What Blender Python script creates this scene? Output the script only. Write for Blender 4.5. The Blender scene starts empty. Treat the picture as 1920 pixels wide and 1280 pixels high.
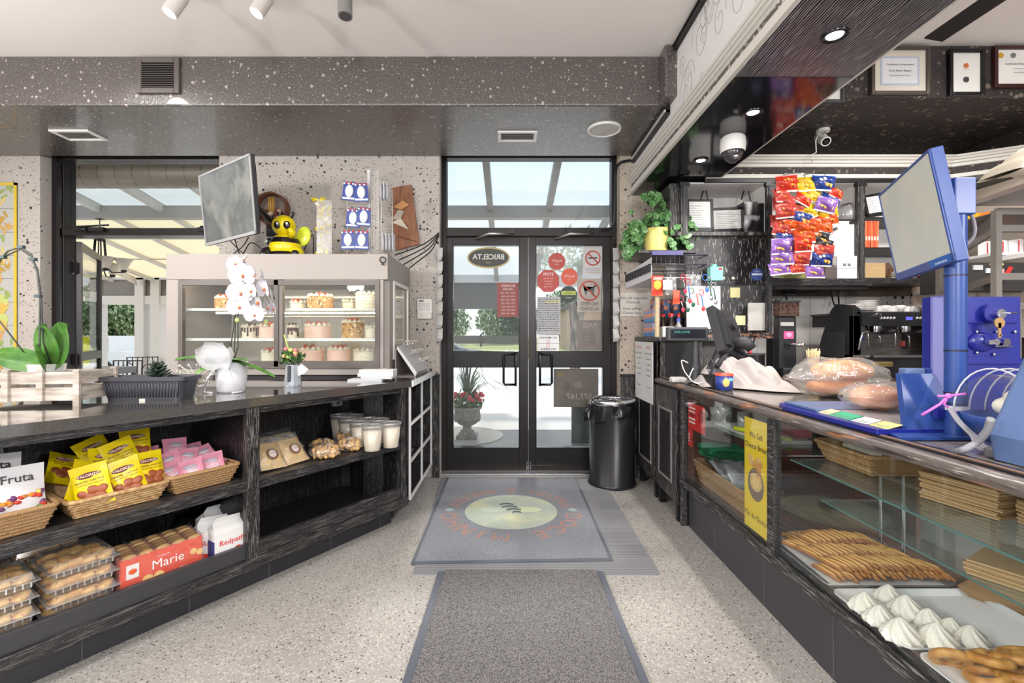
import bpy, math, random
from mathutils import Vector, Matrix, Euler
V = Vector; PI = math.pi
random.seed(7)
scene = bpy.context.scene
C = scene.collection
def c(r, g, b):
    f = lambda x: (x/255/12.92) if x/255 <= .04045 else ((x/255+.055)/1.055)**2.4
    return (f(r), f(g), f(b), 1)
# ---------------------------------------------------------------- camera
CH, FP, VX, VY = 1.21, 880.0, 955.0, 630.0
cam_d = bpy.data.cameras.new('camera'); cam = bpy.data.objects.new('camera', cam_d); C.objects.link(cam)
cam.location = (0, 0, CH); cam.rotation_euler = (PI/2, 0, 0)
cam_d.sensor_width = 36; cam_d.lens = FP/1920*36
cam_d.shift_x = (960-VX)/1920; cam_d.shift_y = -(640-VY)/1920
cam_d.clip_start = .02; cam_d.clip_end = 300
scene.camera = cam
# ---------------------------------------------------------------- world, sun, exposure
w = bpy.data.worlds.new('sky'); scene.world = w; w.use_nodes = True
nt = w.node_tree; nt.nodes.clear()
wo = nt.nodes.new('ShaderNodeOutputWorld'); bg = nt.nodes.new('ShaderNodeBackground')
tc = nt.nodes.new('ShaderNodeTexCoord'); sx = nt.nodes.new('ShaderNodeSeparateXYZ'); cr = nt.nodes.new('ShaderNodeValToRGB')
cr.color_ramp.elements[0].position = 0.0; cr.color_ramp.elements[0].color = (.93, .95, .97, 1)
cr.color_ramp.elements[1].position = .7; cr.color_ramp.elements[1].color = (.50, .66, .86, 1)
nt.links.new(tc.outputs['Generated'], sx.inputs[0]); nt.links.new(sx.outputs[2], cr.inputs[0])
nt.links.new(cr.outputs[0], bg.inputs[0]); bg.inputs[1].default_value = 1.15
nt.links.new(bg.outputs[0], wo.inputs[0])
def lamp(kind, name, loc, energy, col=(1, 1, 1), **k):
    d = bpy.data.lights.new(name, kind); d.energy = energy; d.color = col
    o = bpy.data.objects.new(name, d); C.objects.link(o); o.location = loc
    for a, b in k.items():
        if a == 'rot': o.rotation_euler = b
        else: setattr(d, a, b)
    return o
sun = lamp('SUN', 'sun', (0, 30, 30), 2.3, (1, .93, .84), angle=.09)
sun.rotation_euler = V((-.03, -.74, -.85)).to_track_quat('-Z', 'Y').to_euler()
WARM = (1, .965, .935)
for x, y, e in ((-3.0, -.6, 50), (0, -1.6, 50), (-1.2, 1.0, 26), (2.7, .6, 50), (2.7, 2.2, 22), (-3.6, 1.6, 34), (-2.6, 2.6, 20)):
    lamp('SPOT', 'ceiling_fill_spot', (x, y, 3.0), e, WARM, shadow_soft_size=.08, spot_size=2.9, spot_blend=.5)  # added wide spots without fittings, general fill for the room
for x, y, z, e in ((-2.4, -.8, 2.0, 150), (.6, -1.2, 2.0, 150), (3.0, -.4, 2.0, 95), (-3.4, 1.3, 2.0, 60)):
    lamp('POINT', 'room_fill_point', (x, y, z), e, WARM, shadow_soft_size=.12)  # added fill lights, no pendants hang here; they lift ceiling and front faces
sp = lamp('SPOT', 'shelf_fill_spot', (2.7, 1.9, 2.7), 85, WARM, shadow_soft_size=.08, spot_size=1.7, spot_blend=.6)  # added fill aimed at the back shelves, no fitting there
sp.rotation_euler = V((0, 1.8, -1.7)).to_track_quat('-Z', 'Y').to_euler()
scene.view_settings.view_transform = 'Standard'; scene.view_settings.look = 'None'
scene.view_settings.gamma = 1; scene.view_settings.use_curve_mapping = False
scene.view_settings.exposure = .35
# ---------------------------------------------------------------- helpers
def at(px, py, Y): return V(((px-VX)/FP*Y, Y, CH-(py-VY)/FP*Y))
def atz(px, py, z):
    Y = FP*(CH-z)/(py-VY); return V(((px-VX)/FP*Y, Y, z))
def FR(o, n=(0, -1, 0), up=(0, 0, 1)):
    z = V(n).normalized(); x = V(up).cross(z).normalized(); y = z.cross(x)
    return Matrix(((x.x, y.x, z.x, o[0]), (x.y, y.y, z.y, o[1]), (x.z, y.z, z.z, o[2]), (0, 0, 0, 1)))
def TR(loc=(0, 0, 0), rot=(0, 0, 0), s=1):
    return Matrix.Translation(loc) @ Euler(rot).to_matrix().to_4x4() @ Matrix.Scale(s, 4)
I4 = Matrix.Identity(4)
_txt = {}
def text_geo(s, al='CENTER', bold=0):
    k = (s, al, bold)
    if k not in _txt:
        cu = bpy.data.curves.new('t', 'FONT'); cu.body = s; cu.size = 1; cu.align_x = al; cu.align_y = 'CENTER'
        cu.resolution_u = 2; cu.offset = bold; cu.space_line = .95
        o = bpy.data.objects.new('t', cu); me = o.to_mesh()
        _txt[k] = ([v.co.copy() for v in me.vertices], [tuple(p.vertices) for p in me.polygons])
        o.to_mesh_clear(); bpy.data.objects.remove(o); bpy.data.curves.remove(cu)
    return _txt[k]
class B:
    def __init__(s, T=I4): s.v = []; s.f = []; s.m = []; s.sm = []; s.mats = []; s.T = T
    def add(s, vs, fs, m, sm=False, T=None):
        T = s.T if T is None else s.T @ T
        n = len(s.v); s.v += [T @ V(p) for p in vs]
        if m not in s.mats: s.mats.append(m)
        i = s.mats.index(m)
        for f in fs: s.f.append(tuple(n+a for a in f)); s.m.append(i); s.sm.append(sm)
        return s
    def box(s, x0, x1, y0, y1, z0, z1, m, T=None):
        return s.add([(x, y, z) for z in (z0, z1) for y in (y0, y1) for x in (x0, x1)],
            [(0, 2, 3, 1), (4, 5, 7, 6), (0, 1, 5, 4), (2, 6, 7, 3), (0, 4, 6, 2), (1, 3, 7, 5)], m, False, T)
    def cb(s, p, d, m, rot=(0, 0, 0)):
        return s.box(-d[0]/2, d[0]/2, -d[1]/2, d[1]/2, -d[2]/2, d[2]/2, m, TR(p, rot))
    def cyl(s, p0, p1, r0, m, r1=None, n=14, cap=True, sm=True):
        p0 = V(p0); p1 = V(p1); r1 = r0 if r1 is None else r1
        q = (p1-p0).to_track_quat('Z', 'Y')
        vs = []
        for p, r in ((p0, r0), (p1, r1)):
            vs += [p + q @ V((math.cos(a)*r, math.sin(a)*r, 0)) for a in [2*PI*i/n for i in range(n)]]
        s.add(vs, [(i, (i+1) % n, n+(i+1) % n, n+i) for i in range(n)], m, sm)
        if cap: s.add(vs, [tuple(range(n-1, -1, -1)), tuple(range(n, 2*n))], m, False)
        return s
    def tube(s, pts, r, m, n=6, closed=False):
        pts = [V(p) for p in pts]; L = len(pts); vs = []; up = V((0.13, .21, 1)).normalized()
        for i, p in enumerate(pts):
            a = pts[i-1] if (i or closed) else p; b = pts[(i+1) % L] if (i < L-1 or closed) else p
            d = (b-a); d = d.normalized() if d.length > 1e-9 else V((0, 0, 1))
            x = d.cross(up); x = x.normalized() if x.length > .05 else d.cross(V((1, 0, 0))).normalized(); y = d.cross(x)
            rr = r[i] if isinstance(r, (list, tuple)) else r
            vs += [p + x*math.cos(t)*rr + y*math.sin(t)*rr for t in [2*PI*j/n for j in range(n)]]
        fs = []
        for i in range(L if closed else L-1):
            k = (i+1) % L
            fs += [(i*n+j, i*n+(j+1) % n, k*n+(j+1) % n, k*n+j) for j in range(n)]
        if not closed: fs += [tuple(range(n-1, -1, -1)), tuple(range((L-1)*n, L*n))]
        return s.add(vs, fs, m, True)
    def lathe(s, prof, o, m, n=24, sm=True, T=None):
        vs = []; L = len(prof)
        for r, z in prof: vs += [(o[0]+r*math.cos(a), o[1]+r*math.sin(a), o[2]+z) for a in [2*PI*i/n for i in range(n)]]
        return s.add(vs, [(i*n+j, i*n+(j+1) % n, (i+1)*n+(j+1) % n, (i+1)*n+j) for i in range(L-1) for j in range(n)], m, sm, T)
    def ball(s, p, r, m, rot=(0, 0, 0), n=14, k=8):
        if not isinstance(r, (tuple, list)): r = (r, r, r)
        pr = [(math.sin(PI*i/k), -math.cos(PI*i/k)) for i in range(k+1)]
        pr[0] = (.001, -1); pr[-1] = (.001, 1)
        T = TR(p, rot) @ Matrix.Diagonal((r[0], r[1], r[2], 1))
        return s.lathe(pr, (0, 0, 0), m, n, True, T)
    def prism(s, poly, z0, z1, m, T=None, m2=None):
        n = len(poly); vs = [(x, y, z0) for x, y in poly]+[(x, y, z1) for x, y in poly]
        s.add(vs, [tuple(range(n-1, -1, -1))]+[(i, (i+1) % n, n+(i+1) % n, n+i) for i in range(n)], m, False, T)
        return s.add(vs, [tuple(range(n, 2*n))], m2 or m, False, T)
    def quad(s, a, b, cc, d, m): return s.add([a, b, cc, d], [(0, 1, 2, 3)], m)
    def grid(s, fn, nu, nv, m, sm=True, cu=False):
        vs = [fn(i/(nu if cu else nu-1), j/(nv-1)) for j in range(nv) for i in range(nu)]
        k = nu if cu else nu-1
        return s.add(vs, [(j*nu+i, j*nu+(i+1) % nu, (j+1)*nu+(i+1) % nu, (j+1)*nu+i) for j in range(nv-1) for i in range(k)], m, sm)
    def text(s, t, T, size, m, al='CENTER', mir=False, bold=0, sx=1):
        vs, fs = text_geo(t, al, bold)
        S = Matrix.Diagonal((-size*sx if mir else size*sx, size, 1, 1))
        if mir: fs = [tuple(reversed(f)) for f in fs]
        return s.add(vs, fs, m, False, T @ S)
def chain(o):
    M = o.matrix_basis.copy()
    while o.parent: o = o.parent; M = o.matrix_basis @ M
    return M
def tag(o, label=None, cat=None, group=None, kind=None):
    for k, v in (('label', label), ('category', cat), ('group', group), ('kind', kind)):
        if v: o[k] = v
    return o
def mesh(name, b, parent=None, bevel=0, sub=0, solid=0, local=False, origin=None):
    me = bpy.data.meshes.new(name)
    M = I4
    if parent is not None and not local: M = chain(parent).inverted()
    if origin is not None: M = Matrix.Translation(-V(origin))
    me.from_pydata([M @ p for p in b.v], [], b.f)
    for m in b.mats: me.materials.append(m)
    me.polygons.foreach_set('material_index', b.m); me.polygons.foreach_set('use_smooth', b.sm)
    me.update()
    o = bpy.data.objects.new(name, me); C.objects.link(o)
    if parent is not None: o.parent = parent
    if origin is not None: o.location = origin
    if solid: mo = o.modifiers.new('solid', 'SOLIDIFY'); mo.thickness = solid; mo.offset = 0
    if bevel:
        mo = o.modifiers.new('bevel', 'BEVEL'); mo.width = bevel; mo.segments = 2; mo.limit_method = 'ANGLE'; mo.angle_limit = .7
    if sub: mo = o.modifiers.new('sub', 'SUBSURF'); mo.levels = sub; mo.render_levels = sub
    return o
def one(name, b, label, cat, group=None, **k):
    xs = [p.x for p in b.v]; ys = [p.y for p in b.v]; zs = [p.z for p in b.v]
    o = mesh(name, b, origin=((min(xs)+max(xs))/2, (min(ys)+max(ys))/2, min(zs)), **k)
    return tag(o, label, cat, group)
def stru(name, b, **k): return tag(mesh(name, b, **k), kind='structure')
def thing(name, label, cat, loc=(0, 0, 0), rz=0, group=None):
    o = bpy.data.objects.new(name, None); C.objects.link(o); o.empty_display_size = .05
    o.location = loc; o.rotation_euler = (0, 0, rz)
    return tag(o, label, cat, group)
def dup(o, loc=None, rz=None, label=None, parent=None, rot=None):
    n = o.copy(); C.objects.link(n)
    if parent is not None: n.parent = parent
    if loc is not None: n.location = loc
    if rz is not None: n.rotation_euler = (0, 0, rz)
    if rot is not None: n.rotation_euler = rot
    if label: n['label'] = label
    for ch in [x for x in o.children]: dup(ch, parent=n)
    return n
# ---------------------------------------------------------------- materials
def mat(name, col, rough=.5, metal=0, layers=(), bump=0, bscale=60, bstretch=(1, 1, 1), emis=None, es=1, spec=None, coat=0, sss=0, trans=0, coords='Object'):
    m = bpy.data.materials.new(name); m.use_nodes = True; nt = m.node_tree; N = nt.nodes; L = nt.links
    p = N['Principled BSDF']; p.inputs['Roughness'].default_value = rough; p.inputs['Metallic'].default_value = metal
    p.inputs['Base Color'].default_value = col
    if spec is not None: p.inputs['Specular IOR Level'].default_value = spec
    if coat: p.inputs['Coat Weight'].default_value = coat; p.inputs['Coat Roughness'].default_value = .05
    if trans: p.inputs['Transmission Weight'].default_value = trans
    if emis: p.inputs['Emission Color'].default_value = emis; p.inputs['Emission Strength'].default_value = es
    if layers or bump: tco = N.new('ShaderNodeTexCoord')
    def mp(stretch):
        a = N.new('ShaderNodeMapping'); a.inputs['Scale'].default_value = stretch; L.new(tco.outputs[coords], a.inputs[0]); return a.outputs[0]
    cur = None
    for ly in layers:
        kind, sc, st, lo, hi, cl = ly[:6]; extra = ly[6] if len(ly) > 6 else None
        if kind == 'n':
            t = N.new('ShaderNodeTexNoise'); t.inputs['Scale'].default_value = sc; t.inputs['Detail'].default_value = extra or 3
            L.new(mp(st), t.inputs[0]); src = t.outputs[0]
        elif kind == 'v':
            t = N.new('ShaderNodeTexVoronoi'); t.inputs['Scale'].default_value = sc; L.new(mp(st), t.inputs['Vector'])
            s1 = N.new('ShaderNodeSeparateColor'); L.new(t.outputs['Color'], s1.inputs[0])
            # radius depends on the cell's own random number, so grains differ in size and most cells stay empty
            r1 = N.new('ShaderNodeMapRange'); r1.inputs['From Min'].default_value = extra or .5; r1.inputs['From Max'].default_value = 1
            r1.inputs['To Min'].default_value = 0; r1.inputs['To Max'].default_value = hi; L.new(s1.outputs[0], r1.inputs[0])
            nz = N.new('ShaderNodeTexNoise'); nz.inputs['Scale'].default_value = sc*2.5; L.new(mp(st), nz.inputs[0])
            ad = N.new('ShaderNodeMath'); ad.operation = 'MULTIPLY_ADD'; L.new(nz.outputs[0], ad.inputs[0]); ad.inputs[1].default_value = .5; L.new(t.outputs['Distance'], ad.inputs[2])
            sb = N.new('ShaderNodeMath'); sb.operation = 'SUBTRACT'; L.new(r1.outputs[0], sb.inputs[0]); L.new(ad.outputs[0], sb.inputs[1])
            ab = N.new('ShaderNodeMath'); ab.operation = 'ADD'; L.new(sb.outputs[0], ab.inputs[0]); ab.inputs[1].default_value = .25
            src = ab.outputs[0]; lo, hi = lo, lo+.06
        elif kind == 'w':
            t = N.new('ShaderNodeTexWave'); t.inputs['Scale'].default_value = sc; t.inputs['Distortion'].default_value = extra or 0
            t.inputs['Detail'].default_value = 2; L.new(mp(st), t.inputs[0]); t.bands_direction = 'DIAGONAL' if st[0] < .01 else 'X'; src = t.outputs[1] if 0 else t.outputs['Fac']
        elif kind == 'b':
            t = N.new('ShaderNodeTexBrick'); t.inputs['Scale'].default_value = sc; L.new(mp(st), t.inputs[0])
            t.offset = 0; t.inputs['Mortar Size'].default_value = .015; t.inputs['Brick Width'].default_value = extra or 1; t.inputs['Row Height'].default_value = 1
            src = t.outputs['Fac']
        r = N.new('ShaderNodeMapRange'); r.inputs['From Min'].default_value = lo; r.inputs['From Max'].default_value = hi; L.new(src, r.inputs[0])
        x = N.new('ShaderNodeMix'); x.data_type = 'RGBA'; L.new(r.outputs[0], x.inputs[0])
        if cur is None: x.inputs[6].default_value = col
        else: L.new(cur, x.inputs[6])
        x.inputs[7].default_value = cl; cur = x.outputs[2]
    if cur is not None: L.new(cur, p.inputs['Base Color'])
    if bump:
        t = N.new('ShaderNodeTexNoise'); t.inputs['Scale'].default_value = bscale; t.inputs['Detail'].default_value = 4; L.new(mp(bstretch), t.inputs[0])
        bp = N.new('ShaderNodeBump'); bp.inputs['Strength'].default_value = bump; bp.inputs['Distance'].default_value = .01
        L.new(t.outputs[0], bp.inputs['Height']); L.new(bp.outputs[0], p.inputs['Normal'])
    return m
def clear(name, tint=(1, 1, 1, 1), gl=.08, rough=.02, body=None, ba=.1, bump=0, bscale=30):
    """thin clear sheet: see-through with a Fresnel reflection, optionally a little milky body"""
    m = bpy.data.materials.new(name); m.use_nodes = True; nt = m.node_tree; N = nt.nodes; L = nt.links; N.clear()
    o = N.new('ShaderNodeOutputMaterial'); t = N.new('ShaderNodeBsdfTransparent'); t.inputs[0].default_value = tint
    g = N.new('ShaderNodeBsdfGlossy'); g.inputs['Roughness'].default_value = rough
    lw = N.new('ShaderNodeLayerWeight'); lw.inputs[0].default_value = .5
    mr = N.new('ShaderNodeMapRange'); mr.inputs['To Min'].default_value = gl; mr.inputs['To Max'].default_value = .9; 
    pw = N.new('ShaderNodeMath'); pw.operation = 'POWER'; pw.inputs[1].default_value = 4; L.new(lw.outputs['Facing'], pw.inputs[0]); L.new(pw.outputs[0], mr.inputs[0])
    x = N.new('ShaderNodeMixShader'); L.new(mr.outputs[0], x.inputs[0]); L.new(g.outputs[0], x.inputs[2])
    src = t.outputs[0]
    if body:
        d = N.new('ShaderNodeBsdfDiffuse'); d.inputs[0].default_value = body; y = N.new('ShaderNodeMixShader'); y.inputs[0].default_value = ba
        L.new(t.outputs[0], y.inputs[1]); L.new(d.outputs[0], y.inputs[2]); src = y.outputs[0]
    if bump:
        tc = N.new('ShaderNodeTexCoord'); nz = N.new('ShaderNodeTexNoise'); nz.inputs['Scale'].default_value = bscale; L.new(tc.outputs['Object'], nz.inputs[0])
        bp = N.new('ShaderNodeBump'); bp.inputs['Strength'].default_value = bump; bp.inputs['Distance'].default_value = .02; L.new(nz.outputs[0], bp.inputs['Height']); L.new(bp.outputs[0], g.inputs['Normal']); L.new(bp.outputs[0], lw.inputs['Normal'])
    L.new(src, x.inputs[1]); L.new(x.outputs[0], o.inputs[0]); return m
_pl = {}
def P(r, g, b, rough=.5, metal=0):
    k = (r, g, b, rough, metal)
    if k not in _pl: _pl[k] = mat('paint_%d_%d_%d' % (r, g, b), c(r, g, b), rough, metal)
    return _pl[k]
WALL = mat('speckled_plaster', c(184, 176, 169), .7, layers=[('n', 3, (1, 1, 1), .3, .8, c(194, 187, 180)), ('v', 34, (1, 1, 1), 0, .5, c(56, 52, 52), .79), ('v', 85, (1, 1, 1), 0, .5, c(95, 88, 86), .6)], bump=.15)
WALLB = mat('speckled_plaster_beige', c(178, 166, 152), .7, layers=[('n', 3, (1, 1, 1), .3, .8, c(188, 177, 163)), ('v', 34, (1, 1, 1), 0, .5, c(66, 54, 46), .79), ('v', 85, (1, 1, 1), 0, .5, c(105, 88, 76), .6)], bump=.15)
SOFF = mat('speckled_dark_plaster', c(66, 60, 58), .2, spec=1, coat=.35, layers=[('n', 120, (1, 1, 1), .42, .62, c(92, 85, 83)), ('v', 40, (1, 1, 1), 0, .48, c(160, 152, 146), .8), ('v', 100, (1, 1, 1), 0, .5, c(130, 122, 117), .68)], bump=.4, bscale=110)
SOFFB = mat('speckled_black_plaster', c(50, 44, 43), .5, layers=[('v', 32, (1, 1, 1), 0, .6, c(125, 112, 102), .6), ('v', 90, (1, 1, 1), 0, .6, c(84, 74, 70), .5)], bump=.8, bscale=110)
CEIL = mat('ceiling_paint', c(232, 226, 222), .8)
FLOOR = mat('terrazzo', c(164, 160, 155), .22, layers=[('n', 2, (1, 1, 1), .3, .7, c(156, 151, 146)), ('v', 120, (1, 1, 1), 0, .7, c(184, 179, 173), .25), ('v', 140, (1, 1, 1), 0, .5, c(124, 116, 108), .6), ('v', 105, (1, 1, 1), 0, .46, c(78, 71, 66), .72)])
WOODB = mat('distressed_black_wood', c(24, 22, 25), .35, layers=[('n', 9, (1, 14, 1), .56, .64, c(88, 84, 84), 8), ('n', 30, (1, 30, 1), .6, .7, c(120, 116, 114), 4)], bump=.15)
def wood_along(nm, st, base=(24, 22, 25), hi=(92, 88, 86), lo=.56):
    return mat(nm, c(*base), .36, layers=[('n', 7, st, lo, lo+.1, c(*hi), 8), ('n', 26, st, lo+.06, lo+.14, c(132, 128, 124), 4)], bump=.12)
WBX = wood_along('black_grained_wood_x', (1.5, 38, 38), lo=.54); WBY = wood_along('black_grained_wood_y', (38, 1.5, 38), lo=.54); WBZ = wood_along('black_grained_wood_z', (38, 38, 1.5), lo=.54)
WCAP = wood_along('worn_black_wood', (34, 34, 2.2), (26, 25, 26), (118, 114, 110), .54)
BLKW = wood_along('dark_inner_wood', (34, 34, 1.2), (18, 17, 20), (64, 61, 64), .56)
GRAY = mat('charcoal_board', c(54, 53, 57), .4); KICK = mat('charcoal_tile', c(44, 44, 49), .3)
GRAN = mat('grey_granite', c(74, 72, 70), .06, coat=.8, layers=[('n', 90, (1, 1, 1), .4, .7, c(82, 79, 76))])
WHT = P(232, 230, 226, .5); CRM = mat('trim_cream', c(206, 202, 194), .45); BLK = P(20, 20, 22, .4); BLKG = P(14, 14, 16, .15)
STEEL = mat('brushed_steel', c(192, 188, 184), .28, 1, layers=[('n', 12, (1, 1, 14), .3, .7, c(166, 162, 158))]); CHR = P(225, 225, 228, .08, 1)
STW = mat('satin_steel_paint', c(160, 152, 146), .5, .1)
BRZ = mat('dark_bronze_frame', c(32, 28, 28), .35, .3); ALU = P(170, 168, 165, .4, .6)
GLASS = clear('window_glass', (.97, .99, .98, 1), .04); GLS2 = clear('shelf_glass', (.88, .95, .94, 1), .14, .05, (.72, .82, .82, 1), .14); GEDGE = mat('glass_edge', c(84, 120, 118), .15)
FILM = clear('plastic_film', (1, 1, 1, 1), .1, .12, (.9, .9, .9, 1), .07, .8, 22); CLR = clear('clear_plastic', (1, 1, 1, 1), .1, .06, (.95, .95, .95, 1), .1)
WICK = mat('wicker', c(196, 158, 112), .7, layers=[('w', 90, (1, 1, 1), .3, .7, c(150, 112, 72), 3)], bump=.6, bscale=160)
TILE = mat('white_tile', c(206, 202, 198), .2, layers=[('b', 6.6, (1, 1, 1), .3, .6, c(150, 146, 142))])
INNER = mat('shelf_white', c(232, 228, 225), .5)
LEAF = mat('leaf_green', c(58, 110, 42), .35, layers=[('n', 14, (1, 1, 1), .35, .7, c(104, 150, 66))]); LEAFD = mat('leaf_dark', c(30, 56, 30), .4, layers=[('n', 16, (1, 1, 1), .4, .7, c(60, 92, 50))])
print('A ok')
# ================================================================ THE SETTING
YW, YD = 4.04, 4.19
def px(p, Y): return (p-VX)/FP*Y
def pz(p, Y): return CH-(p-VY)/FP*Y
b = B(); b.box(-5.2, 3.79, -2.5, 4.34, -.08, 0, FLOOR); stru('floor', b)
b = B()
for (x0, x1, z0, z1) in ((-5.3, -4.04, 0, 3.4), (-4.04, -2.497, 2.83, 3.4), (-2.497, -.6, 0, 3.4), (-.6, .95, 2.83, 3.4), (.95, 1.3, 0, 3.4), (1.3, 3.9, 0, 3.4)):
    b.box(x0, x1, YW, 4.3, z0, z1, WALLB if x0 > .9 else WALL)
stru('wall_back', b)
b = B(); b.box(-5.3, -5.2, .8, YW, 0, 3.4, WALL); stru('wall_left', b)
b = B(); b.box(3.79, 3.9, -.5, 4.3, 0, 3.4, SOFFB); stru('wall_right', b)
b = B(); b.box(-5.3, 3.9, -2.5, YW, 3.09, 3.2, CEIL); stru('ceiling', b)
b = B(); b.box(-5.2, 1.09, 3.15, YW, 2.757, 3.09, SOFF); b.box(1.002, 1.09, 3.02, 3.15, 2.757, 3.09, SOFF); stru('ceiling_soffit', b, bevel=.012)
b = B(); b.box(1.6, 3.79, 3.035, YW, 2.75, 3.09, SOFFB); stru('ceiling_soffit_over_counter', b, bevel=.01)
# mural panels above the beam
MUR = mat('mural_paper', c(222, 220, 219), .7)
b = B(); b.box(1.08, 1.6, -1, YW, 2.45, 3.09, MUR)
T = FR((1.078, 0, 0), (-1, 0, 0)); rnd = random.Random(3); LN = P(168, 164, 164, .8)
for k in range(34):      # loose line-drawn swirls
    yy = rnd.uniform(1.0, 3.6); zz = rnd.uniform(2.6, 3.03); r0 = rnd.uniform(.04, .13); q = rnd.choice((-1, 1)); pts = []
    for i in range(26):
        a = i*.38; r = r0*(1-i/30); pts.append((1.0785, yy+q*r*math.cos(a), min(3.06, max(2.57, zz+1.5*r*math.sin(a)))))
    b.tube(pts, .0012, LN, 4)
stru('wall_mural', b)
b = B(); b.box(1.034, 1.61, -1, YW, 2.425, 2.47, WBY)
b.box(1.034, 1.61, -1, 2.19, 2.42, 2.4251, mat('beam_wood', c(22, 21, 24), .3, layers=[('w', 9, (3.2, .45, 1), .86, .97, c(186, 182, 184), 6), ('n', 7, (44, 1.1, 1), .6, .64, c(150, 146, 148), 6)], bump=.1))
b.box(1.034, 1.61, 2.194, YW, 2.42, 2.4251, mat('beam_gloss_wood', c(24, 22, 26), .1, layers=[('n', 7, (30, 1.2, 1), .6, .7, c(60, 56, 60), 6)]))
b.box(1.61, 1.622, -1, 3.6, 2.42, 2.5, CRM)
stru('trim_1', b)
def extr(b, prof, y0, y1, m):
    n = len(prof); b.add([(x, y0, z) for x, z in prof]+[(x, y1, z) for x, z in prof], [(i, i+1, n+i+1, n+i) for i in range(n-1)], m)
b = B()
extr(b, [(1.09, 2.575), (1.0, 2.56), (1.0, 2.545), (1.008, 2.543), (1.012, 2.535), (1.024, 2.531), (1.03, 2.524), (1.04, 2.521), (1.05, 2.513)], -1, YW, CRM)
b.box(1.05, 1.09, -1, YW, 2.478, 2.514, mat('crown_band', c(92, 86, 84), .6, layers=[('v', 60, (1, 1, 1), 0, .6, c(190, 186, 182), .5)]))
extr(b, [(1.05, 2.479), (1.04, 2.475), (1.034, 2.466), (1.028, 2.462), (1.028, 2.418), (1.05, 2.418)], -1, YW, CRM)
stru('trim_2', b)
b = B(); b.box(1.055, 1.08, -1, 3.02, 3.045, 3.09, BLK); b.box(1.048, 1.08, -1, 3.02, 3.07, 3.08, BLKG)
b.box(1.05, 1.08, 3.15, YW, 2.70, 2.757, BLK); b.box(1.04, 1.08, 3.15, YW, 2.715, 2.73, CRM); stru('trim_3', b)
# crown over the shelves, turning towards the right wall
path = [(1.5, 3.6), (3.39, 3.6), (3.79, 3.37)]
def crown(b, prof, m):
    # prof: (outward, z)
    nn = [(0, -1), (-.27, -1.0), (-.5, -.87)]
    vs = []
    for (x, y), (a, q) in zip(path, nn): vs += [(x+a*o, y+q*o, z) for o, z in prof]
    n = len(prof); b.add(vs, [(k*n+i, k*n+i+1, (k+1)*n+i+1, (k+1)*n+i) for k in range(2) for i in range(n-1)], m)
b = B()
crown(b, [(-.3, 2.58), (.06, 2.58), (.06, 2.567), (.05, 2.562), (.045, 2.55), (.03, 2.545), (.03, 2.53), (.015, 2.525), (.012, 2.505), (0, 2.503)], CRM)
crown(b, [(0, 2.503), (0, 2.448)], SOFFB)
crown(b, [(0, 2.45), (.012, 2.448), (.012, 2.436), (.02, 2.432), (.02, 2.418), (0, 2.415)], CRM)
crown(b, [(.004, 2.416), (.004, 2.388), (-.3, 2.388)], BLK)
stru('trim_4', b)
# white tiled wall behind the coffee machine
b = B(); b.box(1.45, 3.79, 4.02, 4.04, .0, 1.63, TILE); stru('wall_tiling', b)
b = B(); b.box(.955, 1.1, 4.01, 4.04, 0, .86, WCAP); b.box(.952, 1.1, 3.995, 4.04, .86, .885, BLK); b.box(-.66, -.6, 4.01, 4.04, 0, .86, WCAP); b.box(-.66, -.6, 3.995, 4.04, .86, .885, BLK); stru('baseboard_back', b)
b = B(); b.box(-.6, .95, 4.04, 4.34, -.02, .02, ALU); b.box(-.6, .95, 4.05, 4.07, .02, .025, CHR); stru('trim_5', b)
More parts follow.
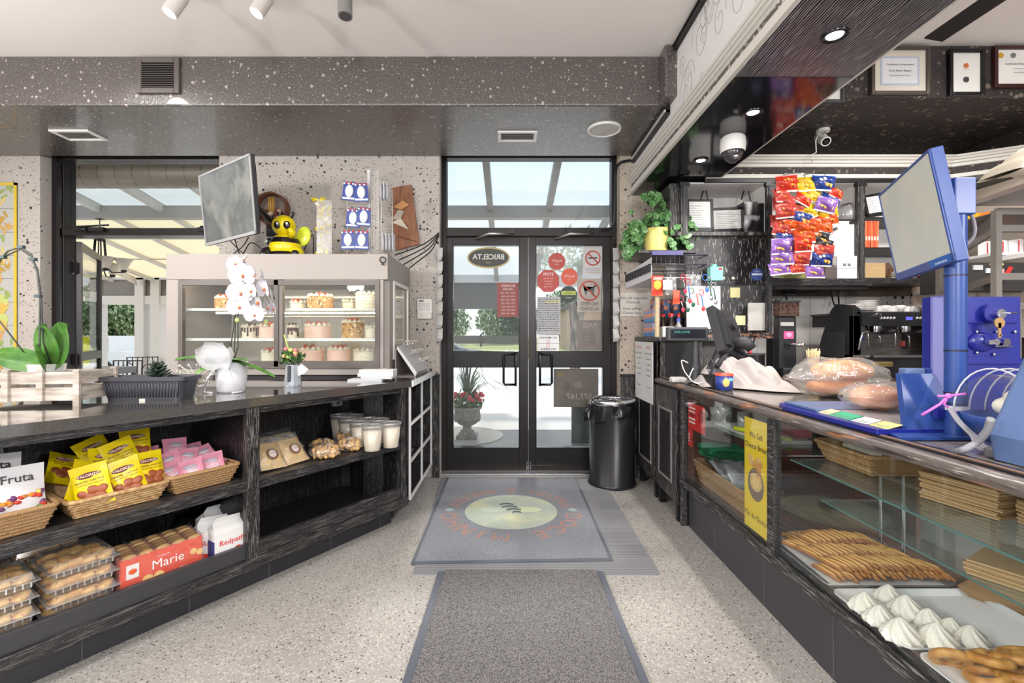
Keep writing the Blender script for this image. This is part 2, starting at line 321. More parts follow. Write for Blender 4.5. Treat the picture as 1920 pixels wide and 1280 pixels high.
# ---- entrance: frame with transom light
def rect_frame(b, x0, x1, z0, z1, t, y0, y1, m, tb=None, tt=None):
    tb = t if tb is None else tb; tt = t if tt is None else tt
    b.box(x0, x0+t, y0, y1, z0, z1, m); b.box(x1-t, x1, y0, y1, z0, z1, m)
    b.box(x0+t, x1-t, y0, y1, z0, z0+tb, m); b.box(x0+t, x1-t, y0, y1, z1-tt, z1, m)
b = B(); b.box(-.6, -.555, 4.15, 4.25, 0, 2.83, BRZ); b.box(.905, .95, 4.15, 4.25, 0, 2.83, BRZ); b.box(-.555, .905, 4.15, 4.25, 2.785, 2.83, BRZ)
b.box(-.555, .905, 4.13, 4.25, 2.09, 2.165, BRZ)
fr = stru('window_1', b, bevel=.004)
b = B(); b.box(-.555, .905, 4.20, 4.206, 2.165, 2.785, GLASS); mesh('transom_glass', b, fr)
def leaf(name, x0, x1, g0, g1, hx, flip):
    b = B(); y0, y1 = 4.165, 4.215
    b.box(x0, g0, y0, y1, .012, 2.085, BRZ); b.box(g1, x1, y0, y1, .012, 2.085, BRZ)
    for z0, z1 in ((.012, .218), (.937, 1.072), (2.018, 2.085)): b.box(g0, g1, y0, y1, z0, z1, BRZ)
    for z0, z1 in ((.218, .937), (1.072, 2.018)): rect_frame(b, g0-.002, g1+.002, z0-.002, z1+.002, .008, y0-.006, y1, BLKG)
    d = stru(name, b, bevel=.002)
    for nm, z0, z1 in (('lower_glass', .218, .937), ('upper_glass', 1.072, 2.018)):
        g = B(); g.box(g0, g1, 4.188, 4.194, z0, z1, GLASS); mesh(nm, g, d)
    h = B(); a = hx; q = flip*.105
    h.tube([(a, 4.165, 1.06), (a, 4.11, 1.06), (a, 4.10, 1.05), (a, 4.10, .79), (a, 4.11, .78), (a, 4.165, .78)], .011, BLKG, 8)
    h.tube([(a, 4.12, 1.055), (a+q*.9, 4.12, 1.055), (a+q, 4.12, 1.04), (a+q, 4.12, .8), (a+q*.9, 4.12, .785), (a, 4.12, .785)], .011, BLKG, 8)
    mesh('handle', h, d)
    cl = B(); xx = -.2 if flip < 0 else .5
    cl.box(xx, xx+.24, 4.09, 4.135, 2.105, 2.15, BLKG); cl.tube([(xx+.2, 4.1, 2.1), (xx+.02, 4.02, 2.085), (xx-.1, 4.15, 2.07)], .009, ALU, 6)
    mesh('door_closer', cl, d)
    k = B(); kk = x1-.012 if flip < 0 else x0+.014; k.cyl((kk, 4.16, .03), (kk, 4.16, .1), .006, CHR, n=8); mesh('bolt', k, d)
    return d
leaf('door_1', -.555, .168, -.502, .09, .055, -1)
leaf('door_2', .172, .905, .235, .832, .268, 1)
# ---- left opening with folding door
b = B(); b.box(-4.04, -3.93, 4.14, 4.26, 0, 2.83, BRZ); b.box(-3.93, -2.45, 4.14, 4.26, 2.77, 2.83, BRZ); b.box(-3.93, -2.45, 4.12, 4.26, 2.095, 2.16, BRZ); b.box(-2.497, -2.44, 4.14, 4.26, 0, 2.83, BRZ)
b.box(-3.97, -3.94, 4.11, 4.14, 0, 2.83, BLKG)
wf = stru('window_2', b, bevel=.004)
b = B(); b.box(-3.93, -2.497, 4.2, 4.206, 2.16, 2.77, GLASS); mesh('window_pane', b, wf)
for x in (-3.8, -2.72):
    b = B(); b.box(x, x+.26, 4.09, 4.12, 2.125, 2.16, BLKG); b.ball((x+.1, 4.085, 2.14), .024, BLKG); b.tube([(x+.02, 4.1, 2.165), (x+.3, 4.1, 2.18)], .008, BLKG); mesh('latch', b, wf)
b = B(); T = Matrix.Translation((-3.92, 4.27, 0)) @ Matrix.Rotation(math.radians(122), 4, 'Z'); b.T = T
for x0, x1 in ((0, .055), (.86, .915)): b.box(x0, x1, -.02, .02, .02, 2.07, BRZ)
for z0, z1 in ((.02, .2), (2.01, 2.07), (.98, 1.06)): b.box(.055, .86, -.02, .02, z0, z1, BRZ)
dl = stru('door_3', b)
b = B(T); b.box(.055, .86, -.003, .003, .2, 2.01, GLASS); mesh('glass_pane', b, dl)
for z in (1.83, 1.0):
    b = B(); b.cyl((-3.935, 4.24, z-.06), (-3.935, 4.24, z+.06), .016, BLKG); b.box(-3.97, -3.9, 4.225, 4.235, z-.05, z+.05, BRZ); mesh('hinge', b, dl)
# ---- ceiling / soffit fittings
VM = P(92, 84, 82, .5)
t = thing('return_air_grille', 'square dark louvred grille on the speckled fascia', 'grille', (px(297, 3.14), 3.15, 2.83))
b = B(); X0, X1, Z0, Z1 = px(257, 3.14), px(337, 3.14), pz(175, 3.14), pz(108, 3.14); rect_frame(b, X0, X1, Z0, Z1, .034, 3.13, 3.15, VM); mesh('frame', b, t, bevel=.004)
b = B(); b.box(X0+.03, X1-.03, 3.148, 3.15, Z0+.03, Z1-.03, BLK)
for i in range(11): b.cb(((X0+X1)/2, 3.14, Z0+.045+i*(Z1-Z0-.09)/10), (X1-X0-.07, .014, .003), VM, (.7, 0, 0))
mesh('louvres', b, t)
for nm, x, y, lab in (('ceiling_diffuser', px(148, 3.6), 3.6, 'white rectangular air diffuser in the soffit above the left window'), ('ceiling_diffuser', px(970, 3.62), 3.62, 'white rectangular air diffuser in the soffit above the doors')):
    t = thing(nm, lab, 'vent', (x, y, 2.745), group='white ceiling diffusers')
    b = B(); rect_frame(b.__class__() if 0 else b, x-.14, x+.14, 0, 0, 0, 0, 0, WHT) if 0 else None
    for a in ((-.15, .15, -.09, -.065), (-.15, .15, .065, .09), (-.15, -.125, -.065, .065), (.125, .15, -.065, .065)): b.box(x+a[0], x+a[1], y+a[2], y+a[3], 2.742, 2.757, WHT)
    mesh('frame', b, t, bevel=.003)
    b = B(); b.box(x-.125, x+.125, y-.065, y+.065, 2.755, 2.757, BLK)
    for i in range(6): b.cb((x, y-.053+i*.021, 2.75), (.25, .012, .002), ALU, (.6, 0, 0))
    mesh('blades', b, t)
t = thing('ceiling_speaker', 'round white speaker flush in the soffit right of the diffuser', 'speaker', (px(1133, 3.5), 3.5, 2.74))
x = px(1133, 3.5); b = B(); b.lathe([(.125, .017), (.125, .004), (.118, 0), (.108, .001), (.106, .008)], (x, 3.5, 2.74), WHT, 36); mesh('rim', b, t)
b = B(); b.lathe([(.107, .006), (.05, .003), (.001, .002)], (x, 3.5, 2.74), mat('speaker_mesh', c(214, 210, 206), .6, layers=[('v', 400, (1, 1, 1), 0, .8, c(140, 136, 132), .1)]), 36); mesh('grille', b, t)
# track lights
LENS = mat('lamp_lens', c(255, 250, 240), .3, emis=(1, .97, .9, 1), es=14)
t = thing('track_rail', 'slim white lighting track on the ceiling', 'lighting track', (-1.3, 2.4, 3.07)); b = B(); b.box(-2.6, -.3, 2.44, 2.475, 3.068, 3.09, WHT); mesh('rail', b, t); b = B(); b.box(-.34, -.3, 2.435, 2.48, 3.064, 3.09, WHT); mesh('end_feed', b, t)
for i, (p, q, colr, lab) in enumerate(((328, 10, P(196, 190, 186, .4), 'leftmost of the three spotlights at the top'), (490, 10, P(190, 184, 180, .4), 'middle of the three spotlights at the top'), (647, 12, P(120, 118, 116, .35), 'rightmost grey spotlight at the top of the picture'))):
    o = at(p, q, 2.4); t = thing('track_spotlight', lab, 'spotlight', (o.x, 2.4, 2.86), group='track spotlights')
    a = V((-.35, -.25, -.9) if i < 2 else (.05, -.1, -1)).normalized()
    b = B(); b.cyl(o-a*.06, o+a*.055, .036, colr, n=20); b.lathe([(.036, 0), (.03, .02), (.001, .025)], (0, 0, 0), colr, 20, True, Matrix.Translation(o-a*.06) @ (-a).to_track_quat('Z', 'Y').to_matrix().to_4x4()); mesh('lamp_head', b, t)
    b = B(); b.cyl(o+a*.05, o+a*.0565, .029, LENS if i < 2 else P(70, 70, 70, .2), n=20); mesh('lens', b, t)
    b = B(); b.tube([(o.x, 2.45, 3.07), (o.x, 2.44, 3.0), (o.x+.01, 2.42, o.z+.04)], .008, colr); b.box(o.x-.05, o.x+.05, 2.435, 2.48, 3.03, 3.07, colr); mesh('bracket', b, t)
    lamp('SPOT', 'track_light_beam', o+a*.07, 12 if i < 2 else 5, WARM, spot_size=1.6, spot_blend=.6, shadow_soft_size=.03, rot=a.to_track_quat('-Z', 'Y').to_euler())
for i, (x, y, lab) in enumerate(((1.307, 1.885, 'recessed downlight in the black beam nearest the camera'), (1.316, 2.535, 'recessed downlight in the black beam beside the dome camera'), (1.316, 3.227, 'recessed downlight at the far end of the black beam'))):
    t = thing('downlight', lab, 'downlight', (x, y, 2.41), group='recessed downlights in the beam')
    b = B(); b.lathe([(.05, .01), (.05, .003), (.045, 0), (.034, .003), (.03, .009)], (x, y, 2.41), P(60, 58, 60, .2, .8), 28); mesh('trim_ring', b, t)
    b = B(); b.lathe([(.03, .006), (.001, .004)], (x, y, 2.41), LENS, 20); mesh('bulb', b, t)
    lamp('SPOT', 'downlight_beam', (x, y, 2.405), 34, (1, .96, .92), spot_size=2.1, spot_blend=.7, shadow_soft_size=.03)
# dome camera
o = at(1374, 262, 2.85); t = thing('dome_camera', 'white dome security camera hanging under the black beam', 'security camera', (o.x, o.y, 2.3))
b = B(); b.lathe([(.06, .12), (.07, .11), (.074, .07), (.07, .03), (.066, .025)], (o.x, o.y, 2.3), WHT, 28); mesh('housing', b, t)
b = B(); b.lathe([(.056, .035), (.054, .01), (.042, -.015), (.022, -.033), (.001, -.038)], (o.x, o.y, 2.3), mat('smoked_dome', c(70, 68, 72), .05, .3), 24); mesh('dome', b, t)
b = B(); b.ball((o.x, o.y-.038, 2.29), .018, CHR); mesh('lens', b, t)
# bullet camera
o = at(1543, 262, 3.5); t = thing('bullet_camera', 'small white bullet security camera below the black soffit', 'security camera', (o.x, o.y, 2.62))
b = B(); b.cyl((o.x, 3.5, 2.75), (o.x, 3.5, 2.73), .045, WHT); b.tube([(o.x+.01, 3.5, 2.73), (o.x+.01, 3.48, 2.70), o+V((0, .03, .02))], .014, WHT); mesh('mount', b, t)
b = B(); d = V((-.15, -.75, -.5)).normalized(); b.cyl(o-d*.08, o+d*.06, .034, WHT, n=18); mesh('body', b, t)
b = B(); b.cyl(o+d*.058, o+d*.064, .026, BLKG, n=18); b.cyl(o+d*.06, o+d*.066, .012, CHR, n=12); mesh('lens', b, t)
b = B(); b.tube([(o.x-.03, 3.5, 2.74), (o.x-.06, 3.49, 2.66), (o.x-.05, 3.5, 2.58), (o.x-.09, 3.5, 2.56), (o.x-.06, 3.53, 2.52)], .004, WHT); mesh('cable', b, t)
# ceiling fan (only blade tips are in the frame)
t = thing('ceiling_fan', 'black ceiling fan blades in the top right corner', 'fan', (2.25, 1.95, 2.75))
b = B(); b.cyl((2.25, 1.95, 2.72), (2.25, 1.95, 2.84), .09, BLK, n=20); b.cyl((2.25, 1.95, 2.84), (2.25, 1.95, 3.09), .014, BLK); mesh('motor', b, t)
for k in range(5):
    b = B(Matrix.Translation((2.25, 1.95, 2.77)) @ Matrix.Rotation(k*2*PI/5+.35, 4, 'Z')); b.cb((.3, 0, 0), (.44, .1, .008), BLK, (.15, 0, 0)); mesh('blade', b, t)
# certificates on the fascia
def certificate(x0, y0, x1, y1, lab, fcol, matc, lines, seal=None, border=False):
    Y = 3.02; X0, X1, Z0, Z1 = px(x0, Y), px(x1, Y), pz(y1, Y), pz(y0, Y); cx = (X0+X1)/2; cz = (Z0+Z1)/2
    t = thing('framed_certificate', lab, 'certificate', (cx, 3.03, Z0), group='framed certificates')
    b = B(); rect_frame(b, X0, X1, Z0, Z1, .022, 3.005, 3.034, fcol); mesh('frame', b, t, bevel=.004)
    b = B(); b.box(X0+.02, X1-.02, 3.02, 3.026, Z0+.02, Z1-.02, WHT if not border else P(222, 214, 200)); w0 = X1-X0; h0 = Z1-Z0
    if border: rect_frame(b, cx-w0*.33, cx+w0*.33, cz-h0*.3, cz+h0*.3, .012, 3.018, 3.02, P(186, 196, 216)); b.box(cx-w0*.3, cx+w0*.3, 3.0185, 3.02, cz-h0*.27, cz+h0*.27, P(228, 230, 234))
    T = lambda z: FR((cx, 3.0165, z))
    for s, z, sz in lines: b.text(s, T(cz+z), sz, P(60, 60, 64))
    if seal: 
        for (sx_, sz_, r, cl) in seal: b.cyl((cx+sx_, 3.0185, cz+sz_), (cx+sx_, 3.0165, cz+sz_), r, cl, n=20)
    mesh('document', b, t)
certificate(1632, 88, 1742, 178, 'wide framed certificate with blue border in pale mat', P(92, 84, 78, .3, .4), None, [('Certificate of Achievement', .04, .016), ('Doce Minho Bakery', 0, .018), ('for outstanding bakery products', -.03, .01)], None, True)
certificate(1778, 93, 1844, 180, 'narrow black-framed certificate with an autumn leaf and dark seal', BLKG, None, [('is presented to', .02, .008), ('with honour', -.03, .008)], [(0, .045, .016, P(206, 120, 60)), (0, -.045, .018, P(60, 62, 66)), (0, -.045, .0, P(60, 62, 66))])
certificate(1862, 87, 1960, 165, 'dark red-framed certificate with gold seal at the right edge', P(60, 30, 28, .3), None, [('Certificate of Recognition', .02, .018), ('is hereby granted to', -.01, .01), ('Pastry & Bakery', -.035, .012)], [(-.12, .075, .017, P(206, 160, 40)), (-.04, .075, .017, P(120, 118, 120))])
certificate(1512, 110, 1582, 194, 'framed certificate partly hidden behind the black beam', P(50, 50, 52), None, [])
# ================================================================ OUTSIDE
CONC = mat('driveway_concrete', c(236, 226, 221), .8, layers=[('n', 1.3, (1, 1, 1), .3, .8, c(244, 236, 231))]); GSTR = mat('grey_ground_strip', c(120, 118, 120), .8, layers=[('n', 8, (1, 5, 1), .3, .7, c(142, 140, 142))])
GRASS = mat('lawn', c(150, 158, 84), .9, layers=[('n', 6, (1, 1, 1), .3, .7, c(190, 182, 128))])
b = B(); b.box(-30, 30, 4.34, 27, -.1, -.03, CONC)
b.box(-3.4, 3.9, 4.34, 6.15, -.03, -.015, GSTR); stru('floor_outside', b)  # darker grey strip of ground just outside the doors
b = B(); b.add([(-40, 26, -.2), (40, 26, -.2), (40, 26.1, .3), (-40, 26.1, .3), (40, 48, .75), (-40, 48, .75), (40, 90, .8), (-40, 90, .8)], [(0, 1, 2, 3), (3, 2, 4, 5), (5, 4, 6, 7)], GRASS); tag(stru('floor_lawn', b))
# sunroom: rafters, purlin, eave, panels
RF = lambda y: 3.16-(y-4.3)*.172
b = B(); GREY = P(150, 148, 145, .5); LGR = P(208, 204, 198, .5)
for x in (-7.6, -6.8, -6.0, -5.2, -4.4, -3.6, -2.8, -1.95, -1.1, -.24, .5, 1.3, 2.1):
    b.add([(x+dx, y, RF(y)+dz) for y in (4.3, 9.05) for dx in (-.035, .035) for dz in (-.1, 0)], [(0, 1, 3, 2), (4, 6, 7, 5), (0, 4, 5, 1), (2, 3, 7, 6), (0, 2, 6, 4), (1, 5, 7, 3)], GREY if x > -1.5 else LGR)
b.box(-8, 2.4, 5.92, 6.06, RF(6)-.16, RF(6)-.01, GREY)
b.box(-8, 2.4, 4.3, 4.36, 3.02, 3.3, GREY)
stru('trim_6', b)
SHD = bpy.data.materials.new('cream_shade_fabric'); SHD.use_nodes = True; N = SHD.node_tree.nodes; L = SHD.node_tree.links; N.clear()
o_ = N.new('ShaderNodeOutputMaterial'); d_ = N.new('ShaderNodeBsdfDiffuse'); d_.inputs[0].default_value = c(236, 222, 190); t_ = N.new('ShaderNodeBsdfTranslucent'); t_.inputs[0].default_value = c(240, 222, 180); x_ = N.new('ShaderNodeMixShader'); x_.inputs[0].default_value = .55
L.new(d_.outputs[0], x_.inputs[1]); L.new(t_.outputs[0], x_.inputs[2]); L.new(x_.outputs[0], o_.inputs[0])
FROST = clear('frosted_roof_glass', (.97, .99, 1, 1), .05, .3, (.9, .93, .95, 1), .25); RGL = clear('roof_glass', (.93, .97, 1, 1), .04, .05, (.9, .9, .9, 1), .05)
def roof_sheet(b, x0, x1, y0, y1, m, dz=.01): b.add([(x0, y0, RF(y0)+dz), (x1, y0, RF(y0)+dz), (x1, y1, RF(y1)+dz), (x0, y1, RF(y1)+dz)], [(0, 1, 2, 3)], m)
b = B(); roof_sheet(b, -1.5, 2.4, 4.3, 6, RGL); roof_sheet(b, -8, -1.5, 4.3, 6, clear('milky_roof_glass', (.95, .97, .95, 1), .04, .3, (.9, .92, .86, 1), .35)); roof_sheet(b, -1.1, 2.4, 6, 9.05, FROST); g = stru('ceiling_sunroom', b)
b = B(); roof_sheet(b, -8, -1.1, 6.06, 8.9, SHD, -.05)
for y in (6.9, 7.8): b.cyl((-8, y, RF(y)-.07), (-1.1, y, RF(y)-.07), .012, P(190, 182, 168))
mesh('roller_shade', b, g)
# far sunroom wall
b = B(); EH = RF(9.0)
b.box(-8, -1.3, 8.95, 9.15, 2.29, EH+.02, LGR); b.box(-8, -1.3, 9.0, 9.1, 1.98, 2.29, mat('smoked_upper_glass', c(98, 92, 86), .3, layers=[('n', 1.5, (1, 1, 1), .4, .6, c(122, 116, 108))])); b.box(-8, -1.3, 8.97, 9.13, 1.72+.1, 1.98, LGR)
for x in (-8.0, -7.15, -6.85, -5.6, -4.3, -3.0, -1.45): b.box(x, x+.17, 8.95, 9.15, -.03, EH, LGR)
b.box(-6.85, -6.5, 9.0, 9.1, -.03, .8, LGR)
for x0, x1 in ((-8, -6.9), (-5.5, -3.0)): b.box(x0, x1, 9.02, 9.08, -.03, .35, LGR)
b.box(-1.2, .35, 8.95, 9.15, EH-.12, EH+.03, P(214, 214, 214, .5)); b.box(-1.2, .1, 9.0, 9.1, EH-.62, EH-.12, P(108, 106, 106, .6))
b.box(-1.3, -1.1, 8.95, 9.15, -.03, EH, LGR)
b.box(.5, 2.4, 8.95, 9.15, EH-.2, EH+.03, P(220, 218, 216, .5))
stru('wall_sunroom', b)
b = B(); b.add([(px(147, 5.2), 5.2, pz(462, 5.2)), (px(255, 8.9), 8.9, pz(520, 8.9)), (px(258, 8.9), 8.9, pz(536, 8.9)), (px(149, 5.2), 5.2, pz(478, 5.2)), (px(147, 5.2)-.1, 5.2, pz(462, 5.2)), (px(255, 8.9)-.1, 8.9, pz(520, 8.9))], [(0, 1, 2, 3), (0, 4, 5, 1)], LGR); stru('trim_7', b)
# spiral duct
b = B(); 
def ductf(u, v):
    a = u*2*PI; return V((-6+v*4.2, 4.72+.15*math.cos(a), 2.85+.15*math.sin(a)))
DUCT = mat('spiral_duct', c(150, 140, 130), .4, .5); b.grid(ductf, 28, 2, DUCT, True, True)
for k in range(26):
    pts = [(-6+.17*k-.12*i/12, 4.72+.152*math.cos(i/12*2*PI), 2.85+.152*math.sin(i/12*2*PI)) for i in range(13)]; b.tube(pts, .0035, P(116, 106, 98, .4, .5), 4)
one('spiral_duct', b, 'round spiral metal duct under the sunroom roof', 'duct')
# chandelier
o = at(187, 402, 6.0); t = thing('chandelier', 'dark bronze chandelier with frosted bell shades in the sunroom', 'chandelier', (o.x, 6, 1.9))
b = B(); b.cyl((o.x, 6, RF(6)-.16), (o.x, 6, o.z), .05, BRZ); b.tube([(o.x, 6, o.z), (o.x, 6, pz(448, 6))], .006, BRZ); mesh('chain', b, t)
zt = pz(448, 6); zb = pz(486, 6); b = B()
for k in range(6): a = k*PI/3; b.tube([(o.x+.05*math.cos(a), 6+.05*math.sin(a), zt), (o.x+.07*math.cos(a), 6+.07*math.sin(a), zb)], .008, BRZ)
b.cyl((o.x, 6, zb), (o.x, 6, zb+.02), .075, BRZ); b.cyl((o.x, 6, zt), (o.x, 6, zt-.02), .06, BRZ); mesh('cage', b, t)
SHG = mat('frosted_shade', c(214, 204, 188), .5)
for (p, q, dy) in ((198, 492, -.12), (211, 505, .1), (232, 496, .0)):
    s = at(p, q, 6+dy); a = B(); a.tube([(o.x, 6, zb), ((o.x+s.x)/2, 6+dy/2, s.z-.1), (s.x, 6+dy, s.z-.1)], .008, BRZ); a.cyl((s.x, s.y, s.z-.1), (s.x, s.y, s.z-.06), .03, BRZ); mesh('arm', a, t)
    a = B(); a.lathe([(.03, -.07), (.05, -.03), (.07, .02), (.1, .07), (.097, .072), (.045, -.03), (.02, -.06)], s, SHG, 20); mesh('shade', a, t)
# foliage builder
def leafy(b, cen, rad, n, size, m1, m2, rnd):
    for m, k in ((m1, n//2), (m2, n-n//2)):
        vs = []; fs = []
        for i in range(k):
            d = V((rnd.gauss(0, 1), rnd.gauss(0, 1), rnd.gauss(0, 1))).normalized()*rnd.uniform(.55, 1.05)
            p = V(cen)+V((d.x*rad[0], d.y*rad[1], d.z*rad[2])); R = Euler((rnd.uniform(0, 6), rnd.uniform(0, 6), rnd.uniform(0, 6))).to_matrix(); s = size*rnd.uniform(.6, 1.4); j = len(vs)
            vs += [p+R @ V(q) for q in ((-s, 0, 0), (0, -s*.45, .1*s), (s, 0, 0), (0, s*.45, .1*s))]; fs.append((j, j+1, j+2, j+3))
        b.add(vs, fs, m)
TG = [mat('tree_leaf_a', c(110, 132, 88), .7), mat('tree_leaf_b', c(186, 200, 156), .7), mat('tree_leaf_c', c(64, 82, 58), .7)]; BARK = mat('bark', c(150, 136, 122), .9, layers=[('n', 8, (1, 1, .2), .4, .6, c(96, 86, 78))])
TLAB = ['round leafy tree behind the yellow bin, seen through the open door', 'leafy tree between the sunroom post and the glass door', 'bushy tree seen through the sunroom glass door', 'tree far left beyond the sunroom', 'leafy tree above the parked car', 'dense tree behind the red notice on the left door', 'leafy tree behind the handwritten letter', 'tree behind the no pets sign', 'tree at the far right beyond the doors']
rnd = random.Random(5); proto = None
TP = [(-26, 31), (-20.8, 30), (-15.4, 30), (-31.5, 31), (-6, 38), (-.6, 40), (4.8, 41), (10.3, 38), (15.6, 40), (-11, 35.5)]
TLAB.append('tree standing behind the cake display case glass')
for i, (x, y) in enumerate(TP):
    if proto is None:
        t = thing('leafy_tree', TLAB[i], 'tree', (x, y, .2), 0, 'trees across the road')
        b = B(); [leafy(b, cc, rr, nn, .16, TG[0], TG[1], rnd) for cc, rr, nn in (((0, 0, 3.2), (2.3, 1.6, 1.8), 1800), ((-1.5, .2, 2.1), (1.5, 1.1, 1.2), 900), ((1.6, -.3, 2.3), (1.5, 1.1, 1.3), 900), ((0, .4, 1.5), (2.2, 1, 1.0), 800))]; leafy(b, (0, .5, 2.6), (1.9, 1, 2.0), 1200, .3, TG[2], TG[2], rnd); mesh('crown', b, t, local=True)
        b = B(); b.tube([(0, 0, -.4), (.1, 0, 1), (0, 0, 2.5)], [.2, .17, .1], BARK, 8); mesh('trunk', b, t, local=True); proto = t
    else: dup(proto, (x, y, .2), rnd.uniform(0, 6), TLAB[i])
# near pale trunk seen through the right leaf
t = thing('bare_tree', 'pale forked tree trunk seen between the door stickers', 'tree', (px(1076, 17), 17, -.03)); b = B(); x = px(1078, 17)
b.tube([(x, 17, -.1), (x, 17, 1), (x-.05, 17, 2.0), (x-.35, 17, 3.6)], [.2, .17, .15, .1], BARK, 10); b.tube([(x, 17, 1.2), (x+.3, 17, 2.2), (x+.5, 17, 3.6)], [.14, .1, .07], BARK, 8); mesh('trunk', b, t)
b = B(); leafy(b, (x-.1, 17, 4.3), (1.7, 1, .9), 900, .12, TG[0], TG[1], rnd); mesh('crown', b, t)
# building far right
b = B(); X0 = px(1062, 30); b.box(X0, X0+6, 30, 34, 0, 2.9, mat('brick_wall', c(160, 110, 86), .8, layers=[('b', 4, (1, 1, 2), .3, .6, c(190, 160, 140), 2)])); 
t = thing('brick_house', 'low brick house beyond the lawn', 'house', (X0+3, 32, 0)); mesh('walls', b, t)
b = B(); b.prism([(-.3, -.3), (6.3, -.3), (6.3, 4.3), (-.3, 4.3)], 2.9, 3.1, P(90, 80, 76), Matrix.Translation((X0, 30, 0))); mesh('roof', b, t)
for k in range(3): b = B(); b.box(X0+.8+k*1.8, X0+1.6+k*1.8, 29.97, 30.0, 1.0, 2.1, P(214, 214, 214)); b.box(X0+.87+k*1.8, X0+1.53+k*1.8, 29.96, 29.97, 1.07, 2.03, BLKG); mesh('window', b, t)
# fence by the trees
t = thing('wooden_fence', 'low dark fence at the back of the lawn', 'fence', (-4, 34, .5)); b = B(); b.box(-14, 1, 32, 32.05, .7, 1.25, P(92, 86, 80)); mesh('boards', b, t)
for k in range(6): b = B(); b.box(-14+k*3, -13.85+k*3, 31.92, 32, .5, 1.35, P(80, 74, 70)); mesh('post', b, t)
# car
t = thing('parked_car', 'grey car parked at the kerb, seen through the left door', 'car', (-3.45, 24, -.03)); cb_ = mat('car_paint', c(92, 98, 112), .2, .4)
prof = [(-2.2, .25), (-2.15, .62), (-1.5, .78), (-.95, 1.15), (.5, 1.18), (1.2, .82), (2.1, .7), (2.2, .3)]
b = B(Matrix.Translation((-3.5, 24, -.25)) @ Matrix.Rotation(PI/2, 4, 'X')); b.prism(prof, -.85, .85, cb_); mesh('body', b, t, bevel=.08)
b = B(Matrix.Translation((-3.5, 24, -.25)) @ Matrix.Rotation(PI/2, 4, 'X')); b.prism([(-1.3, .8), (-.85, 1.1), (.45, 1.12), (1.0, .82)], -.86, .86, BLKG); mesh('windows', b, t)
for x in (-1.35, 1.35):
    for y in (-.85, .68): b = B(); b.cyl((-3.5+x, 24+y, .06), (-3.5+x, 24+y+.17, .06), .31, BLK, n=20); b.cyl((-3.5+x, 24+y-.005, .06), (-3.5+x, 24+y, .06), .2, ALU, n=16); mesh('wheel', b, t)
# stone urn with dracaena and red flowers
STN = mat('urn_stone', c(150, 146, 142), .8, layers=[('n', 30, (1, 1, 1), .4, .6, c(124, 120, 118))])
o = V((px(876, 5.6), 5.6, -.015)); t = thing('stone_urn', 'grey stone urn holding spiky grass and red flowers outside', 'planter', o)
s = 1.0; b = B(); b.box(o.x-.12, o.x+.12, 5.48, 5.72, -.0, .04, STN); b.lathe([(.1, .04), (.085, .08), (.05, .11), (.05, .14), (.11, .17), (.15, .24), (.155, .3), (.15, .33), (.175, .35), (.175, .37), (.14, .37)], (o.x, 5.6, 0), STN, 24)
for k in range(14): a = k*2*PI/14; b.ball((o.x+.14*math.cos(a), 5.6+.14*math.sin(a), .25), (.022, .022, .06), STN, n=8, k=5)
mesh('bowl', b, t)
b = B(); leafy(b, (o.x, 5.6, .43), (.19, .17, .09), 260, .035, LEAFD, LEAF, rnd); mesh('foliage', b, t)
b = B(); RED = P(206, 36, 60, .6)
for k in range(26): b.ball((o.x+rnd.uniform(-.19, .19), 5.6+rnd.uniform(-.17, .1), .5+rnd.uniform(-.05, .04)), (.03, .03, .022), RED, n=7, k=4)
mesh('flowers', b, t)
b = B()
for k in range(34):
    a = rnd.uniform(0, 2*PI); r = rnd.uniform(.1, .75) if math.cos(a) > -.2 else rnd.uniform(.05, .3); h = rnd.uniform(.2, .46)*(1.25-r); pts = []; 
    for i in range(6): q = i/5; pts.append(V((o.x+math.cos(a)*r*q, 5.6+math.sin(a)*r*.5*q, .45+h*math.sin(q*2.2)*1.2-(r*.25*q*q))))
    nrm = V((-math.sin(a), math.cos(a), 0))
    vs = []; 
    for i, p in enumerate(pts): wv = .014*(1-(i/5)**2)+.001; vs += [p-nrm*wv, p+nrm*wv]
    b.add(vs, [(2*i, 2*i+1, 2*i+3, 2*i+2) for i in range(5)], LEAF if k % 2 else LEAFD)
mesh('spiky_leaves', b, t)
b = B(); b.cyl((px(862, 5.9), 5.75, -.03), (px(862, 5.9), 5.75, .0), .55, P(170, 166, 162, .8), n=40); one('round_paver', b, 'round pale stone step under the urn', 'paving')
# A-frame board outside right
b = B(); b.box(px(1072, 5.3), px(1108, 5.3), 5.28, 5.34, 0, .42, P(78, 84, 84)); one('outdoor_board', b, 'dark green-grey board standing outside behind the bin', 'board')
# yellow bin and patio table and chairs in the sunroom
YEL = mat('yellow_plastic', c(236, 226, 10), .5)
for (x, y, lab) in ((px(163, 11), 11, 'bright yellow bin standing outside beyond the sunroom'),):
    t = thing('yellow_bin', lab, 'bin', (x, y, -.03)); b = B(); b.prism([(-.17, -.15), (.17, -.15), (.2, .15), (-.2, .15)], 0, 1.0, YEL, Matrix.Translation((x, y, -.03))); mesh('body', b, t); b = B(); b.box(x-.2, x+.2, y-.2, y+.2, .97, 1.2, YEL); mesh('lid', b, t, bevel=.03)
t = thing('patio_table', 'dark metal patio table in the sunroom', 'table', (px(170, 5.6), 5.6, -.03)); X = px(165, 5.6)
b = B(); b.box(X-.32, X+.3, 5.3, 5.95, .75, .83, P(120, 122, 122, .3)); mesh('tabletop', b, t)
for dx in (-.3, .27):
    for dy in (5.32, 5.9): b = B(); b.box(X+dx, X+dx+.035, dy, dy+.035, -.03, .75, BLK); mesh('leg', b, t)
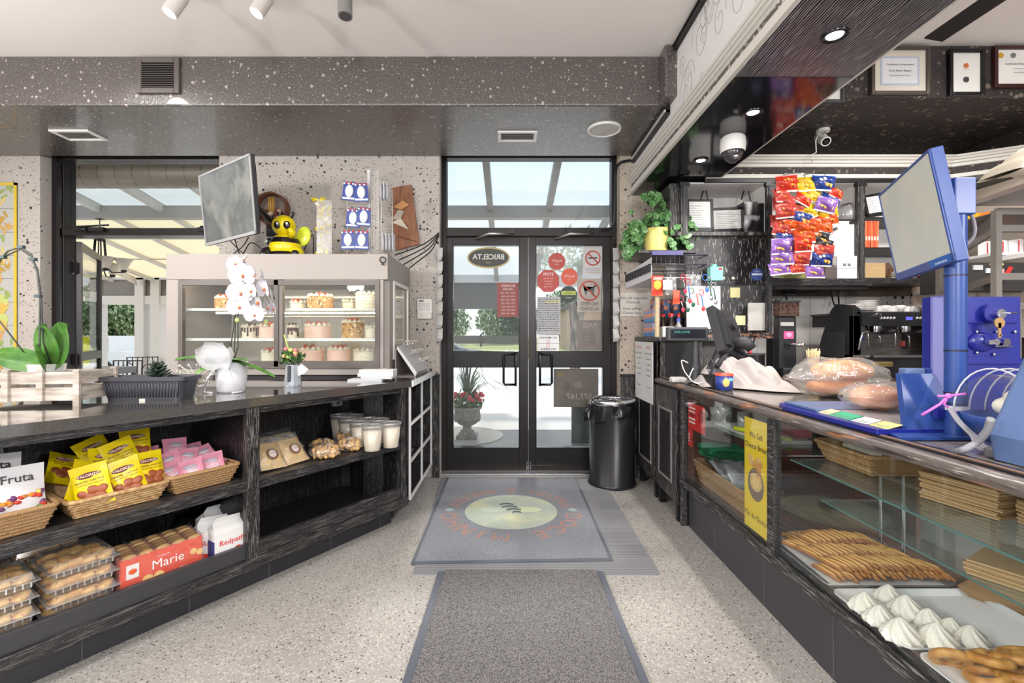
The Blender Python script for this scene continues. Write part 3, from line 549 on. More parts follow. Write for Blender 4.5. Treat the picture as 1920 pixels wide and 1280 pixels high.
def patio_chair(x, y, lab, p0=None):
    t = thing('patio_chair', lab, 'chair', (x, y, -.03), 0, 'metal patio chairs'); M = P(60, 60, 62, .4)
    b = B(); b.box(-.2, .2, -.2, .2, .44, .46, M); mesh('seat', b, t, local=True)
    b = B(); b.tube([(-.2, .2, .46), (-.2, .22, .9), (.2, .22, .9), (.2, .2, .46)], .012, M); [b.tube([(-.13+k*.065, .2, .46), (-.13+k*.065, .22, .9)], .007, M, 5) for k in range(5)]; mesh('backrest', b, t, local=True)
    for sx_ in (-.19, .19):
        for sy in (-.19, .19): b = B(); b.tube([(sx_, sy, .44), (sx_*1.1, sy*1.1, 0)], .011, M); mesh('leg', b, t, local=True)
    return t
pc = patio_chair(px(215, 6.3), 6.3, 'metal patio chair left of the succulent'); dup(pc, (px(262, 7.4), 7.4, -.03), .5, 'metal patio chair behind the succulent'); 
# white van / wall with lettering beyond
t = thing('white_van', 'white van parked beyond the sunroom windows', 'van', (px(205, 13), 13.4, -.03)); X0, X1 = px(150, 13), px(262, 13)
b = B(); b.box(X0-2, X1, 12.5, 14.2, .2, .8, P(216, 216, 214, .4)); b.box(X0+.3, X0+1.35, 12.5, 14.2, .8, 1.22, P(226, 226, 224, .4)); b.text('P', FR((px(247, 12.5), 12.49, .45)), .3, BLK, mir=True); b.text('a.', FR((px(231, 12.5), 12.49, .42)), .2, BLK, mir=True); mesh('body', b, t, bevel=.0)
b = B(); b.box(X0+.38, X0+1.2, 12.48, 12.5, .82, 1.15, P(120, 128, 130, .15)); mesh('windows', b, t)
for x in (X0, X1-.6): b = B(); b.cyl((x, 12.46, .28), (x, 12.7, .28), .3, BLK, n=18); mesh('wheel', b, t)
print('B ok')
# ================================================================ LEFT COUNTER (local frame: u along the front, v into the counter)
D = V((.5391, .8422, 0)); NV = V((-.8422, .5391, 0))
LT = Matrix(((D.x, NV.x, 0, -2.61), (D.y, NV.y, 0, 0), (0, 0, 1, 0), (0, 0, 0, 1)))
LI = LT.inverted()
def lu(p): 
    q = LI @ V((p[0], p[1], 0)); return q.x, q.y
UE = lu((-.642, 3.075))[0]     # u of the right-hand corner
def lux(pxx, v=0):
    Y = (2.61+v/.8422)*FP/(1518-pxx); return lu((px(pxx, Y), Y))[0]
U0 = 1.2; US = lux(477); UR = lux(757)
cnt = thing('shelf_counter', 'long black wood shelf counter with granite top on the left', 'counter', (-1.6, 2.1, 0), math.atan2(.8422, .5391))
WU = wood_along('counter_grain_u', (1.4, 40, 40), (28, 27, 30), (108, 104, 100), .55)
# granite top (follows the counter, then the short leg to the wall)
b = B(); P0 = LT @ V((U0, 0, 0)); P1 = LT @ V((U0, .75, 0))
yb = 3.2; xb = .64*yb-3.513+.02
b.prism([(P0.x, P0.y), (-.642, 3.075), (-.642, 3.99), (-.825, 3.99), (-.825, yb), (xb, yb), (P1.x, P1.y)], .876, .92, GRAN); mesh('worktop', b, cnt, bevel=.005)
b = B(LT)
b.box(U0, UE-.09, .09, .12, 0, .11, KICK)
for k in range(7): b.box(U0+.1+k*.36, U0+.104+k*.36, .088, .09, 0, .11, P(86, 84, 84))
b.T = I4; b.box(-.80, -.775, 3.12, 3.98, 0, .11, KICK); mesh('plinth', b, cnt)
b = B(LT); b.box(U0, UE-.02, .02, .045, .165, .234, GRAY); b.box(US+.02, UR-.02, .018, .044, .165, .236, WU); mesh('lower_board', b, cnt, bevel=.002)
b = B(LT); b.box(U0, UE-.02, .005, .045, .112, .165, WU); mesh('bottom_rail', b, cnt, bevel=.003)
b = B(LT); b.box(U0, US-.02, .01, .56, .486, .533, WU); mesh('shelf', b, cnt, bevel=.003)
b = B(LT); b.box(US+.02, UR-.02, .01, .56, .486, .533, WU); mesh('shelf', b, cnt, bevel=.003)
b = B(LT); b.box(U0, US-.02, .045, .56, .15, .165, BLKW); mesh('bottom_panel', b, cnt)
b = B(LT); b.box(US+.02, UR-.02, .045, .56, .15, .165, BLKW); mesh('bottom_panel', b, cnt)
b = B(LT); b.box(U0, US-.02, .56, .58, .11, .876, BLKW); b.box(US-.02, UE-.04, .56, .58, .11, .876, BLKW); mesh('back_panel', b, cnt)
for nm, u, w_ in (('divider', US, .03), ('divider', UR+.005, .017)):
    b = B(LT); b.box(u-w_, u+w_, .006, .045, .11, .876, WCAP); b.box(u-.02, u+.012, .045, .56, .11, .876, BLKW if u < 2.6 else BLKW); mesh(nm, b, cnt, bevel=.003)
b = B(LT); b.box(U0, UE-.02, .02, .04, .845, .877, WU); mesh('top_rail', b, cnt)
# cubby end facing the aisle, with pale lit edges
LED = mat('pale_edge_strip', c(236, 234, 232), .3, .2)
b = B(); X = -.665
b.box(-.95, X, 3.1, 3.12, .11, .876, BLKW); b.box(-.95, X, 3.52, 3.545, .13, .876, BLKW); b.box(-.95, X, 3.97, 3.99, .11, .876, WCAP); b.box(-.97, -.95, 3.12, 3.99, .11, .876, BLKW)
for z in (.13, .373, .62): b.box(-.95, X, 3.12, 3.97, z-.012, z+.01, BLKW)
mesh('cubby_box', b, cnt)
b = B()
for y in (3.1, 3.525, 3.95): b.box(X, X+.012, y, y+.022, .13, .876, LED)
for z in (.12, .365, .612): b.box(X, X+.011, 3.12, 3.96, z, z+.02, LED)
b.box(-.64, -.632, 3.08, 3.99, .878, .918, LED); mesh('edge_strips', b, cnt)
# power outlet
p = V((lux(640, .5), .555, .80)); b = B(LT); b.box(p.x-.035, p.x+.035, .535, .56, .73, .83, P(190, 186, 184)); b.box(p.x-.014, p.x+.014, .53, .536, .74, .77, P(120, 118, 116)); b.box(p.x-.014, p.x+.014, .53, .536, .785, .815, P(120, 118, 116)); mesh('power_outlet', b, cnt)
b = B(); b.box(-.93, -.7, 3.2, 3.42, .385, .392, P(120, 122, 126)); one('flyer', b, 'grey flyer lying in the middle cubby by the entrance', 'paper')
b = B(); b.box(-.93, -.7, 3.6, 3.8, .632, .64, P(170, 172, 176)); one('booklet', b, 'pale booklet in the top cubby by the entrance', 'paper')
# ---- baskets
def basket_geo(b, w, d, h, m, fl=.03, wall=.012, mrim=None):
    for (r0, z0, r1, z1) in ((0, 0, 1, 1),):
        o = [(-w/2+fl, -d/2+fl, 0), (w/2-fl, -d/2+fl, 0), (w/2-fl, d/2-fl, 0), (-w/2+fl, d/2-fl, 0), (-w/2, -d/2, h), (w/2, -d/2, h), (w/2, d/2, h), (-w/2, d/2, h)]
        b.add(o, [(3, 2, 1, 0)]+[(i, (i+1) % 4, 4+(i+1) % 4, 4+i) for i in range(4)], m)
        i_ = [(x*(1-2*wall/w), y*(1-2*wall/d), max(z, .008)) for x, y, z in o]
        b.add(i_, [(0, 1, 2, 3)]+[(4+i, 4+(i+1) % 4, (i+1) % 4, i) for i in range(4)], m)
def basket(lab, u, v, w, d, h, grp=None, T=None, rows=7, m=None, rot=0):
    m = m or WICK
    loc = (LT @ V((u, v, 0))) if T is None else V((u, v, 0)); loc.z = T[0] if T else .533
    rz = (math.atan2(D.y, D.x) if T is None else T[1])+rot
    t = thing('wicker_basket', lab, 'basket', loc, rz, grp)
    b = B(); basket_geo(b, w, d, h, m)
    for k in range(rows):
        q = (k+.5)/rows; f = .03*(1-q); x = w/2-f; y = d/2-f; z = q*h
        n = 22; pts = []
        for i in range(n*4):
            s, a = divmod(i, n); a = a/n*2-1; wv = .0022*(1 if (i+k) % 2 else -1)
            pts.append([(a*x, -y-wv, z), (x+wv, a*y, z), (-a*x, y+wv, z), (-x-wv, -a*y, z)][s])
        b.tube(pts, .0042, m, 5, True)
    mesh('weave', b, t, local=True)
    b = B(); pts = []
    for cx, cy, a0 in ((w/2-.02, -d/2+.02, -90), (w/2-.02, d/2-.02, 0), (-w/2+.02, d/2-.02, 90), (-w/2+.02, -d/2+.02, 180)):
        pts += [(cx+.022*math.cos(math.radians(a0+k*30)), cy+.022*math.sin(math.radians(a0+k*30)), h) for k in range(4)]
    b.tube(pts, .0085, m, 7, True); mesh('rim', b, t, local=True)
    return t
WICK2 = mat('pale_wicker', c(206, 172, 124), .65, layers=[('n', 60, (1, 1, 1), .4, .6, c(176, 134, 88))])
basket('wicker basket of white bags at the left end of the middle shelf', 1.77, .22, .35, .36, .085)
basket('orange-rimmed wicker basket of yellow chestnut bags', 2.135, .25, .32, .38, .07, m=WICK2)
basket('wicker basket heaped with pink packets on the middle shelf', 2.44, .235, .28, .36, .08)
# ---- pouch: a filled bag with crimped ends; u across, z up, thickness along y
def pouch_geo(b, w, h, th, m, n=9, crimp=.02, wob=.004, seed=0, m2=None):
    r = random.Random(seed)
    ph = r.uniform(0, 6)
    def f(s):
        def g(u, v):
            x = (u-.5)*w; z = v*h; e = (math.sin(PI*u)**.5)*(math.sin(PI*min(1, max(0, (v*h-crimp)/(h-2*crimp))))**.6 if crimp < v*h < h-crimp else 0)
            pin = 1-.05*math.sin(PI*v)
            return V((x*pin, s*(th/2*e+.0006)+wob*math.sin(9*u+7*v+ph)*e, z))
        return g
    b.grid(f(-1), n, n, m); b.grid(f(1), n, n, m2 or m)
YB = mat('yellow_foil', c(236, 210, 12), .3); NUT = mat('chestnut', c(158, 84, 50), .4); BRN = P(96, 50, 24)
def nuts(b, pts, y, m, s=1):
    for x, z, a, r in pts: b.ball((x, y, z), (r*1.15*s, .006, r*.85*s), m, (0, a, 0), 12, 6)
def chestnut_bag():
    b = B(); pouch_geo(b, .115, .16, .03, YB, seed=2); b.T = Matrix.Translation((0, .0, -.006)) @ Matrix.Scale(.88, 4)
    F = FR((0, -.0165, 0))
    b.ball((0, -.010, .143), (.042, .006, .013), P(122, 60, 70)); b.text('VALORIZO', FR((0, -.0172, .143)), .016, P(240, 226, 190), bold=.01)
    b.text('ROASTED CHESTNUT', FR((0, -.0172, .119)), .0112, BRN, bold=.015, sx=.9); b.text('CHATAIGNES GRILLEES', FR((0, -.0185, .106)), .0098, BRN, sx=.9)
    nuts(b, [(-.03, .07, .3, .02), (0, .08, 0, .021), (.032, .074, -.4, .02), (-.012, .052, .5, .021), (.022, .05, .2, .02)], -.014, NUT)
    return b
tmp = chestnut_bag()
def place(o, T):
    o.matrix_basis = T; return o
def lplace(u, v, z, lean=0, yaw=0, roll=0):
    return LT @ Matrix.Translation((u, v, z)) @ Euler((lean, roll, yaw), 'ZYX').to_matrix().to_4x4()
def bags(proto_b, name, cat, grp, items, extra=None):
    p = None
    for (u, v, z, lean, yaw, roll, lab) in items:
        if p is None:
            o = mesh(name, proto_b, local=True); tag(o, lab, cat, grp); p = o
            if extra: extra(o)
        else: o = dup(p, label=lab)
        place(o, lplace(u, v, z, lean, yaw, roll))
items = []
CB = [(2.035, .15, .575, -.5, .35, .32, 'yellow chestnut bag at the left corner of its basket'),
      (2.065, .085, .565, -.3, -.5, -.1, 'yellow chestnut bag standing second from left in front'),
      (2.125, .10, .56, -.5, .3, .42, 'yellow chestnut bag leaning low at the front middle of the basket'),
      (2.18, .085, .565, -.3, -.25, -.2, 'tilted yellow chestnut bag in front, third along'),
      (2.25, .095, .575, -.35, .15, -.04, 'rightmost front yellow chestnut bag with nuts fully shown'),
      (2.21, .19, .63, -.4, -.15, -.28, 'yellow chestnut bag in the second row at the right'),
      (2.26, .28, .65, -.35, 0, .04, 'yellow chestnut bag standing highest at the back right'),
      (2.17, .31, .64, -.5, -.1, -.35, 'yellow chestnut bag at the back, left of the highest one'),
      (2.09, .26, .60, -.9, .2, .4, 'yellow chestnut bag lying slanted behind the front ones'),
      (2.03, .36, .61, -.9, .3, .3, 'yellow chestnut bag at the back left edge of the basket'),
      (2.13, .19, .61, -.5, -.1, .1, 'yellow chestnut bag in the middle behind the front row')]
bags(tmp, 'chestnut_bag', 'snack bag', 'yellow chestnut bags', CB)
WB = mat('white_pouch', c(226, 224, 226), .35)
b = B(); pouch_geo(b, .19, .2, .035, WB, seed=4); b.text('Fruta', FR((.02, -.0175, .155)), .04, BLK, bold=.01); b.text('frias', FR((-.045, -.014, .125)), .018, BLK)
for k in range(24):
    r = random.Random(k); b.ball((r.uniform(-.075, .085), -.0175, r.uniform(.055, .1)), (.011, .004, .007), [P(200, 60, 40), P(224, 140, 40), P(110, 60, 110), P(236, 200, 80), P(190, 120, 60)][k % 5], (0, r.uniform(-1, 1), 0), 8, 5)
b.cyl((.07, -.0155, .042), (.07, -.019, .042), .012, P(90, 130, 60), n=12)
bags(b, 'dried_fruit_bag', 'snack bag', 'white dried fruit bags', [(1.84, .10, .56, -.3, 0, 0, 'white fruit bag in front with colourful fruit picture'), (1.80, .2, .60, -.4, .05, .03, 'white pouch standing behind the front fruit bag'), (1.80, .29, .62, -.7, 0, -.08, 'white pouch at the very back of its basket'), (1.68, .13, .56, -.4, 0, .1, 'white pouch at the left edge of the picture')])
PK = mat('pink_foil', c(226, 150, 172), .35); PK2 = P(240, 206, 214)
b = B(); pouch_geo(b, .1, .105, .03, PK, seed=6); b.ball((0, -.012, .066), (.028, .006, .012), P(196, 190, 200)); b.text('VALORIZO', FR((0, -.0185, .066)), .010, P(110, 60, 80)); b.ball((0, -.01, .04), (.03, .009, .014), PK2); b.text('Almonds', FR((0, -.0195, .04)), .009, P(150, 70, 100))
r = random.Random(9); it = []
PL = ['at the front left', 'at the front middle', 'low at the front right', 'left behind the front ones', 'in the very middle of the heap', 'standing with its printed face out at the right', 'at the back left corner', 'at the back middle, highest', 'at the back right corner', 'lying flat at the front right edge', 'lying flat over the rim at the right', 'tucked at the far left back', 'tilted in the left row', 'lying at the front corner']
pos = [(2.34, .12, .57), (2.41, .11, .56), (2.50, .12, .57), (2.36, .19, .6), (2.43, .2, .6), (2.52, .2, .61), (2.35, .32, .61), (2.43, .33, .63), (2.51, .33, .61), (2.47, .10, .575), (2.53, .15, .6), (2.33, .36, .62), (2.32, .2, .59), (2.42, .10, .58)]
for (u, v, z), l in zip(pos, PL): it.append((u, v, z, r.uniform(-1.0, -.45) if 'flat' not in l else -1.45, r.uniform(-.5, .5), r.uniform(-.25, .25), 'pink sweets packet '+l+' of its basket'))
bags(b, 'pink_sweets_packet', 'snack bag', 'pink packets', it)
# ---- clamshell boxes of pastries
PAST = mat('pastry', c(210, 154, 82), .55, layers=[('n', 24, (1, 1, 1), .4, .56, c(236, 194, 122)), ('n', 45, (1, 1, 1), .58, .68, c(150, 92, 44))])
b = B(); w_, d_, h_ = .185, .21, .056
for z0, z1, f0, f1 in ((.002, .026, .008, 0), (.030, h_, 0, .008)):
    v8 = [(sx_*(w_/2-f), sy*(d_/2-f), z) for z, f in ((z0, f0), (z1, f1)) for sx_, sy in ((-1, -1), (1, -1), (1, 1), (-1, 1))]
    b.add(v8, [(i, (i+1) % 4, 4+(i+1) % 4, 4+i) for i in range(4)]+([(4, 5, 6, 7)] if z0 > .01 else [(3, 2, 1, 0)]), CLR)
CLR2 = clear('clamshell_rim', (1, 1, 1, 1), .25, .1, (.85, .85, .85, 1), .25)
b.prism([(-w_/2-.012, -d_/2-.012), (w_/2+.012, -d_/2-.012), (w_/2+.012, d_/2+.012), (-w_/2-.012, d_/2+.012)], .026, .028, CLR2)
for k in range(9): b.box(-w_/2+.012+k*.02, -w_/2+.016+k*.02, -d_/2-.001, -d_/2, .006, .024, CLR2)
def clam(o):
    r = random.Random(3)
    for i in range(4):
        for j in range(3):
            q = B(); x = -.066+i*.044; y = -.068+j*.065
            q.ball((x, y, .028), (.027, .034, .015), PAST, (r.uniform(-.5, .5), r.uniform(-.7, .7), r.uniform(0, 3)), 12, 7)
            mesh('pastry', q, o, local=True)
cl0 = None
def clamshell(u, v, z, yaw, lab):
    global cl0
    if cl0 is None: o = mesh('pastry_box', b, local=True); clam(o); cl0 = o; tag(o, lab, 'food box', 'clamshell pastry boxes')
    else: o = dup(cl0, label=lab)
    place(o, lplace(u, v, z, 0, yaw, 0))
rn = ['bottom', 'second', 'third', 'top']
for nm, u, v, z0, n in (('left stack at the picture edge', 1.795, .17, .166, 4), ('front stack right of the leftmost one', 2.02, .17, .166, 4), ('stack standing at the back of the shelf', 1.98, .42, .166, 4)):
    for k in range(n): clamshell(u+(.006 if k % 2 else 0), v, z0+k*.0575, (.03, -.02, .02, -.01)[k], '%s clear box of golden pastries in the %s' % (rn[k], nm))
b2 = b
# ---- Marie biscuit packs
ORG = mat('orange_wrap', c(228, 66, 20), .35); BIS = P(226, 186, 120); t0 = None
b = B(); b.box(-.145, .145, -.014, .014, 0, .165, ORG)
for k in range(5):
    for s in (-1, 1): b.ball((-.116+k*.058, 0, .165), (.03, .015, .012), P(216, 176, 120), n=12, k=5)
b.box(-.128, -.086, -.0158, -.0142, .085, .14, WHT); b.ball((-.107, -.015, .112), (.016, .002, .013), P(220, 90, 40))
for x, z in ((-.056, .06), (-.018, .06), (.11, .11), (.135, .1)): b.cyl((x, -.0145, z), (x, -.0165, z), .019 if x < .1 else .013, BIS, n=20)
b.text('Marie', FR((.015, -.0172, .108)), .052, WHT); b.text('SOCIAL MIX', FR((0, -.0162, .138)), .009, WHT); b.text('Maria', FR((.075, -.0162, .06)), .015, WHT); b.text('biscuits', FR((.075, -.0162, .045)), .01, WHT)
for x, z, w2 in ((-.1, .03, .05), (-.02, .025, .04), (.07, .02, .06)): b.ball((x, -.014, z*.5), (w2*.6, .003, .008), P(232, 210, 170), n=10, k=4)
SEC = ['front', 'second', 'third', 'fourth', 'backmost']
UM = (lux(232, .05)+lux(378, .05))/2
for k in range(5):
    if k == 0: o = mesh('biscuit_pack', b, local=True); q = B(); q.box(-.15, .15, -.0165, .0155, -.0, .172, FILM); mesh('film_wrap', q, o, local=True); m0 = o; tag(o, 'front orange multipack of Marie biscuits on the bottom shelf', 'biscuits', 'orange biscuit packs')
    else: o = dup(m0, label=SEC[k]+' orange biscuit multipack in the row behind the front one' if k > 1 else 'orange biscuit multipack directly behind the front one')
    place(o, lplace(UM+k*.004, .075+k*.036, .166, .0, (0, .02, -.02, .03, 0)[k], 0))
# ---- sugar bags
PAP = P(224, 222, 220, .6)
b = B(); b.prism([(-.072, -.045), (.072, -.045), (.072, .045), (-.072, .045)], 0, .155, PAP)
b.add([(-.072, -.045, .155), (.072, -.045, .155), (.072, .045, .155), (-.072, .045, .155), (-.06, 0, .19), (.065, 0, .185), (-.05, -.012, .215), (.055, -.012, .21)], [(0, 1, 5, 4), (2, 3, 4, 5), (3, 0, 4), (1, 2, 5), (4, 5, 7, 6)], PAP)
b.add([(-.0722, -.0455, .0), (.0722, -.0455, .0), (.0722, -.0455, .06), (.03, -.0457, .075), (-.02, -.0457, .055), (-.0722, -.0455, .07)], [(0, 1, 2, 3, 4, 5)], P(214, 52, 44)); b.box(-.0735, -.072, -.045, .045, .02, .12, P(50, 60, 120)); b.cyl((.005, -.0455, .04), (.005, -.047, .04), .022, P(80, 150, 100), n=20)
b.text('Redpath', FR((.003, -.0462, .105)), .033, P(214, 40, 44), bold=.012); b.text('sugar', FR((0, -.0475, .04)), .009, WHT)
for k, (p_, v, z, lab, yw) in enumerate(((424, .09, .165, 'white and red paper sugar bag with its name facing out', 0), (399, .14, .165, 'paper sugar bag partly behind the front sugar bag', -.25), (405, .28, .165, 'paper sugar bag at the back beside the biscuit packs', .1))):
    if k == 0: s0 = mesh('sugar_bag', b, local=True); tag(s0, lab, 'sugar bag', 'paper sugar bags'); o = s0
    else: o = dup(s0, label=lab)
    place(o, lplace(lux(p_, v), v, z, 0, yw, 0))
# ---- second bay: pasta bags, chips, tubs
NOOD = mat('noodle', c(222, 196, 146), .5, layers=[('w', 60, (1, 1, 0), .4, .6, c(196, 160, 104), 0)])
b = B(); pouch_geo(b, .13, .15, .06, NOOD, seed=8, wob=.006); b.ball((0, -.03, .07), (.03, .004, .032), P(120, 84, 62)); b.ball((0, -.033, .07), (.02, .004, .022), P(214, 200, 196)); b.text('Doce Minho', FR((0, -.0375, .07)), .007, BRN)
def film(o, w, h, th, seed):
    q = B(); pouch_geo(q, w, h, th, FILM, seed=seed); mesh('film_wrap', q, o, local=True)
NP = [(lux(515, .08), .08, 'front left bag of yellow noodles'), (lux(562, .08), .09, 'front right bag of yellow noodles'), (lux(512, .2), .22, 'bag of noodles in the second row, left'), (lux(558, .2), .23, 'bag of noodles in the second row, right'), (lux(515, .35), .36, 'backmost noodle bag at the left'), (lux(560, .33), .37, 'backmost noodle bag at the right')]
for k, (u, v, l) in enumerate(NP):
    if k == 0: n0 = mesh('noodle_bag', b, local=True); film(n0, .145, .185, .068, 3); tag(n0, l, 'pasta bag', 'clear bags of noodles'); o = n0
    else: o = dup(n0, label=l)
    place(o, lplace(u, v, .54, -.75 if k < 2 else -1.0, 0, (.05, -.06)[k % 2]))
CRI = mat('crisps', c(222, 176, 108), .5); b = B(); r = random.Random(4)
for k in range(60): b.ball((r.uniform(-.055, .055), r.uniform(-.035, .035), r.uniform(.01, .06)), (.016, .012, .004), CRI, (r.uniform(-1.5, 1.5), r.uniform(-1.5, 1.5), 0), 8, 4)
b.ball((0, -.035, .06), (.022, .005, .014), P(226, 216, 212)); b.ball((0, -.037, .06), (.014, .005, .008), P(120, 90, 80))
for k, (p_, v, l) in enumerate(((612, .07, 'front clear bag of golden crackers'), (655, .09, 'clear bag of crackers beside the white tubs'), (605, .2, 'dark-labelled bag of crackers behind the front one'), (650, .24, 'bag of crackers at the back of the tubs'), (600, .09, 'leftmost small bag of crackers by the noodles'))):
    if k == 0: n1 = mesh('cracker_bag', b, local=True); q = B(); q.ball((0, 0, .038), (.085, .06, .042), FILM, n=16, k=8); mesh('film_wrap', q, n1, local=True); tag(n1, l, 'snack bag', 'clear bags of crackers'); o = n1
    else: o = dup(n1, label=l)
    place(o, lplace(lux(p_, v), v, .535, 0, r.uniform(0, 3), 0))
TUB = mat('milky_tub', c(214, 202, 182), .4); t0 = None
CP = [((-.813, 2.784), 'front white tub in the left row'), ((-.920, 2.892), 'second white tub in the left row'), ((-1.035, 3.02), 'third white tub in the left row'), ((-1.14, 3.15), 'backmost white tub in the left row'), ((-.725, 2.87), 'front white tub in the right row by the end panel'), ((-.83, 2.99), 'second white tub in the right row'), ((-.945, 3.11), 'third white tub in the right row'), ((-1.05, 3.24), 'backmost white tub in the right row')]
for k, ((x, y), l) in enumerate(CP):
    if k == 0:
        t = thing('lidded_tub', l, 'tub', (x, y, .534), 0, 'white plastic tubs'); t0 = t
        q = B(); q.lathe([(.001, .002), (.042, .0), (.045, .004), (.056, .118), (.0, .12)], (0, 0, 0), TUB, 28); mesh('contents', q, t, local=True)
        q = B(); q.lathe([(.0435, 0), (.046, .004), (.0595, .142), (.058, .142)], (0, 0, 0), CLR, 28); mesh('cup', q, t, local=True)
        q = B(); q.lathe([(.062, .138), (.064, .146), (.0625, .152), (.058, .15), (.056, .146), (.001, .145)], (0, 0, 0), CLR2, 28); mesh('lid', q, t, local=True)
    else: dup(t0, (x, y, .534), label=l)
print('C ok')
# ================================================================ CAKE CASE
YC = 3.25
cx = lambda p: px(p, YC); cz = lambda q: pz(q, YC)
cc = thing('cake_display_case', 'tall stainless steel cake display case with sliding glass behind the counter', 'display case', (-1.6, 3.6, 0))
xl, xr, xg = cx(311), cx(727), cx(712); zt = 1.78
b = B(); b.box(xl, xr, YC, 3.98, cz(524), zt, STW); b.box(xl, cx(335), YC+.001, YC+.05, cz(700), cz(524), STW); b.box(xg, cx(719), YC, YC+.02, cz(700), cz(524), STW)
b.add([(xg, YC, .15), (xr, YC+.05, .15), (xr, YC+.05, zt), (xg, YC, zt)], [(0, 1, 2, 3)], STW)
b.box(xl, xr, YC+.004, 3.98, cz(703), cz(690), STW); b.box(xr-.03, xr-.0005, YC+.05, YC+.16, .9, cz(524), STW); b.box(xr-.03, xr-.0005, 3.86, 3.98, .9, cz(524), STW); b.box(xr-.03, xr, YC+.16, 3.86, .9, 1.06, STW)
b.box(xl, xl+.03, YC+.05, 3.98, .9, cz(524), STW)
mesh('body', b, cc, bevel=.004)
b = B(); b.box(xl, xr, YC+.03, 3.98, 0, cz(703), P(48, 42, 42, .5)); b.box(xl+.02, xg, YC+.02, YC+.03, .86, .9, P(150, 146, 142)); mesh('base', b, cc)
FRD = P(96, 88, 84, .4); b = B(); rect_frame(b, cx(336), cx(712), cz(690), cz(525), .03, YC-.012, YC+.02, FRD, .05, .035); b.box(cx(515), cx(523), YC-.012, YC+.02, 1.0, 1.6, FRD); b.box(cx(523), cx(530), YC-.004, YC+.03, 1.0, 1.6, P(120, 112, 106)); mesh('window_frame', b, cc)
b = B(); b.box(cx(342), cx(517), YC, YC+.005, 1.02, 1.57, GLASS); mesh('sliding_glass', b, cc)
b = B(); b.box(cx(522), cx(706), YC+.012, YC+.017, 1.02, 1.57, GLASS); mesh('sliding_glass', b, cc)
b = B(); rect_frame(b, YC+.14, YC+.62, 1.04, 1.61, .025, 0, .012, WHT); b.v = [V((xr+.001+p.y, p.x, p.z)) for p in b.v]; mesh('side_window_frame', b, cc)
b = B(); b.box(xr-.012, xr-.008, YC+.16, 3.86, 1.06, 1.598, GLASS); mesh('side_glass', b, cc)
b = B(); b.box(xl+.03, xr-.03, 3.95, 3.96, .99, 1.6, clear('case_back_glass', (1, 1, 1, 1), .05, .05, (.9, .88, .84, 1), .35)); mesh('back_glass', b, cc)
for z in (1.40, 1.19, .99):
    b = B(); b.box(xl+.04, xr-.04, YC+.05, 3.93, z-.008, z, P(214, 210, 200, .3)); b.box(xl+.04, xr-.04, YC+.04, YC+.05, z-.012, z+.006, P(226, 224, 218, .3)); mesh('shelf', b, cc)
b = B(); b.cyl((xl+.1, YC+.12, 1.585), (xr-.1, YC+.12, 1.585), .009, mat('case_lamp_tube', c(255, 240, 214), .4, emis=(1, .88, .7, 1), es=16)); mesh('lamp_tube', b, cc)
b = B(); b.cyl((xl+.1, YC+.4, 1.18), (xr-.1, YC+.4, 1.18), .006, mat('case_lamp_tube_low', c(255, 240, 214), .4, emis=(1, .88, .7, 1), es=12)); b.cyl((xl+.1, YC+.4, 1.39), (xr-.1, YC+.4, 1.39), .006, b.mats[0]); mesh('lamp_tube', b, cc)
lk = at(718, 487, 3.24); b = B(); b.tube([(lk.x+.02*math.cos(a*PI/8), 3.235, lk.z+.02*math.sin(a*PI/8)) for a in range(16)], .004, BLK, 5, True); b.cyl((lk.x, 3.24, lk.z-.03), (lk.x, 3.225, lk.z-.03), .008, BLK); mesh('key_ring', b, cc)
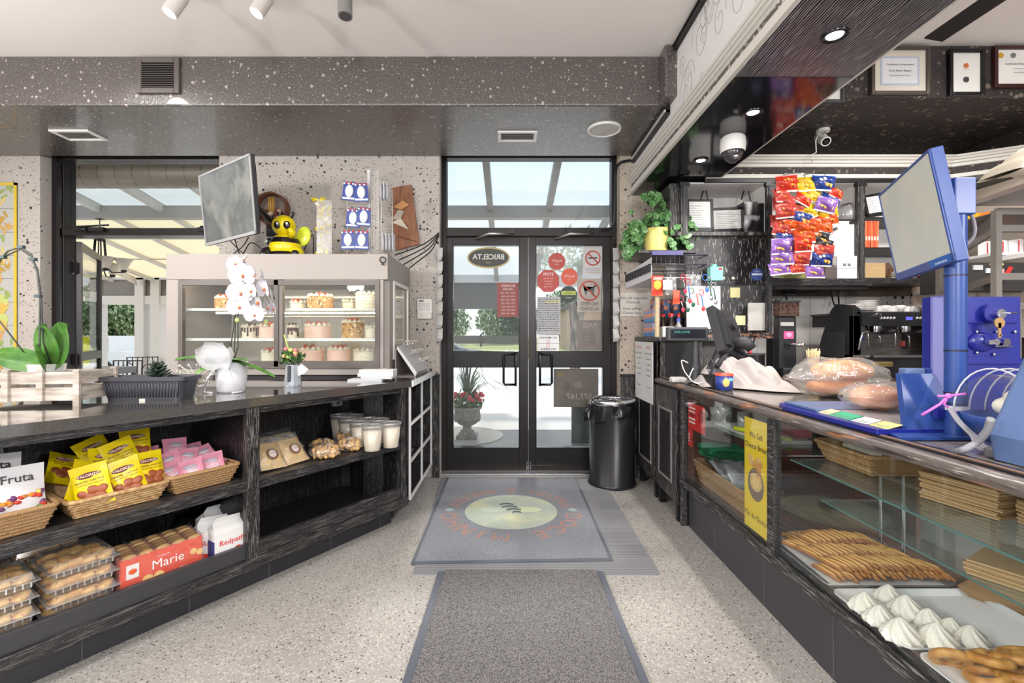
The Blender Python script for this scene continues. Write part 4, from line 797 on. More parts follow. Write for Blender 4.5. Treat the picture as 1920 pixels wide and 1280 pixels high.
# cakes
CRE = mat('cream_icing', c(238, 226, 204), .6, bump=.3, bscale=40); PNK = mat('pink_icing', c(238, 198, 182), .6, bump=.3, bscale=40); STRB = P(222, 96, 70, .3); CHO = P(92, 62, 44, .4); NUTB = mat('nut_crumbs', c(196, 150, 92), .8, layers=[('v', 70, (1, 1, 1), 0, .7, c(110, 70, 40), .2), ('v', 50, (1, 1, 1), 0, .6, c(236, 214, 170), .4)])
def cake(p0, p1, z, y, h, col, lab, kind):
    x0, x1 = px(p0, y-.08), px(p1, y-.08); x = (x0+x1)/2; r = abs(x1-x0)/2; rnd = random.Random(int(p0))
    t = thing('cake', lab, 'cake', (x, y, z)); 
    b = B(); b.lathe([(.001, 0), (r*1.05, 0), (r*1.06, .006), (r, .008), (.001, .008)], (x, y, z), P(214, 204, 184, .3), 28); mesh('cake_board', b, t)
    b = B(); side = NUTB if kind in ('nut',) else col
    b.lathe([(r*.96, .008), (r*.97, h*.92), (r*.9, h)], (x, y, z), side, 28); b.lathe([(r*.97, h*.9), (r*.9, h), (.001, h)], (x, y, z), col, 28)
    if kind == 'drip':
        for k in range(18): a = k*2*PI/18; l = rnd.uniform(.25, .8)*h; b.tube([(x+r*.97*math.cos(a), y+r*.97*math.sin(a), z+h*.97), (x+r*.985*math.cos(a), y+r*.985*math.sin(a), z+h-l)], .006, CHO, 6)
    if kind == 'rings':
        for k in range(4): b.lathe([(r*.97, h*(.2+k*.2)), (r*1.0, h*(.23+k*.2)), (r*.97, h*(.26+k*.2))], (x, y, z), P(250, 240, 224, .5), 28)
    mesh('sponge', b, t)
    b = B(); n = 12 if r > .08 else 8
    for k in range(n): a = k*2*PI/n; b.lathe([(.016, 0), (.02, .006), (.015, .014), (.007, .022), (.001, .028)], (x+r*.8*math.cos(a), y+r*.8*math.sin(a), z+h), CRE, 8)
    mesh('cream_rosettes', b, t)
    if kind in ('fruit', 'nut', 'drip'):
        b = B()
        for k in range(9): a = rnd.uniform(0, 6.28); q = rnd.uniform(0, .75)*r; b.ball((x+q*math.cos(a), y+q*math.sin(a), z+h+.02), (.014, .014, .017), STRB if kind != 'drip' else CHO, n=8, k=5)
        mesh('topping', b, t)
Y1 = 3.5
for a in ((392, 446, 1.4, Y1, .085, PNK, 'pink cake with golden decoration on the top shelf, far left', 'nut'),
          (536, 566, 1.4, 3.6, .06, CRE, 'small yellow cake on the top shelf, left of the white one', 'fruit'),
          (568, 618, 1.4, Y1, .1, CRE, 'white cream cake with dark nut edge on the top shelf', 'nut'),
          (634, 662, 1.4, 3.62, .07, CRE, 'small golden cake on the top shelf near the right end', 'rings'),
          (660, 703, 1.4, Y1, .115, CRE, 'tall layered white cake at the right end of the top shelf', 'rings'),
          (443, 474, 1.19, 3.55, .085, CRE, 'cream cake with chocolate drips behind the orchid', 'drip'),
          (476, 516, 1.19, Y1, .09, PNK, 'strawberry topped pale cake on the middle shelf by the mullion', 'fruit'),
          (531, 549, 1.19, 3.55, .085, CRE, 'narrow drip cake right of the mullion on the middle shelf', 'drip'),
          (563, 612, 1.19, Y1, .095, PNK, 'pink cake on the middle shelf with pale icing', 'fruit'),
          (634, 676, 1.19, 3.52, .12, CRE, 'nut coated cake topped with strawberries on the middle shelf', 'nut'),
          (679, 706, 1.19, Y1, .08, CRE, 'half hidden white cake at the right end of the middle shelf', 'rings'),
          (480, 516, .99, Y1, .1, CRE, 'low cream cake with strawberries behind the bouquet vase', 'fruit'),
          (552, 600, .99, Y1, .12, PNK, 'strawberry cake at the left of the bottom shelf', 'fruit'),
          (606, 650, .99, Y1, .12, PNK, 'pink strawberry cake in the middle of the bottom shelf', 'fruit'),
          (656, 703, .99, Y1, .11, CRE, 'pale yellow cake at the right end of the bottom shelf', 'rings')): cake(*a)
# ---------------------------------------------------------------- on top of the case
# monitor on the wall arm, turned towards the shop
TL, TRc, BL, BR = at(371, 330, 3.54), at(467, 287, 3.1), at(385, 461, 3.67), at(487, 438, 3.23)
xa = (TRc-TL).normalized(); za = (TL-BL).normalized(); nn = xa.cross(za).normalized(); za = nn.cross(xa)*-1; za = xa.cross(nn)*-1 if 0 else (TL-BL).normalized()
W_ = (TRc-TL).length; H_ = (TL-BL).length; mc = (TL+TRc+BL+BR)/4
t = thing('wall_monitor', 'silver-framed flat screen tilted out above the cake case', 'monitor', mc)
nf = xa.cross(za).normalized()      # faces the shop
Tm = Matrix(((xa.x, za.x, nf.x, mc.x), (xa.y, za.y, nf.y, mc.y), (xa.z, za.z, nf.z, mc.z), (0, 0, 0, 1)))
SCR = mat('dusty_screen', c(128, 134, 134), .25, layers=[('n', 2.2, (1, 1, 1), .38, .62, c(92, 96, 96), 4), ('n', 5, (1, 1, 1), .5, .7, c(146, 148, 144))])
b = B(Tm); b.box(-W_/2, W_/2, -H_/2, H_/2, -.03, 0, P(60, 60, 62, .4)); b.box(-W_/2+.05, W_/2-.05, -H_/2+.05, H_/2-.05, -.06, -.03, BLK); mesh('casing', b, t, bevel=.004)
b = B(Tm); rect_frame(b, -W_/2, W_/2, -H_/2, H_/2, .012, 0, .006, P(190, 190, 194, .3, .3)); b.v = []
b = B(Tm); t0_ = .013
for x0, x1, y0, y1 in ((-W_/2, W_/2, -H_/2, -H_/2+.02), (-W_/2, W_/2, H_/2-t0_, H_/2), (-W_/2, -W_/2+t0_, -H_/2, H_/2), (W_/2-t0_, W_/2, -H_/2, H_/2)): b.box(x0, x1, y0, y1, 0, .006, P(196, 196, 200, .3, .3))
mesh('bezel', b, t)
b = B(Tm); b.box(-W_/2+.012, W_/2-.012, -H_/2+.02, H_/2-.012, 0, .002, SCR); mesh('screen', b, t)
b = B(); bk = mc-nf*.06; b.tube([bk, bk-nf*.15, (bk.x, 4.02, mc.z)], .02, BLK, 8); b.box(bk.x-.07, bk.x+.07, 4.01, 4.04, mc.z-.1, mc.z+.1, BLK); mesh('wall_arm', b, t)
# loose black cables
def cable(lab, pts, r=.004, m=BLK, nm='cable', cat='cable', grp=None, sm=6):
    P_ = [V(p) for p in pts]; Q = []
    for i in range(len(P_)-1):
        p0, p1, p2, p3 = P_[max(0, i-1)], P_[i], P_[i+1], P_[min(len(P_)-1, i+2)]
        for j in range(sm):
            s = j/sm; Q.append(.5*((2*p1)+(p2-p0)*s+(2*p0-5*p1+4*p2-p3)*s*s+(3*p1-p0-3*p2+p3)*s**3))
    Q.append(P_[-1]); b = B(); b.tube(Q, r, m, 6); return one(nm, b, lab, cat, grp)
cable('black cable looping under the wall monitor towards the bee', [at(440, 448, 3.5), at(452, 478, 3.55), at(470, 455, 3.6), at(492, 468, 3.6), at(500, 484, 3.6)])
cable('black cable drooping straight down behind the wall monitor', [at(466, 445, 3.55), at(455, 462, 3.6), at(438, 476, 3.6), at(436, 488, 3.6)])
cable('short black cable crossing under the wall monitor', [at(432, 452, 3.7), at(450, 470, 3.7), at(468, 486, 3.7)])
cable('black cable leaning between the bee and the yellow vase', [at(566, 478, 3.8), at(575, 458, 3.9), at(587, 440, 3.95), at(588, 480, 3.9)])
for k, l in enumerate(('uppermost of the black cables running right from the case to the door frame', 'second black cable running right from the case towards the door frame', 'third black cable fanning from the door frame down behind the case', 'lowest black cable fanning from the door frame behind the case')):
    cable(l, [at(740+k*8, 478+k*9, 4.034), at(775+k*4, 466+k*7, 4.034), at(800+k*3, 454+k*5, 4.034), at(823, 436+k*2, 4.034)], .0045)
# bee figurine
BY = mat('bee_yellow', c(236, 214, 20), .25); BB = P(34, 26, 30, .25)
o = V((px(536, 3.55), 3.55, 1.78)); t = thing('bee_figurine', 'glossy yellow and black striped bee figurine on top of the case', 'figurine', o)
b = B(); X, Yb, Z = o.x, o.y, 1.78
ph = []
for i in range(15):
    a = i/14*PI; ph.append((max(.001, .115*math.sin(a)**.8), .10-.10*math.cos(a)))
for i in range(14): b.lathe([ph[i], ph[i+1]], (X, Yb, Z), BB if i in (3, 4, 8, 9) else BY, 24)
mesh('body', b, t)
b = B(); b.ball((X-.005, Yb-.02, Z+.26), (.085, .08, .078), BY, n=24, k=14); mesh('head', b, t)
for s in (-1, 1):
    b = B(); b.ball((X+.015+s*.035, Yb-.092, Z+.25), (.026, .014, .03), BB); b.ball((X+.02+s*.035, Yb-.103, Z+.258), (.01, .006, .012), WHT, n=8, k=5); mesh('eye', b, t)
    b = B(); b.tube([(X+s*.04, Yb, Z+.32), (X+s*.055, Yb, Z+.345), (X+s*.06, Yb-.01, Z+.365)], [.008, .007, .013], BB, 8); mesh('antenna', b, t)
    b = B(); b.ball((X+s*.11, Yb-.05, Z+.05), (.045, .06, .045), BY if s > 0 else BB); b.ball((X+s*.115, Yb-.1, Z+.035), (.03, .03, .03), BB); mesh('foot', b, t)
b = B(); b.ball((X-.112, Yb-.02, Z+.14), (.028, .03, .028), BB); b.ball((X-.125, Yb-.045, Z+.14), (.013, .01, .013), WHT); mesh('hand', b, t)
b = B(); b.tube([(X+.06, Yb-.05, Z+.17), (X+.09, Yb-.09, Z+.2), (X+.075, Yb-.1, Z+.225)], [.028, .026, .022], BY, 10); mesh('arm', b, t)
b = B(); b.ball((X+.125, Yb+.02, Z+.19), (.055, .015, .075), mat('bee_wing', c(214, 226, 60), .2), (0, .2, 0), 20, 10); mesh('wing', b, t)
# glitter vase
o = at(607, 476, 3.6); X = o.x; t = thing('glitter_vase', 'tall square clear vase packed with yellow decorations on the case', 'vase', (X, 3.6, 1.78)); w_ = .075; h_ = pz(378, 3.6)-1.78
b = B(Matrix.Translation((X, 3.6, 1.78)) @ Matrix.Rotation(.45, 4, 'Z')); s = w_*.72; b.add([(x*s, y*s, z) for z in (0, h_) for x, y in ((-1, -1), (1, -1), (1, 1), (-1, 1))], [(i, (i+1) % 4, 4+(i+1) % 4, 4+i) for i in range(4)]+[(0, 3, 2, 1)], CLR); mesh('glass_body', b, t, solid=.004)
b = B(); r = random.Random(2); YT = P(236, 216, 40, .4)
for k in range(90): 
    x, y, z = r.uniform(-.042, .042), r.uniform(-.042, .042), r.uniform(.02, h_+.02); b.cb((X+x, 3.6+y, 1.78+z), (r.uniform(.012, .03), .003, r.uniform(.012, .03)), YT if k % 3 else P(244, 240, 210), (r.uniform(0, 3), r.uniform(0, 3), r.uniform(0, 3)))
for k in range(12): b.cb((X-.05+r.uniform(-.03, .05), 3.58, 1.78+h_+r.uniform(0, .03)), (.035, .003, .012), YT, (r.uniform(0, 3), r.uniform(-.5, .5), r.uniform(0, 3)))
mesh('decorations', b, t)
# wire rack with candle cards
WR = P(220, 218, 214, .3); o = V((px(700, 3.5), 3.5, 1.78)); t = thing('wire_rack', 'white wire spinner rack on the case hung with blue candle cards', 'display rack', o)
zt_, zb_ = pz(332, 3.5), 1.79
def panel(x0, y0, x1, y1, z0, z1, nu, nv, nm='wire_panel'):
    b = B()
    for i in range(nu+1): q = i/nu; b.tube([(x0+(x1-x0)*q, y0+(y1-y0)*q, z0), (x0+(x1-x0)*q, y0+(y1-y0)*q, z1)], .0016 if 0 < i < nu else .003, WR, 4)
    for j in range(nv+1): z = z0+(z1-z0)*j/nv; b.tube([(x0, y0, z), (x1, y1, z)], .0014, WR, 4)
    mesh(nm, b, t)
xA, xB, xC = px(644, 3.42), px(694, 3.5), px(712, 3.38)
panel(xA, 3.5, px(692, 3.5), 3.5, zb_, pz(337, 3.5), 1, 3)
panel(xB, 3.5, xC, 3.34, zb_, zt_, 5, 26)
panel(xC, 3.42, px(733, 3.5), 3.55, zb_, pz(352, 3.5), 1, 22)
b = B(); b.cyl((px(692, 3.56), 3.56, 1.78), (px(692, 3.56), 3.56, pz(326, 3.56)), .014, P(206, 204, 206, .2)); b.ball((px(692, 3.56), 3.56, pz(322, 3.56)), .018, WR); b.cyl((px(692, 3.56), 3.56, 1.78), (px(692, 3.56), 3.56, 1.79), .1, WR); mesh('post', b, t)
BLU = mat('blue_card', c(62, 78, 150), .35); b = B(); b.prism([(-.045, 0), (.045, 0), (.038, .125), (-.038, .125)], 0, .003, BLU, FR((0, 0, 0))); b.ball((0, -.006, .062), (.026, .01, .042), P(226, 230, 236, .2)); 
for k in range(6): b.ball((-.034+k*.0135, -.005, .112+(k % 2)*.006), (.007, .003, .007), P(206, 60, 60) if k % 2 else P(232, 228, 228), n=8, k=4)
b.box(-.04, .04, -.0045, -.003, .008, .02, P(224, 226, 232))
CL = [((655, 377), 'top left'), ((679, 379), 'top right'), ((662, 427), 'middle left'), ((682, 425), 'middle right'), ((654, 468), 'bottom left'), ((678, 468), 'bottom right')]
for k, ((p, q), l) in enumerate(CL):
    lab = l+' blue candle card on the wire rack'
    if k == 0: o = mesh('candle_card', b, local=True); k0 = o; tag(o, lab, 'card', 'blue candle cards')
    else: o = dup(k0, label=lab)
    a = at(p, q, 3.47); a.y = 3.455+.004*(k % 3); place(o, Matrix.Translation(a) @ Euler((-.12, (.06, -.05, .03)[k % 3], .15)).to_matrix().to_4x4() @ Matrix.Scale(1.15, 4))
b = B(); b.ball((0, 0, .05), (.007, .04, .055), P(206, 206, 210, .3), n=10, k=8); b.box(-.002, .002, -.04, .04, 0, .12, P(206, 206, 214, .3))
for k in range(4):
    for rr, (q, n_) in enumerate(((375, 3), (437, 0), (470, 4))):
        if k >= n_: continue
        a = at(716+k*6+(4 if rr else 0), q, 3.42)
        lab = '%s from the left of the edge-on candle cards on the %s of the rack' % (('first', 'second', 'third', 'fourth')[k], 'upper arm' if rr == 0 else 'lowest arm')
        if rr == 0 and k == 0: e0 = mesh('side_candle_card', b, local=True); tag(e0, lab, 'card', 'edge-on candle cards'); o = e0
        else: o = dup(e0, label=lab)
        o.location = a
# round wicker plate and wooden board on the wall
o = at(511, 392, 4.0); t = thing('round_wall_basket', 'round brown basket shell with dried fruit picture hung on the wall', 'wall decoration', (o.x, 4.03, o.z)); T = Matrix.Translation(o) @ Matrix.Rotation(PI/2, 4, 'X'); R0 = .135
b = B(); b.lathe([(R0-.012, -.03), (R0-.01, .05), (R0, .05), (R0+.004, -.03)], (0, 0, 0), P(112, 72, 52, .5), 36, True, T); mesh('hoop', b, t)
b = B(); b.lathe([(R0-.01, -.025), (.001, -.025)], (0, 0, 0), P(126, 112, 104), 36, True, T); mesh('backing', b, t)
b = B(); r = random.Random(6)
for k in range(46): a = r.uniform(PI+.15, 2*PI-.15); q = r.uniform(.3, .95)*(R0-.03); b.ball((o.x+q*math.cos(a), 4.0+r.uniform(-.02, .01), o.z+q*math.sin(a)*.95), r.uniform(.01, .022), [P(84, 48, 40), P(150, 84, 60), P(196, 178, 160)][k % 3], n=8, k=5)
mesh('dried_fruit', b, t)
b = B(); [b.tube([(o.x-.02+k*.012, 3.99, o.z-.03), (o.x-.025+k*.016, 3.985, o.z+.1)], .005, P(206, 160, 60)) for k in range(4)]; mesh('straw_stems', b, t)
a = at(735, 353, 4.02); bb = at(771, 347, 4.02); c2 = at(787, 458, 4.02); d2 = at(741, 470, 4.02); t = thing('wooden_plaque', 'crooked wooden wall plaque with carved leaf shapes', 'plaque', (a.x+.1, 4.03, d2.z)); WD = mat('plaque_wood', c(146, 92, 58), .5, layers=[('n', 6, (10, 1, 1), .4, .65, c(118, 72, 44))])
F = FR((0, 4.03, 0)); pl = [(p.x, p.z) for p in (d2, c2, bb, a)]; b = B(F); b.prism(pl, 0, .025, WD); b.tube([(d2.x+.02, d2.z+.12, .027), (c2.x-.02, c2.z+.02, .027)], .003, P(96, 56, 34)); mesh('board', b, t)
b = B(F); e = at(748, 412, 4.02); b.prism([(e.x-.05, e.z-.03), (e.x+.09, e.z-.09), (e.x+.02, e.z+.01)], .025, .04, P(206, 196, 176)); b.prism([(e.x-.04, e.z+.1), (e.x+.04, e.z+.16), (e.x+.09, e.z+.12), (e.x+.03, e.z+.08)], .025, .04, P(190, 138, 84)); b.prism([(e.x-.05, e.z), (e.x+.02, e.z+.0), (e.x+.05, e.z+.07), (e.x, e.z+.08)], .025, .036, P(176, 164, 148)); mesh('carving', b, t)
# alarm keypad
a = at(782, 560, 4.03); e = at(811, 598, 4.03); t = thing('alarm_keypad', 'white alarm keypad on the wall beside the entrance', 'keypad', ((a.x+e.x)/2, 4.03, e.z)); b = B(); b.box(a.x, e.x, 4.01, 4.04, e.z+.05, a.z, WHT); mesh('keypad_body', b, t, bevel=.01); b = B(); b.box(a.x+.004, e.x-.004, 4.005, 4.03, e.z, e.z+.055, P(222, 218, 212)); mesh('flap', b, t, bevel=.005)
b = B(); 
for i in range(5):
    for j in range(4): b.box(a.x+.018+i*.02, a.x+.032+i*.02, 4.006, 4.011, e.z+.07+j*.018, e.z+.08+j*.018, P(190, 186, 182))
b.box(a.x+.02, a.x+.06, 4.006, 4.011, a.z-.028, a.z-.012, P(120, 130, 120)); mesh('buttons', b, t)
# wavy clear curtain strips at both door jambs
STRP = P(206, 204, 202, .3)
for (p, lab) in ((826, 'stack of white brochure strips on the left door jamb'), (1151, 'stack of white brochure strips on the right door jamb')):
    x = px(p, 4.07); b = B()
    for k in range(7): z = 1.16+k*.115; b.add([(x-.02, 4.0, z), (x+.02, 4.0, z+.01), (x+.025, 4.03, z+.12), (x-.018, 4.03, z+.115), (x-.012, 3.975, z+.03), (x+.03, 3.98, z+.035)], [(0, 1, 2, 3), (0, 4, 5, 1), (4, 3, 2, 5)], STRP)
    one('brochure_strip', b, lab, 'brochure holder')
# tile picture on the left wall
x1 = px(33, 4.03); x0 = x1-.62; z1 = pz(343, 4.03); t = thing('tile_picture', 'painted tile picture with yellow border at the left edge', 'wall tiles', (x0+.3, 4.03, .9))
b = B(); b.box(x0, x1-.0, 4.025, 4.04, .7, z1, P(206, 208, 202, .25)); 
for k in range(8): b.box(x0, x1, 4.023, 4.0255, .9+k*.2, .903+k*.2, P(186, 186, 180)) if .9+k*.2 < z1 else None
for k in range(3): b.box(x0+.2*k, x0+.203+.2*k, 4.023, 4.0255, .7, z1, P(186, 186, 180))
r = random.Random(8)
for k in range(16):
    z = .8+k*.11; x = x1-.09-(k % 3)*.035; cl = [P(206, 160, 96), P(190, 150, 70), P(214, 190, 120), P(150, 170, 90)][k % 4]
    for j in range(5): b.ball((x+r.uniform(-.05, .05), 4.022, z+r.uniform(-.05, .05)), (.012, .003, .035), cl, (0, r.uniform(-1.2, 1.2), 0), 8, 5)
for z in (1.35, 1.5): b.ball((x1-.17, 4.022, z), (.1, .004, .08), P(190, 200, 120)); b.ball((x1-.13, 4.02, z-.05), (.05, .004, .05), P(214, 180, 90))
mesh('tiles', b, t)
b = B(); b.box(x1-.022, x1, 4.018, 4.03, .7, z1, P(222, 190, 60)); b.box(x0, x1, 4.018, 4.03, z1-.022, z1, P(222, 190, 60)); mesh('border', b, t)
# ---------------------------------------------------------------- on the counter top
ZT = .92
# planter trough
a = atz(262, 752, ZT); t = thing('planter_trough', 'dark grey ribbed plastic planter trough on the counter', 'planter', (a.x, a.y+.07, ZT), .06); TR_ = mat('planter_plastic', c(62, 62, 68), .4)
wt, wb, hh = .186, .165, .108
b = B()
def rr(w, d, z, n=6, r=.03):
    pts = []
    for sx_, sy, a0 in ((1, -1, -90), (1, 1, 0), (-1, 1, 90), (-1, -1, 180)):
        for k in range(n): q = math.radians(a0+90*k/(n-1)); pts.append((sx_*(w-r)+r*math.cos(q), sy*(d-r)+r*math.sin(q), z))
    return pts
rings = [rr(wb, .055, 0), rr(wt-.006, .07, hh-.018), rr(wt+.004, .078, hh-.018), rr(wt+.004, .078, hh), rr(wt-.006, .068, hh), rr(wb, .055, .03)]
n = 24; b.add([p for rg in rings for p in rg], [(k*n+i, k*n+(i+1) % n, (k+1)*n+(i+1) % n, (k+1)*n+i) for k in range(5) for i in range(n)]+[tuple(range(n-1, -1, -1))], TR_)
for k in range(24): x = -.148+k*.0129; b.tube([(x, -.058, .016), (x*1.06, -.069, hh-.026)], .0035, TR_, 5)
mesh('trough', b, t, local=True)
b = B(); b.prism([p[:2] for p in rr(wt-.012, .062, 0)], .08, .085, P(50, 40, 34, .9)); mesh('soil', b, t, local=True)
b = B(); b.box(-.012, .012, -.062, -.056, .0, .01, P(206, 200, 190)); mesh('drain_plug', b, t, local=True)
SUC = mat('succulent', c(44, 58, 48), .35); b = B(); r = random.Random(1)
for k in range(26):
    z = .09+k*.0028; a2 = k*2.4; l = .055*(1-k/40); b.ball((.02+math.cos(a2)*l*.6, .01+math.sin(a2)*l*.6, z+.01), (l*.62, .011, .006), SUC, (0, -.5, a2), 8, 5)
o = mesh('succulent', b, local=True); tag(o, 'small dark spiky succulent growing in the trough planter', 'plant'); o.location = (a.x, a.y+.07, ZT); o.rotation_euler = (0, 0, .06)
b = B(); b.tube([(-.03+.03*math.cos(q*.5), .02, .13+.03*math.sin(q*.5)) for q in range(7)], .002, BLK, 5); b.tube([(.0, .02, .13), (0, .02, .08)], .002, BLK, 5); o = mesh('plant_hook', b, local=True); tag(o, 'thin black wire hook standing in the trough planter', 'hook'); o.location = (a.x, a.y+.07, ZT)
# small framed card behind the trough
a = at(312, 705, 2.35); b = B(); b.box(a.x-.03, a.x+.03, 2.35, 2.362, ZT, ZT+.11, CLR2); b.box(a.x-.026, a.x+.026, 2.354, 2.36, ZT+.012, ZT+.1, P(190, 180, 186)); 
for k in range(8): b.box(a.x-.02+(k % 3)*.015, a.x-.01+(k % 3)*.015, 2.348, 2.354, ZT+.02+k*.009, ZT+.026+k*.009, P(130, 110, 130))
one('acrylic_card_holder', b, 'small clear acrylic frame with a purple print beside the trough', 'card holder')
# dried flowers wrapped in film
a = at(365, 735, 2.45); t = thing('dried_bouquet', 'pale dried flower sprigs in clear film lying by the orchid', 'bouquet', (a.x, 2.5, ZT)); r = random.Random(3)
b = B()
for k in range(34): p0 = V((a.x-.02, 2.5, ZT+.03)); e = p0+V((r.uniform(-.14, .12), r.uniform(-.05, .05), r.uniform(.0, .12))); b.tube([p0, (p0+e)/2+V((0, 0, .02)), e], .0015, P(216, 208, 190), 4); b.ball(e, .006, P(226, 220, 204), n=6, k=4)
mesh('sprigs', b, t)
b = B(); b.lathe([(.02, 0), (.045, .03), (.07, .06), (.1, .1)], (0, 0, 0), FILM, 12, True, TR((a.x+.05, 2.5, ZT+.06), (0, -1.1, 0))); b.ball((a.x-.05, 2.52, ZT+.025), (.06, .04, .024), CLR); mesh('film_wrap', b, t)
# white orchid in its pot
a = atz(421, 737, ZT); ox, oy = a.x, a.y+.06; t = thing('orchid', 'white orchid in a white wrapped pot with a ribbon bow', 'potted orchid', (ox, oy, ZT)); CER = P(226, 226, 232, .4)
b = B(); b.lathe([(.001, .001), (.062, 0), (.066, .01), (.078, .155), (.072, .155), (.06, .02)], (ox, oy, ZT), CER, 28); mesh('pot', b, t)
RIB = clear('organza', (1, 1, 1, 1), .06, .4, (.92, .92, .94, 1), .45)
b = B(); r = random.Random(7)
def petal(bb, o, ax, up, l, w, m, cup=.25, n=7):
    ax = V(ax).normalized(); up = V(up); up = (up-ax*up.dot(ax)).normalized(); sd = ax.cross(up)
    def f(u, v):
        ww = w*math.sin(PI*min(1, .08+v*.92))**.6*(u-.5)*2; return V(o)+ax*l*v+sd*ww+up*(cup*l*(v*v*.6-.1)+cup*w*abs(u-.5)*1.2)
    bb.grid(f, n, n, m)
for k in range(7):
    q = k*.9+.3; petal(b, (ox, oy-.07, ZT+.16), (math.cos(q), -.35+r.uniform(-.3, .3), .55+math.sin(q)*.55), (0, -1, .3), r.uniform(.11, .16), .055, RIB, .5)
for s in (-1, 1): b.tube([(ox+s*.02, oy-.08, ZT+.15), (ox+s*.06, oy-.1, ZT+.08), (ox+s*.1, oy-.07, ZT+.01), (ox+s*.05, oy-.08, ZT+.004)], .006, P(226, 226, 230), 5)
mesh('ribbon_bow', b, t)
for k, (dx, dy, dz, l, w) in enumerate(((-.95, -.05, .1, .26, .045), (-.6, -.5, -.25, .15, .045), (.9, 0, -.25, .24, .035), (.75, -.4, .1, .15, .035), (-.8, .5, .2, .2, .04))):
    b = B(); petal(b, (ox, oy-.02, ZT+.16), (dx, dy, dz+.2), (0, 0, 1), l, w, LEAF, -.5); mesh('leaf', b, t)
STM = P(70, 72, 60); b = B()
sp1 = [(ox-.02, oy, ZT+.12), at(437, 620, oy), at(442, 560, oy), at(455, 520, oy), at(470, 500, oy-.02)]; sp2 = [(ox, oy, ZT+.12), at(446, 650, oy), at(446, 590, oy), at(462, 545, oy), at(500, 530, oy-.02), at(515, 560, oy-.03)]; sp3 = [(ox+.01, oy, ZT+.12), at(440, 640, oy), at(441, 585, oy), at(447, 520, oy), at(457, 492, oy)]
for sp in (sp1, sp2, sp3): b.tube(sp, .0035, STM, 6)
mesh('stem', b, t)
ORW = mat('orchid_petal', c(214, 211, 216), .6)
def flower(p, q, s, tilt, yw, kind=0):
    o = at(p, q, oy-.05-.02*random.Random(p).random()); T = Matrix.Translation(o) @ Euler((tilt, 0, yw)).to_matrix().to_4x4(); b = B(T)
    for ang, l, w in ((90, .05, .022), (215, .05, .022), (325, .05, .022), (0, .052, .04), (180, .052, .04)):
        an = math.radians(ang); petal(b, (0, 0, 0), (math.cos(an), -.1, math.sin(an)), (0, -1, 0), l*s, w*s*.85, ORW, .2, 6)
    f = mesh('flower', b, t); b = B(T); b.ball((0, -.006, -.006*s), (.005*s, .008*s, .007*s), P(190, 110, 80), n=8, k=6); b.ball((0, -.01, .001), (.003*s, .004, .003*s), P(236, 200, 90), n=6, k=4); mesh('lip', b, f)
for p, q, s, ti, yw in ((441, 494, .8, .1, .6), (459, 487, .6, -.5, -.8), (456, 515, 1.15, .1, .1), (479, 516, .7, 0, -.9), (494, 516, .7, .2, -1.1), (452, 548, 1.1, .15, .2), (497, 540, 1.0, .2, -.6), (450, 574, 1.05, .1, 0), (485, 565, 1.1, .3, -.7), (511, 552, 1.0, .2, -1.0), (478, 589, .85, .1, .1), (505, 575, .9, .3, -.9), (472, 545, .8, .1, -.4), (514, 578, .7, .2, -.7)): flower(p, q, s*1.22, ti, yw)
b = B(); [b.ball(at(p, q, oy-.03), (.012, .01, .014), P(176, 186, 120)) for p, q in ((467, 592), (499, 603), (445, 600))]; mesh('bud', b, t)
# bouquet in a glass
a = atz(543, 725, ZT); vx, vy = a.x, a.y+.04; t = thing('flower_vase', 'small faceted glass vase with pink and green bouquet', 'vase', (vx, vy, ZT))
b = B(); b.lathe([(.001, .002), (.046, 0), (.048, .01), (.036, .125), (.034, .125), (.043, .014), (.001, .012)], (vx, vy, ZT), mat('vase_glass', c(190, 196, 204), .12, .35), 12, False); b.box(vx-.008, vx+.008, vy-.05, vy-.038, ZT+.03, ZT+.12, P(70, 72, 76)); mesh('vase', b, t)
b = B(); r = random.Random(12); leafy(b, (vx, vy, ZT+.17), (.075, .05, .04), 130, .016, LEAF, LEAFD, r)
for k in range(5): e = V((vx+r.uniform(-.12, .1), vy, ZT+r.uniform(.12, .2))); b.tube([(vx, vy, ZT+.12), e], .0015, LEAFD, 4); b.ball(e, (.016, .004, .012), LEAFD, (0, r.uniform(-1, 1), 0), 8, 4)
mesh('foliage', b, t)
b = B(); 
for k in range(7): b.ball((vx+r.uniform(-.035, .035), vy-.03, ZT+.19+r.uniform(-.02, .04)), (.014, .012, .012), [P(214, 130, 130), P(226, 180, 120), P(206, 210, 120)][k % 3], n=8, k=5)
b.tube([(vx, vy, ZT+.13), (vx-.05, vy, ZT+.3)], [.002, .005], P(190, 200, 110)); mesh('blossoms', b, t)
b = B(); b.add([(vx+.03, vy-.01, ZT+.11), (vx+.1, vy-.02, ZT+.1), (vx+.075, vy-.02, ZT+.075), (vx+.04, vy-.02, ZT+.06), (vx+.05, vy, ZT+.13)], [(0, 3, 2), (0, 2, 1), (0, 1, 4)], WHT); mesh('paper_bow', b, t)
